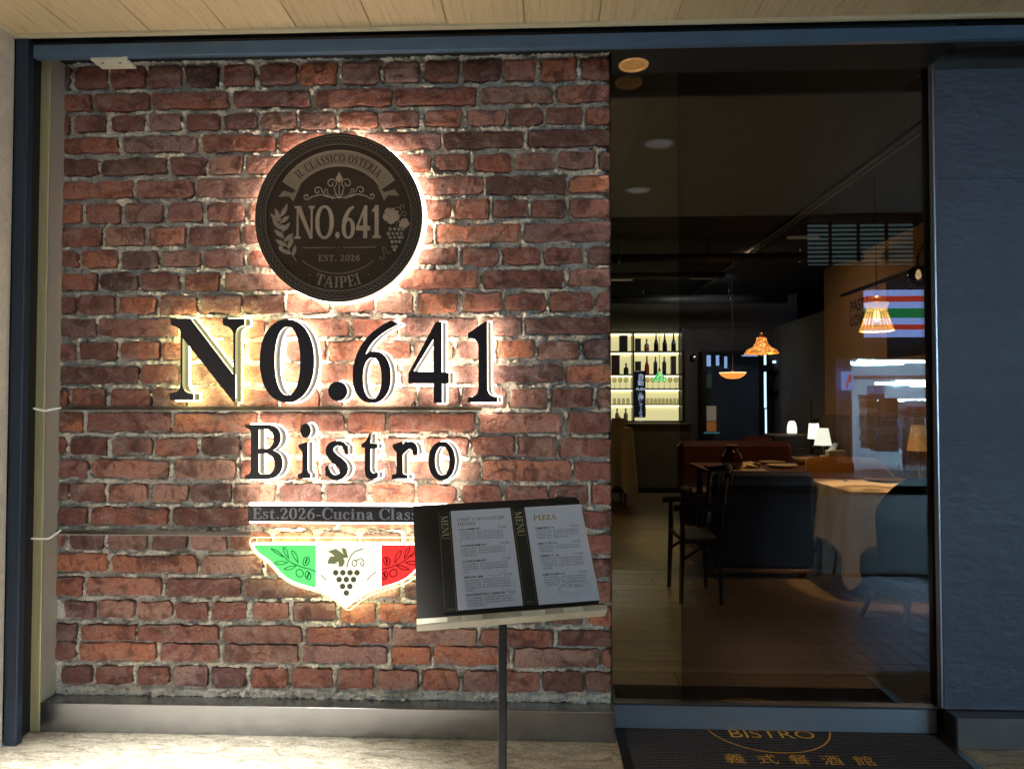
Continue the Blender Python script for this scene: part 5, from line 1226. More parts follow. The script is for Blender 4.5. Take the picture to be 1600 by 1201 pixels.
def gbox(px0, px1, row, h, m, label, name='gift_box'):
    z = zs_[row]+.0085; p = PY(px0, 600, YS+.05); q = PY(px1, 600, YS+.05)
    t = empty(name, ((p.x+q.x)/2, YS+.1, z), label, 'box')
    mb = MB(); mb.box((p.x, YS+.05, z), (q.x, YS+.16, z+h*.93), .004); mb.build('box_body', m, t)
    mb = MB(); mb.box((p.x-.002, YS+.048, z+h*.931), (q.x+.002, YS+.162, z+h), .003); mb.build('lid', m, t)
PM = 8.55+CAM_D; PM = PM/FPX                        # metres per photo pixel at the shelf
gbox(968.5, 981, 1, 25*PM, MT['gift'], 'tall dark box on the top shelf left of the divider')
gbox(993.5, 1001.8, 1, 20*PM, MT['gift'], 'dark box on the top shelf right of the divider')
bottle(1010.7, 1, 'squat', 18*PM, MT['b_clear'], 'squat clear liquor bottle with amber band on the top shelf', 7.5, MT['b_amber'])
for px, lb in ((1025.5, 'first dark wine bottle right of the squat liquor bottle, top shelf'), (1039, 'middle one of the three dark wine bottles on the top shelf'), (1052.8, 'last dark wine bottle on the top shelf, at the right end')): bottle(px, 1, 'wine', 26*PM, MT['b_dark'], lb, 7.2)
gbox(956, 968.5, 2, 30*PM, MT['gift_b'], 'large brown box on the second shelf beside the brick wall')
bottle(978.3, 2, 'squat', 16*PM, MT['b_green'], 'short green bottle on the second shelf left of the divider', 7.5)
gbox(993.5, 1001.8, 2, 20*PM, MT['gift'], 'dark box on the second shelf behind the door switch')
bottle(1010.9, 2, 'wine', 27*PM, MT['b_amber'], 'orange bottle on the second shelf', 7.4)
bottle(1024.3, 2, 'bord', 26*PM, MT['b_green'], 'green bottle on the second shelf just left of the green lamp', 6.2)
bottle(1038, 2, 'bord', 26*PM, MT['b_green'], 'green bottle on the second shelf right of the green lamp', 6.2)
gbox(1049.5, 1056.8, 2, 28*PM, MT['gift'], 'slim dark box at the right end of the second shelf')
for px, lb in ((964, 'left glass decanter on the bottom shelf'), (977.5, 'right glass decanter on the bottom shelf')): bottle(px, 5, 'squat', 18*PM, MT['b_clear'], lb, 6.5)
ORD = ('first','second','third','fourth','fifth','sixth','seventh','eighth','ninth','tenth','eleventh','twelfth','thirteenth')
MT['gl'] = glass_mat('drinking_glass', (.72,.70,.60), .08)
def wine_glass(loc, sc_, flip):
    t = empty('wine_glass', loc, 'stemmed wine glass standing on the third shelf of the backlit bar' if not flip else 'upturned tumbler on the fourth shelf of the backlit bar', 'glass', 'wine glasses on the third shelf' if not flip else 'tumblers on the fourth shelf')
    return t
pro = None
for i, px in enumerate((960, 969, 978, 1012, 1020, 1029, 1038, 1047, 1056)):
    p = PY(px, 600, YS+.08); loc = (p.x, YS+.08, zs_[3]+.0085)
    if pro is None:
        pro = wine_glass(loc, 1, False); mb = MB(); mb.lathe([(.0,.09),(.030,.105),(.040,.14),(.036,.185)], loc, 14); mb.build('bowl', MT['gl'], pro); mb = MB(); mb.lathe([(.032,.0),(.030,.004),(.005,.01),(.004,.09)], loc, 10); mb.build('foot', MT['gl'], pro)
    else: c_ = copy_tree(pro, loc); c_['label'] = ORD[i]+' stemmed wine glass from the brick wall, third shelf of the backlit bar'
pro['label'] = 'stemmed wine glass nearest the brick wall, third shelf of the backlit bar'
pro = None
for i, px in enumerate((960, 967, 974, 981, 1012, 1018, 1024, 1030, 1036, 1042, 1048, 1054, 1060)):
    p = PY(px, 600, YS+.08); loc = (p.x, YS+.08, zs_[4]+.0085)
    if pro is None:
        pro = wine_glass(loc, 1, True); mb = MB(); mb.lathe([(.030,0),(.026,.085),(.0,.088)], loc, 12); mb.build('bowl', MT['gl'], pro); mb = MB(); mb.lathe([(.026,.0885),(.024,.096),(0,.096)], loc, 12); mb.build('glass_base', MT['gl'], pro)
    else: c_ = copy_tree(pro, loc); c_['label'] = ORD[i]+' upturned tumbler from the brick wall, fourth shelf of the backlit bar'
pro['label'] = 'upturned tumbler nearest the brick wall, fourth shelf of the backlit bar'
# bar counter below
t = empty('bar_counter', (.9, 8.3, 0), 'dark wooden bar counter below the backlit shelf', 'counter')
mb = MB(); mb.box((-1.5, 8.32, .08), (2.35, 8.50, zs_[-1]-.05), .004); mb.build('front_panel', mat('dark_counter', S(66,56,44), .5, var=.2, vscale=4), t)
mb = MB(); mb.box((-1.55, 8.25, zs_[-1]-.05), (2.38, 8.52, zs_[-1]-.018), .004); mb.build('top', mat('counter_top', S(96,84,64), .35, var=.15), t)
mb = MB(); mb.box((-1.5, 8.36, 0), (2.35, 8.49, .079)); mb.build('toe_kick', MT['black_gap'], t)

# ---------------------------------------------------------------- tables, chairs, sofas
MT['linen'] = mat('beige_linen', S(226,200,160), .9, var=.08, vscale=30, bump=.25, bscale=350)
MT['linen_d'] = mat('greenish_linen', S(150,142,112), .9, var=.1, vscale=20, bump=.2, bscale=200)
MT['tan'] = mat('tan_leather', S(176,124,62), .5, var=.14, vscale=5, bump=.08, bscale=60)
MT['greyfab'] = mat('grey_chair_fabric', S(62,62,62), .85, var=.1, vscale=20, bump=.2, bscale=200)
MT['navyfab'] = mat('navy_sofa_fabric', S(26,36,60), .6, var=.15, vscale=4, bump=.15, bscale=120)
MT['red'] = mat('red_brown_leather', S(92,36,20), .5, var=.18, vscale=4, bump=.1, bscale=40)
MT['walnut'] = wood_mat('walnut_wood', S(116,72,40), S(74,44,24), .45, grain=(12,12,1.4))
MT['legwood'] = wood_mat('oak_leg', S(168,118,64), S(124,82,42), .5, grain=(12,12,1.4))

def draped_table(name, x0, x1, y0, y1, z, drop, tip, m, label, seed=1, fringe=True):
    t = empty(name, ((x0+x1)/2, (y0+y1)/2, 0), label, 'table')
    mb = MB(); mb.box((x0+.004, y0+.004, z-.035), (x1-.004, y1-.004, z-.004), .003); mb.build('tabletop', MT['walnut'], t)
    for sx_, sy_ in ((0,0),(1,0),(0,1),(1,1)):
        px_ = x0+.09+(x1-x0-.18)*sx_; py_ = y0+.09+(y1-y0-.18)*sy_
        mb = MB(); mb.add([(px_+a*w_, py_+b*w_, zz) for zz, w_ in ((0,.016),(z-.036,.026)) for a, b in ((-1,-1),(1,-1),(1,1),(-1,1))], [(0,3,2,1),(4,5,6,7),(0,1,5,4),(1,2,6,5),(2,3,7,6),(3,0,4,7)]); mb.build('leg', MT['walnut'], t)
    # cloth
    c = empty('tablecloth', ((x0+x1)/2, (y0+y1)/2, z), 'cloth of the '+label, 'tablecloth')
    r = random.Random(seed); per = []
    n = 34
    cor = [(x0,y0),(x1,y0),(x1,y1),(x0,y1)]; nor = [(0,-1),(1,0),(0,1),(-1,0)]
    for k in range(4):
        a, b = cor[k], cor[(k+1) % 4]; L = math.hypot(b[0]-a[0], b[1]-a[1])
        for i in range(n):
            u = i/n; dcor = min(u, 1-u)*L
            nx, ny = nor[k]; pk = nor[(k-1) % 4] if u < .5 else nor[(k+1) % 4]
            wgt = max(0, 1-dcor/.10)*.5
            dx, dy = nx*(1-wgt)+pk[0]*wgt, ny*(1-wgt)+pk[1]*wgt
            d = drop+(tip-drop)*max(0, 1-dcor/.19)**1.15+.022*math.sin(u*23+k)+.014*math.sin(u*61+k*2)
            wv = math.sin(u*L*22+k*1.7)*.5+math.sin(u*L*41+k*.6)*.4
            per.append((a[0]+(b[0]-a[0])*u, a[1]+(b[1]-a[1])*u, dx, dy, d, wv, math.exp(-(dcor/.09)**2)))
    N = len(per); rows = 9; vs = []
    for j in range(rows+1):
        v = j/rows
        for (x, y, dx, dy, d, wv, cn) in per:
            out = .004+.06*v**.8+wv*.042*v+cn*.05*v*(1-v*.6)
            vs.append((x+dx*out, y+dy*out, z+.003-(d*v if j else 0)))
    fs = [(j*N+i, (j+1)*N+i, (j+1)*N+(i+1) % N, j*N+(i+1) % N) for j in range(rows) for i in range(N)]
    mb = MB(); mb.add(vs, fs, True)
    top = [(x, y, z+.003) for (x, y, *_) in per]; mb.add(top, [tuple(range(N))])
    mb.build('cloth', m, c)
    if fringe:
        mb = MB()
        for i in range(N):
            a = Vector(vs[rows*N+i]); b = Vector(vs[rows*N+(i+1) % N])
            for q in range(3):
                p = a.lerp(b, (q+.3)/3); L = r.uniform(.02, .055); mb.add([p+Vector((-.0025,0,0)), p+Vector((.0025,0,0)), p+Vector((r.uniform(-.006,.006), r.uniform(-.006,.006), -L))], [(0,1,2)])
        o = mb.build('fringe', m, c); o['kind'] = 'stuff'
    return t
A_ = PZ(1256, 747.5, .753); B_ = PZ(1331, 768.5, .753)
TX0, TY0, TY1 = (A_.x+B_.x)/2, B_.y, A_.y
TX1 = TX0+.86
draped_table('dining_table', TX0, TX1, TY0, TY1, .75, .40, .70, MT['linen'], 'dining table with beige fringed linen beneath the glass pendant lamp', 3)
p = PY(984, 668, 6.9)
draped_table('side_table', p.x-.8, p.x, 6.6, 7.3, p.z, .78, .92, MT['linen_d'], 'tall cloth covered table beside the brick wall edge, far left inside', 5, fringe=False)
# small box on it
q = PY(966, 655, 6.95); t = empty('napkin_box', (q.x, 6.95, p.z+.004), 'pale box on the cloth covered table at the far left', 'box')
mb = MB(); mb.box((q.x-.09, 6.85, p.z+.004), (q.x+.09, 7.0, p.z+.13), .006); mb.build('box_body', MT['linen_d'], t); mb = MB(); mb.box((q.x-.03, 6.9, p.z+.1305), (q.x+.03, 6.95, p.z+.155), .004); mb.build('tissue', MT['white_plastic'], t)

def tub_chair(loc, rz, m, legm, label, bw=.37, zb=.92, zseat=.46, back_from=-80, back_to=80, group=None):
    """curved back on a round upholstered seat; the back is on the local -y side."""
    t = empty('tub_chair', loc, label, 'chair', group)
    R_ = lambda x, y, z: (loc[0]+x*math.cos(rz)-y*math.sin(rz), loc[1]+x*math.sin(rz)+y*math.cos(rz), loc[2]+z)
    mb = MB(); prof = [(0,.235),(bw*.80,.235),(bw*.90,.26),(bw*.95,.33),(bw*.93,zseat-.04),(bw*.86,zseat-.008),(bw*.7,zseat),(0,zseat+.008)]
    n = 28; vs = []
    for j in range(n):
        a = 2*PI*j/n
        for r_, z in prof: vs.append(R_(r_*math.cos(a), r_*math.sin(a)*.95+.03, z))
    k = len(prof); mb.add(vs, [(j*k+i, ((j+1) % n)*k+i, ((j+1) % n)*k+i+1, j*k+i+1) for j in range(n) for i in range(k-1)], True); mb.build('seat', m, t)
    mb = MB(); cols = 25; rows = 10; th = .028; vs = []
    for side in (0, 1):
        for j in range(rows+1):
            v = j/rows
            for i in range(cols+1):
                u = i/cols; a = math.radians(-90+back_from+(back_to-back_from)*u)
                edge = abs(u-.5)*2; ztop = zb-.20*max(0, edge-.55)**1.6/.45**1.6
                rr = bw*(1.0+.06*v)-(th if side else 0)
                rnd = .012*(1-min(1, (1-v)*8)) if side == 0 else -.008*(1-min(1, (1-v)*8))
                vs.append(R_((rr-rnd)*math.cos(a), (rr-rnd)*math.sin(a)*.95+.03, .36+(ztop-.36)*v))
    M_ = (rows+1)*(cols+1); g = lambda s_, j, i: s_*M_+j*(cols+1)+i; fs = []
    for j in range(rows):
        for i in range(cols): fs += [(g(0,j,i), g(0,j,i+1), g(0,j+1,i+1), g(0,j+1,i)), (g(1,j,i), g(1,j+1,i), g(1,j+1,i+1), g(1,j,i+1))]
    for i in range(cols): fs += [(g(0,rows,i), g(0,rows,i+1), g(1,rows,i+1), g(1,rows,i)), (g(0,0,i), g(1,0,i), g(1,0,i+1), g(0,0,i+1))]
    for j in range(rows): fs += [(g(0,j,0), g(0,j+1,0), g(1,j+1,0), g(1,j,0)), (g(0,j,cols), g(1,j,cols), g(1,j+1,cols), g(0,j+1,cols))]
    mb.add(vs, fs, True); mb.build('backrest', m, t)
    for sx_ in (-1, 1):
        for sy_ in (-1, 1):
            mb = MB(); a = R_(sx_*bw*.55, sy_*bw*.5+.03, .236); b = R_(sx_*bw*.72, sy_*bw*.66+.03, 0); mb.tube([a, b], [.020, .013], 8); mb.build('leg', legm, t)
    return t
tub_chair((2.40, 1.46, 0), 0.0, MT['greyfab'], MT['legwood'], 'grey upholstered round chair with its back to the glass, nearest chair', .41, .97, .47, -66, 66)
tcx = (PY(1248, 740, 3.5).x+PY(1378, 740, 3.5).x)/2
tub_chair((tcx, 3.25, 0), PI, MT['tan'], MT['walnut'], 'tan chair with a wide curved back behind the linen covered table', .385, .915, .46, -84, 84)
q = PY(1440, 730, 4.5); tub_chair((q.x+.12, 4.4, 0), PI*.9, MT['tan'], MT['walnut'], 'small tan chair half hidden behind the gold table lamp', .33, .93, .46, -84, 84)

# navy sofa with a wooden base strip
xa = PY(1116, 800, 2.78).x; SL = .80
t = empty('navy_sofa', (xa+.6, 3.1, 0), 'dark navy upholstered sofa seen from behind, in front of the set table', 'sofa')
mb = MB(); mb.box((xa, 2.78, .075), (xa+SL, 2.93, .85), .03); mb.build('backrest', MT['navyfab'], t)
mb = MB(); mb.box((xa+.02, 2.932, .12), (xa+SL-.02, 3.42, .44), .04); mb.build('seat', MT['navyfab'], t)
mb = MB(); mb.box((xa, 2.775, .045), (xa+SL, 2.80, .072), .003); mb.build('base_strip', MT['legwood'], t)
mb = MB()
for zz in (.36, .62): mb.box((xa+.012, 2.7765, zz), (xa+SL-.012, 2.7795, zz+.006))
mb.build('seam', mat('seam_fabric', S(14,20,36), .7, var=0), t)
for sx_ in (.05, SL-.1):
    for sy_ in (2.85, 3.35):
        mb = MB(); mb.box((xa+sx_, sy_, 0), (xa+sx_+.05, sy_+.05, .074)); mb.build('leg', MT['walnut'], t)
# set table behind the sofa
ty0, ty1 = 3.62, 4.95; tx0 = PZ(1088, 727, .75).x; tx1 = tx0+1.30
t = empty('set_table', ((tx0+tx1)/2, 4.2, 0), 'dark wooden table laid with plates and bread behind the navy sofa', 'table')
mb = MB(); mb.box((tx0, ty0, .715), (tx1, ty1, .75), .004); mb.build('tabletop', MT['walnut'], t)
for sx_ in (.06, 1.18):
    for sy_ in (.06, 1.2):
        mb = MB(); mb.box((tx0+sx_, ty0+sy_, 0), (tx0+sx_+.06, ty0+sy_+.06, .714), .004); mb.build('leg', MT['walnut'], t)
t = empty('place_mat', (tx0+.2, 4.0, .7505), 'pale cloth runner on the left end of the laid table', 'runner')
mb = MB(); vs = []; 
for i in range(13):
    for j in range(5): vs.append((tx0-.06+i*.05, 3.66+j*.10, .752+.010*abs(math.sin(i*.9+j))+(.05 if i == 0 else 0)))
mb.add(vs, [(i*5+j, (i+1)*5+j, (i+1)*5+j+1, i*5+j+1) for i in range(12) for j in range(4)], True); mb.build('cloth', MT['linen'], t)
def plate(loc, r, label, m, name='plate'):
    t = empty(name, loc, label, 'plate')
    mb = MB(); mb.lathe([(0,.004),(r*.6,.004),(r*.85,.014),(r,.026),(r*1.0,.029),(r*.84,.020),(r*.6,.010),(0,.010)], loc, 28); mb.build('dish', m, t)
    mb = MB(); mb.lathe([(r*.5,0),(r*.52,.004)], loc, 20); mb.build('foot_ring', m, t); return t
MT['ceramic'] = mat('cream_ceramic', S(226,206,166), .3, var=.06); MT['ceramic_b'] = mat('brown_glazed_ceramic', S(140,116,84), .25, var=.25, vscale=14)
for px, py, r, lb, m_ in ((1168,727,.13,'flat cream plate in the middle of the laid table','ceramic'),(1200,723,.14,'cream plate at the back of the laid table','ceramic'),(1222,730,.15,'cream plate at the right of the laid table','ceramic')):
    q = PZ(px, py, .75); plate((q.x, min(max(q.y, ty0+.15), ty1-.15), .7502), r, lb, MT[m_])
def bowl(loc, r, h, m, label):
    t = empty('bowl', loc, label, 'bowl'); mb = MB(); mb.lathe([(0,.003),(r*.5,.003),(r*.8,h*.4),(r,h),(r*.97,h),(r*.75,h*.45),(r*.45,.010),(0,.010)], loc, 24); mb.build('dish', m, t)
    mb = MB(); mb.lathe([(r*.42,0),(r*.44,.004)], loc, 18); mb.build('foot_ring', m, t)
q = PZ(1246, 722, .75); bowl((q.x-.02, 4.75, .7502), .13, .075, MT['ceramic'], 'cream bowl at the right end of the laid table')
q = PZ(1140, 733, .75)
t = empty('wine_decanter', (q.x, 4.05, .7505), 'dark round glass vessel on the laid table catching a light rim', 'vessel')
mb = MB(); mb.lathe([(0,0),(.06,0),(.10,.05),(.105,.10),(.08,.16),(.05,.20),(.055,.24)], (q.x, 4.05, .7505), 22); mb.build('body', mat('dark_red_glass', S(50,16,10), .08, var=0), t)
mb = MB(); mb.lathe([(.055,.2405),(.05,.2405),(.05,.25),(.056,.25)], (q.x, 4.05, .7505), 22); mb.build('rim', MT['ceramic'], t)
for k, (px, w_) in enumerate(((1164,.16),(1178,.12))):
    q = PZ(px, 728, .75); t = empty('folded_napkin', (q.x, 4.35+k*.2, .7505), ('crumpled pale napkin' if k == 0 else 'second smaller pale napkin')+' lying among the plates on the laid table', 'napkin')
    vs = [(q.x+(i-2)*w_/4+random.uniform(-.01,.01), 4.35+k*.2+(j-2)*.03, .752+random.uniform(0,.05)*(1 if 0 < i < 4 else .2)) for i in range(5) for j in range(5)]
    mb = MB(); mb.add(vs, [(i*5+j, (i+1)*5+j, (i+1)*5+j+1, i*5+j+1) for i in range(4) for j in range(4)], True); mb.build('cloth', MT['linen'], t)

# plate, cutlery on the linen table
q = PZ(1358, 746, .756); plate((q.x, min(q.y, TY1-.2), .7545), .145, 'brown glazed plate on the linen covered table', MT['ceramic_b'])
def cutlery(kind, a, b, label):
    t = empty(kind, a, label, kind); a = Vector(a); b = Vector(b); d = (b-a).normalized()
    mb = MB(); mb.tube([a, a.lerp(b, .35)+Vector((0,0,.004)), a.lerp(b, .66)+Vector((0,0,.008))], [.006,.0045,.004], 6); mb.build('handle', MT['steel'], t)
    mb = MB(); e = a.lerp(b, .661)+Vector((0,0,.008)); side = d.cross(Vector((0,0,1)))
    if kind == 'fork':
        for k in (-1.5,-.5,.5,1.5): mb.tube([e, e+d*.02+side*k*.006, b+side*k*.006], .0018, 4)
        mb.build('tines', MT['steel'], t)
    else:
        mb.add([e+d*((b-e).length/2*(1-math.cos(q_)))+side*.018*math.sin(q_)+Vector((0,0,-.003*math.sin(q_)**2)) for q_ in np.linspace(0, 2*PI, 17)[:-1]], [tuple(range(16))]); mb.build('spoon_bowl', MT['steel'], t)
q = PZ(1300, 746, .756); q2 = PZ(1322, 752, .757)
cutlery('fork', (q.x, q.y-.05, .759), (q2.x, q2.y-.02, .760), 'steel fork on the linen covered table'); cutlery('spoon', (q.x+.07, q.y-.08, .759), (q2.x+.12, q2.y+.02, .760), 'steel spoon on the linen covered table')

# red-brown bench
xa = PY(1062, 700, 5.7).x; xb = PY(1243, 700, 5.7).x
t = empty('banquette', ((xa+xb)/2, 5.9, 0), 'red brown leather banquette along the back of the laid table', 'bench')
zt = PY(1150, 690, 5.7).z
mb = MB(); mb.box((xa, 5.78, .30), (xb, 5.96, zt), .06); mb.build('backrest', MT['red'], t)
mb = MB(); mb.box((xa+.01, 5.25, .14), (xb-.01, 5.775, .44), .05); mb.build('seat', MT['red'], t)
mb = MB(); mb.box((xa+.03, 5.30, 0), (xb-.03, 5.92, .138)); mb.build('plinth', MT['black_gap'], t)
x2 = PY(1160, 690, 6.3).x; x3 = PY(1211, 690, 6.3).x; z2 = PY(1185, 681, 6.3).z
t = empty('booth_seat', (x2+.3, 6.4, 0), 'taller red brown booth back behind the banquette', 'bench')
mb = MB(); mb.box((x2, 6.30, .1), (x3, 6.44, z2), .06); mb.build('backrest', MT['red'], t); mb = MB(); mb.box((x2+.02, 6.442, .1), (x3-.02, 6.95, .44), .05); mb.build('seat', MT['red'], t)

# wooden armchair beside the sofa, facing right
def armchair(ox, oy, label, f=-1):      # f = -1: faces left
    t = empty('wooden_armchair', (ox, oy, 0), label, 'chair')
    mb = MB(); mb.box((ox-.14, oy-.24, .42), (ox+.14, oy+.24, .455), .012); mb.build('seat', MT['dwalnut'], t)
    for sx_, sy_, top in ((1,-1,.66),(1,1,.66),(-1,-1,.92),(-1,1,.92)):
        mb = MB(); b = (ox+f*sx_*.14, oy+sy_*.24, 0); mid = (ox+f*sx_*.125, oy+sy_*.23, .44); tp = (ox+f*(sx_*.125-(.06 if sx_ < 0 else 0)), oy+sy_*.23, top); mb.tube([b, mid, tp], [.015,.020,.015], 8); mb.build('leg', MT['dwalnut'], t)
    for sy_ in (-1, 1):
        mb = MB(); mb.tube([(ox-f*.185, oy+sy_*.235, .70), (ox-f*.05, oy+sy_*.225, .68), (ox+f*.185, oy+sy_*.235, .665)], [.016,.02,.024], 8); mb.build('armrest', MT['dwalnut'], t)
        mb = MB(); mb.tube([(ox-.13, oy+sy_*.225, .30), (ox+.0, oy+sy_*.225, .385), (ox+.13, oy+sy_*.225, .30)], .012, 6); mb.build('apron', MT['dwalnut'], t)
    mb = MB(); mb.tube([(ox-f*.185, oy-.25, .90), (ox-f*.26, oy, .935), (ox-f*.185, oy+.25, .90)], [.02,.026,.02], 8); mb.build('top_rail', MT['dwalnut'], t)
    for k in range(5):
        yy = oy-.17+k*.085; mb = MB(); mb.tube([(ox-f*.165, yy, .45), (ox-f*.24, yy, .90)], .008, 6); mb.build('spindle', MT['dwalnut'], t)
MT['dwalnut'] = wood_mat('dark_walnut', S(62,36,22), S(40,24,15), .45, grain=(12,12,1.4))
q = PZ(1124, 945, 0); armchair(q.x-.12, q.y+.26, 'brown wooden armchair left of the navy sofa')

# ---------------------------------------------------------------- round shelf table, cabinet, wall shelves
q = PY(1240, 678, 6.6)
t = empty('console_table', (q.x, 6.6, 0), 'grey console table with shelf holding a small white lamp', 'table')
mb = MB(); mb.box((q.x-.32, 6.4, q.z-.025), (q.x+.35, 6.85, q.z), .006); mb.build('tabletop', mat('grey_laminate', S(150,146,138), .4, var=.08), t)
mb = MB(); mb.box((q.x-.18, 6.45, q.z-.19), (q.x+.34, 6.8, q.z-.165), .005); mb.build('shelf_board', mat('grey_laminate_low', S(120,116,110), .4, var=.08), t)
for sx_ in (-.29, .30):
    for sy_ in (6.44, 6.79): mb = MB(); mb.box((q.x+sx_, sy_, 0), (q.x+sx_+.03, sy_+.03, q.z-.0255)); mb.build('leg', MT['black_paint'], t)
def table_lamp(loc, h, r0, r1, zs0, m_sh, m_stem, label, flute=0., nf=0, group=None):
    t = empty('table_lamp', loc, label, 'lamp', group)
    mb = MB(); mb.lathe([(r1, zs0), (r0, h)], loc, 40, True, flute, nf); mb.lathe([(r1*.96, zs0), (r0*.94, h-.002)], loc, 40, True, flute, nf); mb.build('lamp_shade', m_sh, t)
    mb = MB(); mb.lathe([(0, .012), (.05, .010), (.052, .0)], loc, 20); mb.lathe([(.007, .011), (.007, h-.01)], loc, 10); mb.build('stem', m_stem, t)
    mb = MB(); mb.lathe([(0, h-.008), (r0*.93, h-.008)], loc, 24); mb.build('shade_cap', m_stem, t)
    return t
MT['brass'] = mat('brass', S(190,150,88), .3, .8, var=.1)
MT['sh_white'] = mat('glowing_white_shade', S(240,235,215), .4, var=.06, vscale=40, em=(1,.95,.76), es=3.6)
MT['sh_crys'] = mat('glowing_crystal_shade', S(220,220,200), .2, var=.5, vscale=60, bump=.4, bscale=80, em=(.95,.97,.78), es=2.4)
MT['sh_gold'] = mat('ribbed_gold_shade', S(186,142,76), .35, .3, var=.5, vscale=45, em=(.62,.40,.15), es=.35)
q2 = PY(1237.5, 677, 6.6)
t = empty('table_lamp', (q2.x, 6.6, q.z+.001), 'small glowing white ribbed lamp on the grey console table', 'lamp')
mb = MB(); mb.lathe([(.055,.012),(.062,.03),(.058,.10),(.046,.15),(.03,.172),(0,.176)], (q2.x, 6.6, q.z+.001), 40, True, .03, 14); mb.build('lamp_shade', MT['sh_white'], t)
mb = MB(); mb.lathe([(0,.011),(.05,.011),(.055,0)], (q2.x, 6.6, q.z+.001), 24); mb.build('base', MT['black_paint'], t)
# service stand with crystal lamps
q = PY(1287, 713, 5.6)
t = empty('service_stand', (q.x, 5.6, 0), 'narrow dark service stand behind the tan chair', 'stand')
mb = MB(); mb.box((q.x-.16, 5.45, q.z-.03), (q.x+.36, 5.85, q.z), .006); mb.build('tabletop', MT['walnut'], t)
for sx_ in (-.14, .31):
    for sy_ in (5.48, 5.79): mb = MB(); mb.box((q.x+sx_, sy_, 0), (q.x+sx_+.03, sy_+.03, q.z-.031)); mb.build('leg', MT['black_paint'], t)
u = 8.74/FPX
table_lamp((q.x+.0, 5.62, q.z+.001), 43*u, 8*u, 12.5*u, 17*u, MT['sh_crys'], MT['brass'], 'crystal shaded table lamp on the service stand, the front one', .05, 16)
table_lamp((q.x-.045, 5.78, q.z+.001), 50*u, 7*u, 9*u, 26*u, MT['sh_white'], MT['black_paint'], 'white table lamp just behind the crystal one', .03, 14)
z0 = q.z; zf = PY(1280, 623, 5.8).z
t = empty('microphone_stand', (q.x-.05, 5.83, q.z), 'thin black rod with clamp rising behind the glowing lamps', 'stand')
mb = MB(); mb.tube([(q.x-.055, 5.83, z0), (q.x-.055, 5.83, zf)], .009, 6); mb.build('rod', MT['black_paint'], t)
mb = MB(); mb.lathe([(0,0),(.03,.005),(.045,.04),(.03,.09),(.015,.12),(0,.12)], (q.x-.03, 5.83, zf-.36), 14); mb.tube([(q.x-.10, 5.83, zf-.36), (q.x+.0, 5.83, zf-.28), (q.x+.03, 5.83, zf-.24)], .014, 6); mb.build('clamp', MT['black_paint'], t)
t = empty('menu_holder', (q.x+.14, 5.6, q.z), 'small cream box beside the crystal lamp', 'box')
mb = MB(); mb.box((q.x+.04, 5.55, q.z+.001), (q.x+.24, 5.66, q.z+.075), .006); mb.build('box_body', MT['ceramic'], t)
mb = MB(); mb.add([(q.x+.06, 5.58, q.z+.0755), (q.x+.13, 5.58, q.z+.0755), (q.x+.17, 5.60, q.z+.155), (q.x+.13, 5.62, q.z+.165), (q.x+.06, 5.62, q.z+.0755)], [(0,1,2,3,4)]); mb.build('tissue', MT['white_plastic'], t)
t = empty('water_glass', (q.x-.10, 5.55, q.z), 'clear water glass left of the crystal lamp', 'glass')
mb = MB(); mb.lathe([(.03,.01),(.045,.13)], (q.x-.10, 5.55, q.z+.001), 16); mb.build('bowl', MT['gl'], t); mb = MB(); mb.lathe([(0,.009),(.03,.009),(.03,.0)], (q.x-.10, 5.55, q.z+.001), 16); mb.build('foot', MT['gl'], t)
# gold lamp on the linen table
q = PZ(1463, 747, .7545); gy = 2.9; gx = PY(1463, 700, gy).x; ug = (gy+CAM_D)/FPX
zt = PY(1460, 664, gy).z; zl = PY(1460, 704, gy).z
table_lamp((min(gx, TX1-.06), gy, .7545), zt-.7545, 9*ug, 15.5*ug, zl-.7545, MT['sh_gold'], MT['brass'], 'ribbed gold table lamp at the right edge of the glass door', .06, 20)

# wall shelves and cabinet in the middle
for py, lb in ((580, 'upper thin black shelf on the grey wall'), (613, 'lower thin black shelf on the grey wall')):
    a = PY(1203, py, 8.86); b = PY(1228, py-1, 8.86)
    t = empty('wall_shelf', (a.x, 8.86, a.z), lb, 'shelf'); mb = MB(); mb.box((a.x, 8.72, a.z-.03), (b.x, 8.948, a.z+.03), .006); mb.build('shelf_board', MT['black_paint'], t); mb = MB(); mb.box((a.x+.05, 8.75, a.z-.06), (a.x+.07, 8.949, a.z-.031)); mb.build('bracket', MT['black_paint'], t)
MT['tube_cool'] = glow('cool_tube', (.62,.86,1.0), 3.4); MT['blue_strip'] = glow('blue_light_strip', (.36,.58,1.0), 1.4)
a = PY(1209, 565, 8.80); b = PY(1233, 565, 8.80)
t = empty('tube_light', (a.x, 8.8, a.z), 'short cool tube light on the grey back wall', 'light'); mb = MB(); mb.tube([(a.x, 8.85, a.z), (b.x, 8.85, a.z)], .022, 8); mb.build('tube', MT['tube_cool'], t); mb = MB(); mb.box((a.x-.12, 8.875, a.z-.02), (b.x+.01, 8.949, a.z+.02)); mb.build('batten', MT['black_paint'], t)
x0, x1 = PY(1098, 600, 8.6).x, PY(1200, 600, 8.6).x; z1_, z0_ = PY(1150, 552, 8.6).z, PY(1150, 702, 8.6).z
t = empty('display_cabinet', ((x0+x1)/2, 8.7, 0), 'tall dark glazed cabinet with bluish strips, some mirrored street tubes, in the middle of the back wall', 'cabinet')
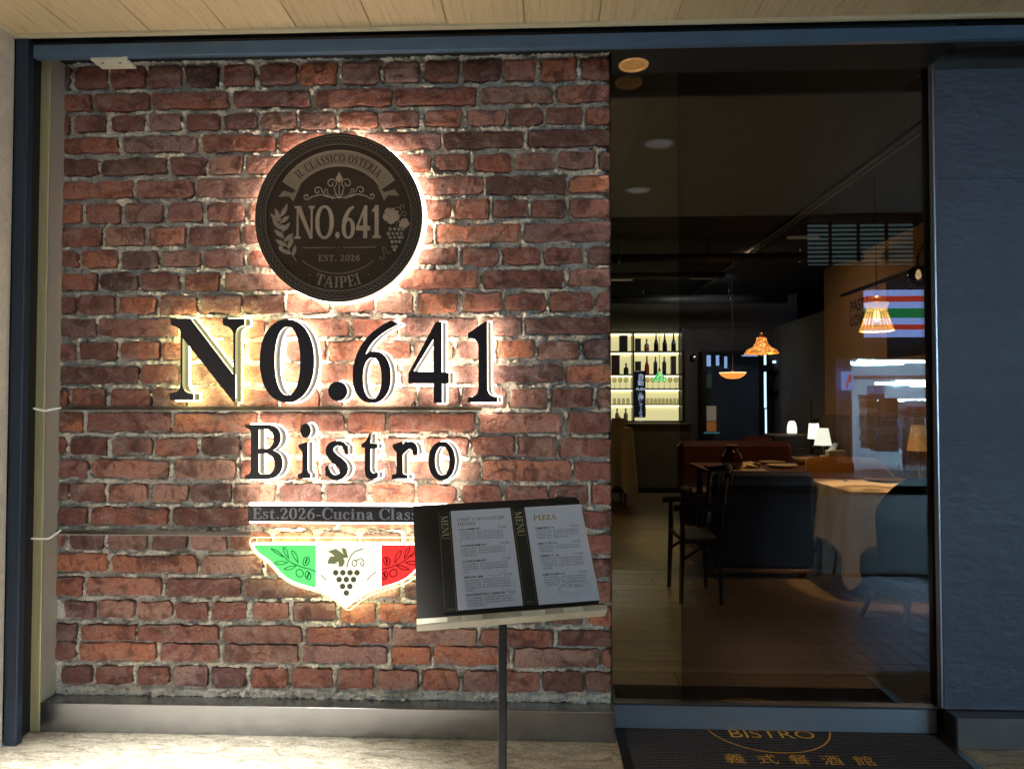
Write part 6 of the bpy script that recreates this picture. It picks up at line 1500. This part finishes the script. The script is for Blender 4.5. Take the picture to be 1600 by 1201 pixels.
mb = MB(); mb.box((x0, 8.6, 0), (x0+.05, 8.945, z1_+.04)); mb.box((x1-.05, 8.6, 0), (x1, 8.945, z1_+.04)); mb.box((x0+.051, 8.6, z1_), (x1-.051, 8.945, z1_+.04)); mb.box((x0+.051, 8.6, 0), (x1-.051, 8.945, z0_)); mb.build('frame', MT['black_paint'], t)
mb = MB(); mb.box((x0+.051, 8.92, z0_+.001), (x1-.051, 8.945, z1_-.001)); mb.build('back_panel', mat('blue_grey_panel', S(58,72,88), .6, var=.3, vscale=3), t)
def strip(xp0, xp1, yp0, yp1, m, nm='light_reflection_strip', y=8.60):  # some strips paint reflections of the street's fluorescent tubes
    a = PY(xp0, yp0, y); b = PY(xp1, yp1, y); mb = MB(); mb.box((a.x, y-.012, b.z), (b.x, y-.001, a.z)); return mb.build(nm, m, t)
strip(1104, 1110.5, 555, 572, MT['blue_strip']); strip(1118.5, 1123.5, 555, 571, MT['blue_strip']); strip(1131.5, 1136, 557, 575, MT['blue_strip'])
strip(1159, 1184, 554.3, 556.5, MT['blue_strip']); strip(1193.5, 1197, 554, 570, MT['tube_cool']); strip(1193.5, 1197.5, 581, 637, MT['tube_cool']); strip(1195, 1198, 639, 677, MT['tube_cool'])
strip(1104, 1119, 634, 657, glow('pale_lit_panel', S(150,140,116), .8), 'lit_panel'); strip(1104, 1119, 658, 674, glow('amber_lit_panel', S(170,110,50), .7), 'lit_panel'); strip(1100, 1124, 675, 677, glow('teal_strip', S(70,150,160), .8))
strip(1104, 1157, 606, 607, MT['gift'], 'cabinet_shelf', 8.59); strip(1104, 1112, 585, 605, glow('green_lit_bottle', S(50,80,70), .6), 'lit_panel')

# ---------------------------------------------------------------- pendant lamps
MT['cord'] = mat('thin_cord', S(70,62,50), .5, var=0)
def pendant(loc, prof, m, zc, label, flute=0., nf=0, cap=.02, bulb=None):
    t = empty('pendant_lamp', loc, label, 'pendant lamp')
    mb = MB(); mb.lathe(prof, loc, 48, True, flute, nf); mb.build('lamp_shade', m, t)
    zt = max(q[1] for q in prof)
    mb = MB(); mb.lathe([(0, zt+.05), (cap, zt+.05), (cap*1.3, zt), (0, zt-.002)], loc, 14); mb.build('cap', MT['brass'], t)
    mb = MB(); mb.tube([(loc[0], loc[1], loc[2]+zt+.05), (loc[0], loc[1], zc)], .004, 5); mb.build('cord', MT['cord'], t)
    if bulb:
        mb = MB(); mb.lathe([(0, bulb[1]-.04), (.026, bulb[1]-.02), (.03, bulb[1]+.01), (.014, bulb[1]+.05), (0, bulb[1]+.05)], loc, 14); mb.build('bulb', bulb[0], t)
    return t
def mosaic(name, c1, c2, es, sc_=26):
    m = bpy.data.materials.new(name); m.use_nodes = True; nt = m.node_tree; N = nt.nodes; L = nt.links; b = N['Principled BSDF']
    tc = N.new('ShaderNodeTexCoord'); v = N.new('ShaderNodeTexVoronoi'); v.inputs['Scale'].default_value = sc_; L.new(tc.outputs['Object'], v.inputs['Vector'])
    rp = N.new('ShaderNodeValToRGB'); rp.color_ramp.elements[0].color = (*c1, 1); rp.color_ramp.elements[1].color = (*c2, 1); rp.color_ramp.elements[0].position = .1; rp.color_ramp.elements[1].position = .55
    L.new(v.outputs['Distance'], rp.inputs[0]); L.new(rp.outputs[0], b.inputs['Base Color']); L.new(rp.outputs[0], b.inputs['Emission Color']); b.inputs['Emission Strength'].default_value = es*.5; b.inputs['Roughness'].default_value = .3
    return m
MT['amber'] = mosaic('amber_mosaic_glass', (1.0,.56,.15), (.42,.13,.02), 3.2)
MT['bulb'] = glow('warm_bulb', (1.0,.78,.42), 9.0)
ya = 4.8; ua = (ya+CAM_D)/FPX; q = PY(1190, 552.5, ya); AMB = (q.x, ya, q.z+.02)
pendant((q.x, ya, q.z), [(25.5*ua,0),(25*ua,1.5*ua),(22*ua,6*ua),(14*ua,10*ua),(10*ua,15*ua),(7.5*ua,22*ua),(7*ua,25*ua),(0,25*ua)], MT['amber'], 3.199, 'amber mosaic glass pendant lamp above the laid table', bulb=(MT['bulb'], .05))
yb_ = 2.62; ub = (yb_+CAM_D)/FPX; q = PY(1370, 517, yb_); PEND = q
def ribbed(name):
    m = bpy.data.materials.new(name); m.use_nodes = True; nt = m.node_tree; N = nt.nodes; L = nt.links
    for n in list(N): N.remove(n)
    out = N.new('ShaderNodeOutputMaterial'); mx = N.new('ShaderNodeMixShader'); mx.inputs[0].default_value = .55; tr = N.new('ShaderNodeBsdfTransparent'); tr.inputs[0].default_value = (.9,.8,.6,1); em = N.new('ShaderNodeEmission'); em.inputs[0].default_value = (1.0,.60,.18,1); em.inputs[1].default_value = .75
    L.new(tr.outputs[0], mx.inputs[1]); L.new(em.outputs[0], mx.inputs[2]); L.new(mx.outputs[0], out.inputs[0]); return m
pl = pendant((q.x, yb_, q.z), [(24.5*ub,0),(23.5*ub,2*ub),(21*ub,8*ub),(17*ub,22*ub),(14*ub,31*ub),(13.5*ub,33*ub),(15.5*ub,38*ub),(17.5*ub,43*ub)], ribbed('ribbed_glass_shade'), 3.199, 'ribbed clear glass pendant lamp glowing over the linen covered table', .045, 22, .03, (MT['bulb'], .11))
mb = MB(); ring = [(q.x+24*ub*math.cos(a), yb_+24*ub*math.sin(a), q.z+.003) for a in np.linspace(0, 2*PI, 49)[:-1]]; mb.tube(ring, .0065, 6, closed=True); mb.tube([(q.x+14*ub*math.cos(a), yb_+14*ub*math.sin(a), q.z+33*ub) for a in np.linspace(0, 2*PI, 33)[:-1]], .006, 6, closed=True); mb.build('rim', glow('bright_glass_rim', (1.,.66,.24), 1.0), pl)
for k in range(22):
    a = 2*PI*k/22; mb = MB() if k == 0 else mb
    mb.tube([(q.x+24*ub*math.cos(a), yb_+24*ub*math.sin(a), q.z+.004), (q.x+17*ub*math.cos(a), yb_+17*ub*math.sin(a), q.z+22*ub), (q.x+14*ub*math.cos(a), yb_+14*ub*math.sin(a), q.z+32*ub)], .0028, 4)
mb.build('ribs', glow('amber_rib', (.72,.36,.08), .7), pl)
yc = 7.6; uc = (yc+CAM_D)/FPX; q = PY(1145, 592, yc)
pendant((q.x, yc, q.z), [(0,0),(10*uc,1*uc),(17*uc,5*uc),(20*uc,9*uc)], glow('orange_bowl_shade', (1.0,.34,.06), 2.8), 3.199, 'orange glowing bowl pendant lamp before the display cabinet', bulb=None)
mb = MB(); mb.lathe([(0,8.8*uc),(19.5*uc,8.8*uc)], (q.x, yc, q.z), 32); mb.lathe([(20*uc,9*uc),(20.3*uc,10*uc),(19.4*uc,10*uc)], (q.x, yc, q.z), 32); o = mb.build('lit_rim', glow('bright_bowl_rim', (1.,.78,.42), 5.0), bpy.data.objects['pendant_lamp.002']); 
yg = 7.2; ug = (yg+CAM_D)/FPX; q = PY(1030.5, 595.5, yg)
pendant((q.x, yg, q.z), [(11*ug,0),(10.5*ug,2*ug),(7*ug,8*ug),(3*ug,13*ug),(1.5*ug,15*ug)], mosaic('green_glass', (.55,1.0,.45), (.05,.42,.10), 1.3, 30), 3.199, 'small green glass pendant lamp in front of the backlit shelf', .03, 8, .012)
# silver ball lamp and curved wall lamp
q = PY(1082, 560, 8.2); t = empty('globe_lamp', (q.x, 8.2, q.z), 'small dark mirrored globe hanging near the back wall', 'lamp')
mb = MB(); mb.lathe([(.062*math.cos(a), .062*math.sin(a)) for a in np.linspace(-PI/2, PI/2, 14)], tuple(q), 20); mb.build('globe', mat('dark_mirror', S(90,86,80), .08, 1., var=0), t)
mb = MB(); mb.tube([(q.x, 8.2, q.z+.06), (q.x, 8.2, 3.199)], .003, 5); mb.build('cord', MT['cord'], t); mb = MB(); mb.lathe([(.012*math.cos(a), .012*math.sin(a)) for a in np.linspace(-PI/2, PI/2, 7)], (q.x+.022, 8.14, q.z+.024), 10); mb.build('bulb', glow('tiny_bulb', (1.,.95,.8), 3.), t)
xg = 3.52; q = PX(1435, 431, xg); s1 = PX(1433.5, 417, xg)
t = empty('wall_lamp', (3.79, q.y, q.z+.3), 'curved black wall lamp with a dark glass globe at upper right', 'wall lamp')
arc = [PX(1434, 416, xg)]+[PX(x_, y_, 3.6) for x_, y_ in ((1434,404),(1437,393),(1444,384),(1452,379))]+[PX(1462, 380, 3.7), PX(1470, 388, 3.79)]
mb = MB(); mb.tube([tuple(v) for v in catmull([tuple(p_) for p_ in arc], 4)], .011, 6); mb.build('arm', MT['black_paint'], t)
mb = MB(); mb.lathe([(.098*math.cos(a), .098*math.sin(a)) for a in np.linspace(-PI/2, PI/2*.8, 14)], tuple(q), 22); mb.build('globe', glass_mat('smoked_globe', (.34,.32,.36), .10), t)
mb = MB(); mb.lathe([(0,-.045),(.022,-.03),(.026,0),(.014,.045),(0,.05)], (q.x, q.y, q.z+.01), 12); mb.build('bulb', glow('filament_bulb', (1.,.72,.30), 3.2), t)
mb = MB(); mb.lathe([(0,.10),(.03,.10),(.034,.06),(.0,.06)], tuple(q), 14); mb.build('socket', MT['brass'], t)
mb = MB(); e_ = arc[-1]; mb.lathe([(0,-.012),(.05,-.012),(.05,0),(0,0)], (3.795, e_.y, e_.z), 16); mb.build('wall_plate', MT['black_paint'], t)
MT['pipe'] = mat('dark_painted_pipe', S(58,58,56), .5, .2, var=.15)
for k, (yy, zz, rr, x0_, x1_, lb) in enumerate(((7.9, 2.98, .07, -.6, 3.7, 'dark duct pipe running across the ceiling near the back wall'), (6.4, 3.08, .04, -.6, 2.4, 'thin dark pipe across the ceiling behind the amber pendant'), (5.1, 3.05, .05, .2, 3.6, 'dark pipe across the ceiling above the laid table'))):
    t = empty('ceiling_pipe', (1.5, yy, zz), lb, 'pipe')
    mb = MB(); mb.tube([(x0_, yy, zz), (x1_, yy, zz)], rr, 12); mb.build('pipe_run', MT['pipe'], t)
    for q_ in (.2, .5, .8):
        xx = x0_+(x1_-x0_)*q_; mb = MB(); mb.tube([(xx, yy, zz+rr*.9), (xx, yy, 3.199)], .008, 5); mb.tube([(xx, yy+(rr+.004)*math.cos(a_), zz+(rr+.004)*math.sin(a_)) for a_ in np.linspace(0, 2*PI, 15)[:-1]], .007, 4, closed=True); mb.build('hanger', MT['steel'], t)
for k, (xx, yy, lb) in enumerate(((1.1, 6.9, 'short pale bar for a reflected dash, on the ceiling above the counter'), (2.2, 6.8, 'short pale bar for a reflected dash, right of the amber pendant'), (2.7, 4.4, 'short pale bar for a reflected dash, near the beige wall'))):
    t = empty('reflection_dash', (xx, yy, 3.12), lb, 'ceiling light')  # faintly glowing bars stand in for pale dashes reflected in the glass
    mb = MB(); mb.box((xx-.16, yy-.02, 3.10), (xx+.16, yy+.02, 3.125), .004); mb.build('bar', mat('pale_dash', S(150,140,110), .5, var=.1, em=(.5,.44,.3), es=.12), t); mb = MB(); mb.tube([(xx, yy, 3.125), (xx, yy, 3.199)], .006, 5); mb.build('rod', MT['pipe'], t)
# track on the ceiling, soffit downlight, added unseen fitting inside
a = PX(1455, 186, PZ(1455, 186, 3.16).x)
pa = PZ(1455, 186, 3.165); pb = PZ(1090, 468, 3.165)
t = empty('ceiling_track', (pa.x, (pa.y+pb.y)/2, 3.165), 'long thin light track running back along the dark ceiling', 'track')
mb = MB()
for dx in (0, .055): mb.bar((pa.x+dx, pa.y, 3.17), (pa.x+dx, min(pb.y, 8.8), 3.17), .014, .02)
mb.build('rails', mat('track_grey', S(150,144,132), .4, .5, var=.1), t); mb = MB(); mb.box((pa.x-.01, pa.y, 3.181), (pa.x+.065, min(pb.y, 8.8), 3.199)); mb.build('channel', MT['black_paint'], t)
q = PZ(990, 102, 3.19); DL = q
ql = PZ(990, 102, Z_HEAD); SD = (ql.x, ql.y, Z_HEAD)
t = empty('recessed_downlight', SD, 'gold rimmed recessed downlight in the dark soffit above the glass door', 'downlight')
mb = MB(); mb.lathe([(.056,.004),(.064,.002),(.062,-.004),(.054,-.003),(.050,.004)], (SD[0], SD[1], Z_HEAD), 32); mb.build('trim_ring', mat('soft_gold_ring', S(206,150,84), .3, .5, var=.05, em=(.8,.42,.16), es=.22), t)
mb = MB(); mb.lathe([(.052,.0012),(.03,.0022),(.0,.0026)], (SD[0], SD[1], Z_HEAD), 32); mb.build('reflector', mat('soft_amber_reflector', S(170,104,46), .25, .5, var=.5, vscale=60, em=(.40,.20,.06), es=.5), t)
t = empty('recessed_downlight', (q.x, q.y, 3.19), 'added unseen downlight fitting in the dark ceiling inside the entrance', 'downlight')  # unseen fitting, added only to go with the entrance spot
mb = MB(); mb.lathe([(.078,.008),(.084,-.004),(.078,-.008),(.070,-.002),(.066,.008)], (q.x, q.y, 3.189), 32); mb.build('trim_ring', mat('gold_ring', S(206,150,84), .3, .6, var=.05, em=(.9,.5,.2), es=.12), t)
mb = MB(); mb.lathe([(.066,.0),(.055,.006),(.0,.008)], (q.x, q.y, 3.188), 32); mb.build('reflector', mat('amber_reflector', S(160,96,40), .25, .5, var=.4, vscale=40, em=(.55,.26,.08), es=.6), t)

# ================================================================== ACROSS THE STREET (seen mirrored in the door glass)
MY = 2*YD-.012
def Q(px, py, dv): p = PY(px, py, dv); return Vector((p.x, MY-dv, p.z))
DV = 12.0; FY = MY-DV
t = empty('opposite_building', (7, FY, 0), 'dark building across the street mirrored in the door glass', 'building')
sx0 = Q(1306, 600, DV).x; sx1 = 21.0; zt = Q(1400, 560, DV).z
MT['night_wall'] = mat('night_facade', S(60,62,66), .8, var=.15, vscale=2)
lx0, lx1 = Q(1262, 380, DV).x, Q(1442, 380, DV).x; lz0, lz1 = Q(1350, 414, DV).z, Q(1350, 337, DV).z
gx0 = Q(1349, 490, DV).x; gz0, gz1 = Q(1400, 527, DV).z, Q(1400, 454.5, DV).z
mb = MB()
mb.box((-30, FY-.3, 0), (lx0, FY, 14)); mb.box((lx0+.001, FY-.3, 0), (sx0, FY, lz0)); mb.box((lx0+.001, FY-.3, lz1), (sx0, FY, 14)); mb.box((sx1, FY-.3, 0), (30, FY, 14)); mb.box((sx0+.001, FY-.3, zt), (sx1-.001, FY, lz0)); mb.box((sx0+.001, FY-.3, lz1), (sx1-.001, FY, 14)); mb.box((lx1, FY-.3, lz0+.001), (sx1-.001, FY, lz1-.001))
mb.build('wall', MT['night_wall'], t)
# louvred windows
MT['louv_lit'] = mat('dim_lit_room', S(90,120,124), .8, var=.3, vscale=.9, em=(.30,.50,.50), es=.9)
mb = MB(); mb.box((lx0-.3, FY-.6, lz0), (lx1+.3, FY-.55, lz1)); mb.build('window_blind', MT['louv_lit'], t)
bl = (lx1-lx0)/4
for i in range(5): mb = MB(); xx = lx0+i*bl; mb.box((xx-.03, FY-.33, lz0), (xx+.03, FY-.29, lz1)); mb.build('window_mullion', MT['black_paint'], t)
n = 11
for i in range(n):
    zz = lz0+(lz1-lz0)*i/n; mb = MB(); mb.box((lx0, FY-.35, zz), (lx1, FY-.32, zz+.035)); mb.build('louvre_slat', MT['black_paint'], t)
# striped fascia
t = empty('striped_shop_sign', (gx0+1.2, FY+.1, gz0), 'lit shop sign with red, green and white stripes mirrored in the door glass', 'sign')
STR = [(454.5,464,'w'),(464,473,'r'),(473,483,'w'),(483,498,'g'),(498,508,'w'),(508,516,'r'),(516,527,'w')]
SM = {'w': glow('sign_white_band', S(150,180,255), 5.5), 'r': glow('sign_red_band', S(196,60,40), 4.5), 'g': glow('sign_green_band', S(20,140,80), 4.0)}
gx1 = gx0+13.0  # sign runs on unseen to the right, added for cool fill light
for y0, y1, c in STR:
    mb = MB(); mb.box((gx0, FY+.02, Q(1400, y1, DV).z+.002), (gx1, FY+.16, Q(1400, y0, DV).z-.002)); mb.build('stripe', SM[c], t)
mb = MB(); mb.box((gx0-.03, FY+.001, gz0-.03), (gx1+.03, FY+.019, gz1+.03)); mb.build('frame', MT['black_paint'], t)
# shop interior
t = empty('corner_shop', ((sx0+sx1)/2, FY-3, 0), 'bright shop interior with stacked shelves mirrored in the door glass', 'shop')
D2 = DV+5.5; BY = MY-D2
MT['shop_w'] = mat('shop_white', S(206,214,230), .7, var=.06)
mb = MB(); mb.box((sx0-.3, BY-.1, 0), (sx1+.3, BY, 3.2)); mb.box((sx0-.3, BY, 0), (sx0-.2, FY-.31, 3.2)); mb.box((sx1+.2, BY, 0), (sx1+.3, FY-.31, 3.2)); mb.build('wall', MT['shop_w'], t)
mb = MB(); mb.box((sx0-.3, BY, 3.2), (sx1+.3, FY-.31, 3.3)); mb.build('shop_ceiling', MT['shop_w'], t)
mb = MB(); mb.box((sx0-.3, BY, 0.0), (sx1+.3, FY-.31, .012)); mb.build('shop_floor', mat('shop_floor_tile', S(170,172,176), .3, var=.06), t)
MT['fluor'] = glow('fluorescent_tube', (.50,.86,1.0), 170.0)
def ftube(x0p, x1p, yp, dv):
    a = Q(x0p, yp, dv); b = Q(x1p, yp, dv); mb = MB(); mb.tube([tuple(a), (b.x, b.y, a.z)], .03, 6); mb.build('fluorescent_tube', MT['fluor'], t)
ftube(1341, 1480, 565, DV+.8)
for k in range(7):  # tubes added beyond the mirrored view for more cool light
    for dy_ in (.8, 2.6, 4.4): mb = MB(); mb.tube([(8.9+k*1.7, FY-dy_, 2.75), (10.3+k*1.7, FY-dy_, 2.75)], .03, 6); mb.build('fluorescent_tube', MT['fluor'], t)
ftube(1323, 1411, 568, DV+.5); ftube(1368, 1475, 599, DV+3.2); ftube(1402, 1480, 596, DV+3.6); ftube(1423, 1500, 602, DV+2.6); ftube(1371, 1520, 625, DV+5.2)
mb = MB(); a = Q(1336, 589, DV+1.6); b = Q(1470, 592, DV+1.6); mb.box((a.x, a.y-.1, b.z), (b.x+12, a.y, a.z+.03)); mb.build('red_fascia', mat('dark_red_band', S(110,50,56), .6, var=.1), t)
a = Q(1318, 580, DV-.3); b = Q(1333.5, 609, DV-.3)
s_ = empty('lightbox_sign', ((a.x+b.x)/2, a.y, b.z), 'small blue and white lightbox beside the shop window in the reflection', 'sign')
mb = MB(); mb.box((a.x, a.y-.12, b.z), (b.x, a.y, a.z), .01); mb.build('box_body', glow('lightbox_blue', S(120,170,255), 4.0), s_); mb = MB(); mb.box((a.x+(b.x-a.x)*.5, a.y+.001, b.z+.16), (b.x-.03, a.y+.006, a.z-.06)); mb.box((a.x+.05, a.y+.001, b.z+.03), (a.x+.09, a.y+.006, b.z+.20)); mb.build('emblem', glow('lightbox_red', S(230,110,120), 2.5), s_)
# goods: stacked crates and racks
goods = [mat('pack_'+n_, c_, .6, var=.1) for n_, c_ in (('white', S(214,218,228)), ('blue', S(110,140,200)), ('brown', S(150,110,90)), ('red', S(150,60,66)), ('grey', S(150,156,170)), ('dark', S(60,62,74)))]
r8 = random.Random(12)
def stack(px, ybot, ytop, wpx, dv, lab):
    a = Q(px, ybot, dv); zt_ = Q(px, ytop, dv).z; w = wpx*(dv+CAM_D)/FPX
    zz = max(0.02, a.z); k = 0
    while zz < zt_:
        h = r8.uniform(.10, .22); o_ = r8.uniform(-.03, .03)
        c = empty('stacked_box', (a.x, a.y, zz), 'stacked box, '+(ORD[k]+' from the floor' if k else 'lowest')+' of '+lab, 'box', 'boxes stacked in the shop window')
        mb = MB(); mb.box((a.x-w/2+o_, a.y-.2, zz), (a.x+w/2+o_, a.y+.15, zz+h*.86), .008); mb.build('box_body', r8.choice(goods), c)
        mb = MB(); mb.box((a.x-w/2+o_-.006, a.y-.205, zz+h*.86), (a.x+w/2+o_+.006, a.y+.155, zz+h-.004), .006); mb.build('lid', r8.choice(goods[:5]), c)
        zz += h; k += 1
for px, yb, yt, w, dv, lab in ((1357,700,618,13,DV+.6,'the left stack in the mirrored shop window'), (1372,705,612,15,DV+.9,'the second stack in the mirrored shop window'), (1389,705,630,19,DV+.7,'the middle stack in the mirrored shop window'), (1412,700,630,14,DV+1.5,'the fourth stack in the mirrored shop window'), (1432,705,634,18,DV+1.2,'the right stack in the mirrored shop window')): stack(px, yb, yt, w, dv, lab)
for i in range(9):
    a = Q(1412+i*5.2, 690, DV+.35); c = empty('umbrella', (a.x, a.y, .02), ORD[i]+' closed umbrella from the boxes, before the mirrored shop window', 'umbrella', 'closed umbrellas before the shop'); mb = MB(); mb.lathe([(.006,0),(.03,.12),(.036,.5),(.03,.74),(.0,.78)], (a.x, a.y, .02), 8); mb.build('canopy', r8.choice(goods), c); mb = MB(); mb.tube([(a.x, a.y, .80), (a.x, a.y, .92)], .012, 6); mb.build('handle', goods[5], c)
q = Q(1335, 640, DV+.1); t = empty('shop_pillar', (Q(1312, 640, DV).x, FY, 0), 'pale pillar at the left end of the mirrored shop front', 'pillar')
mb = MB(); mb.box((sx0, FY-.28, 0), (Q(1332, 640, DV).x, FY-.02, zt-.003)); mb.build('shaft', MT['shop_w'], t); mb = MB(); mb.box((sx0-.02, FY-.019, .0), (Q(1333, 640, DV).x, FY+.02, .18)); mb.build('base', MT['black_paint'], t)

# ================================================================== LAMPS (pendant and soffit lamps have seen fittings; fill spots are added)
def spot(name, loc, tgt, watts, col, ang, blend=.4, r=.05):
    l = bpy.data.lights.new(name, 'SPOT'); l.energy = watts; l.color = col; l.spot_size = math.radians(ang); l.spot_blend = blend; l.shadow_soft_size = r
    o = bpy.data.objects.new(name, l); COL.objects.link(o); o.location = loc; o.rotation_euler = (Vector(tgt)-Vector(loc)).to_track_quat('-Z', 'Y').to_euler(); return o
def point(name, loc, watts, col, r=.05):
    l = bpy.data.lights.new(name, 'POINT'); l.energy = watts; l.color = col; l.shadow_soft_size = r
    o = bpy.data.objects.new(name, l); COL.objects.link(o); o.location = loc; return o
WARM = (1., .68, .36)
spot('table_spot', (2.72, 2.75, 3.15), (2.66, 2.60, .75), 210, WARM, 27, .3, .03)
spot('entrance_spot', (DL.x, DL.y, 3.17), (1.0, 1.12, 0), 9, (1., .60, .28), 40, .35)
spot('cloth_fill_spot', (DL.x, DL.y, 3.17), (2.22, 2.35, .45), 62, (1., .82, .60), 24, .6, .04)  # added to brighten the tablecloth
point('pendant_bulb', (PEND.x, PEND.y, PEND.z+.03), 14, (1., .66, .3), .04)
spot('soffit_lamp', (SD[0], SD[1], Z_HEAD-.01), (.95, SD[1]-.05, 0), 16, (1., .80, .58), 70, .7, .04)
spot('laid_table_spot', (tx0+.6, 4.6, 3.15), (tx0+.6, 4.3, .75), 45, WARM, 50, .3, .03)
spot('bar_fill_spot', (.15, 2.6, 3.15), (.15, 2.5, 0), 26, (1., .90, .50), 44, .6, .1)  # both bar spots are added to light the floor; no fitting
spot('bar_fill_spot', (.45, 5.6, 3.15), (.5, 5.2, 0), 20, (1., .90, .50), 42, .6, .1)
spot('wall_fill_spot', (2.3, 5.6, 3.15), (3.8, 5.0, 1.5), 28, (1., .72, .44), 150, 1.0, .15)  # added room fill on the beige wall; no fitting
spot('back_wall_fill_spot', (2.6, 7.0, 3.15), (2.4, 8.95, 1.6), 34, (.92, .95, 1.0), 140, 1.0, .15)  # added wash so the back wall shows; no fitting
point('amber_pendant_bulb', tuple(AMB), 5, (1., .62, .28), .05)
# fill lamps added to the arcade soffit, unseen behind the viewer
lamp_lit = glow('fill_diffuser', (1., .93, .80), 12.0)
for (lx, ly, lb) in ((-1.35, -1.6, 'added fill light in the arcade soffit, unseen behind the viewer on the left'), (-.75, -2.55, 'second added fill light, unseen at the outer edge of the arcade soffit')):
    downlight((lx, ly, Z_CEIL-.001), lb, lamp_lit)
    spot('arcade_fill_lamp', (lx, ly, Z_CEIL-.02), (lx, ly, 0), 1450, (1., .955, .88), 62, .5, .07)
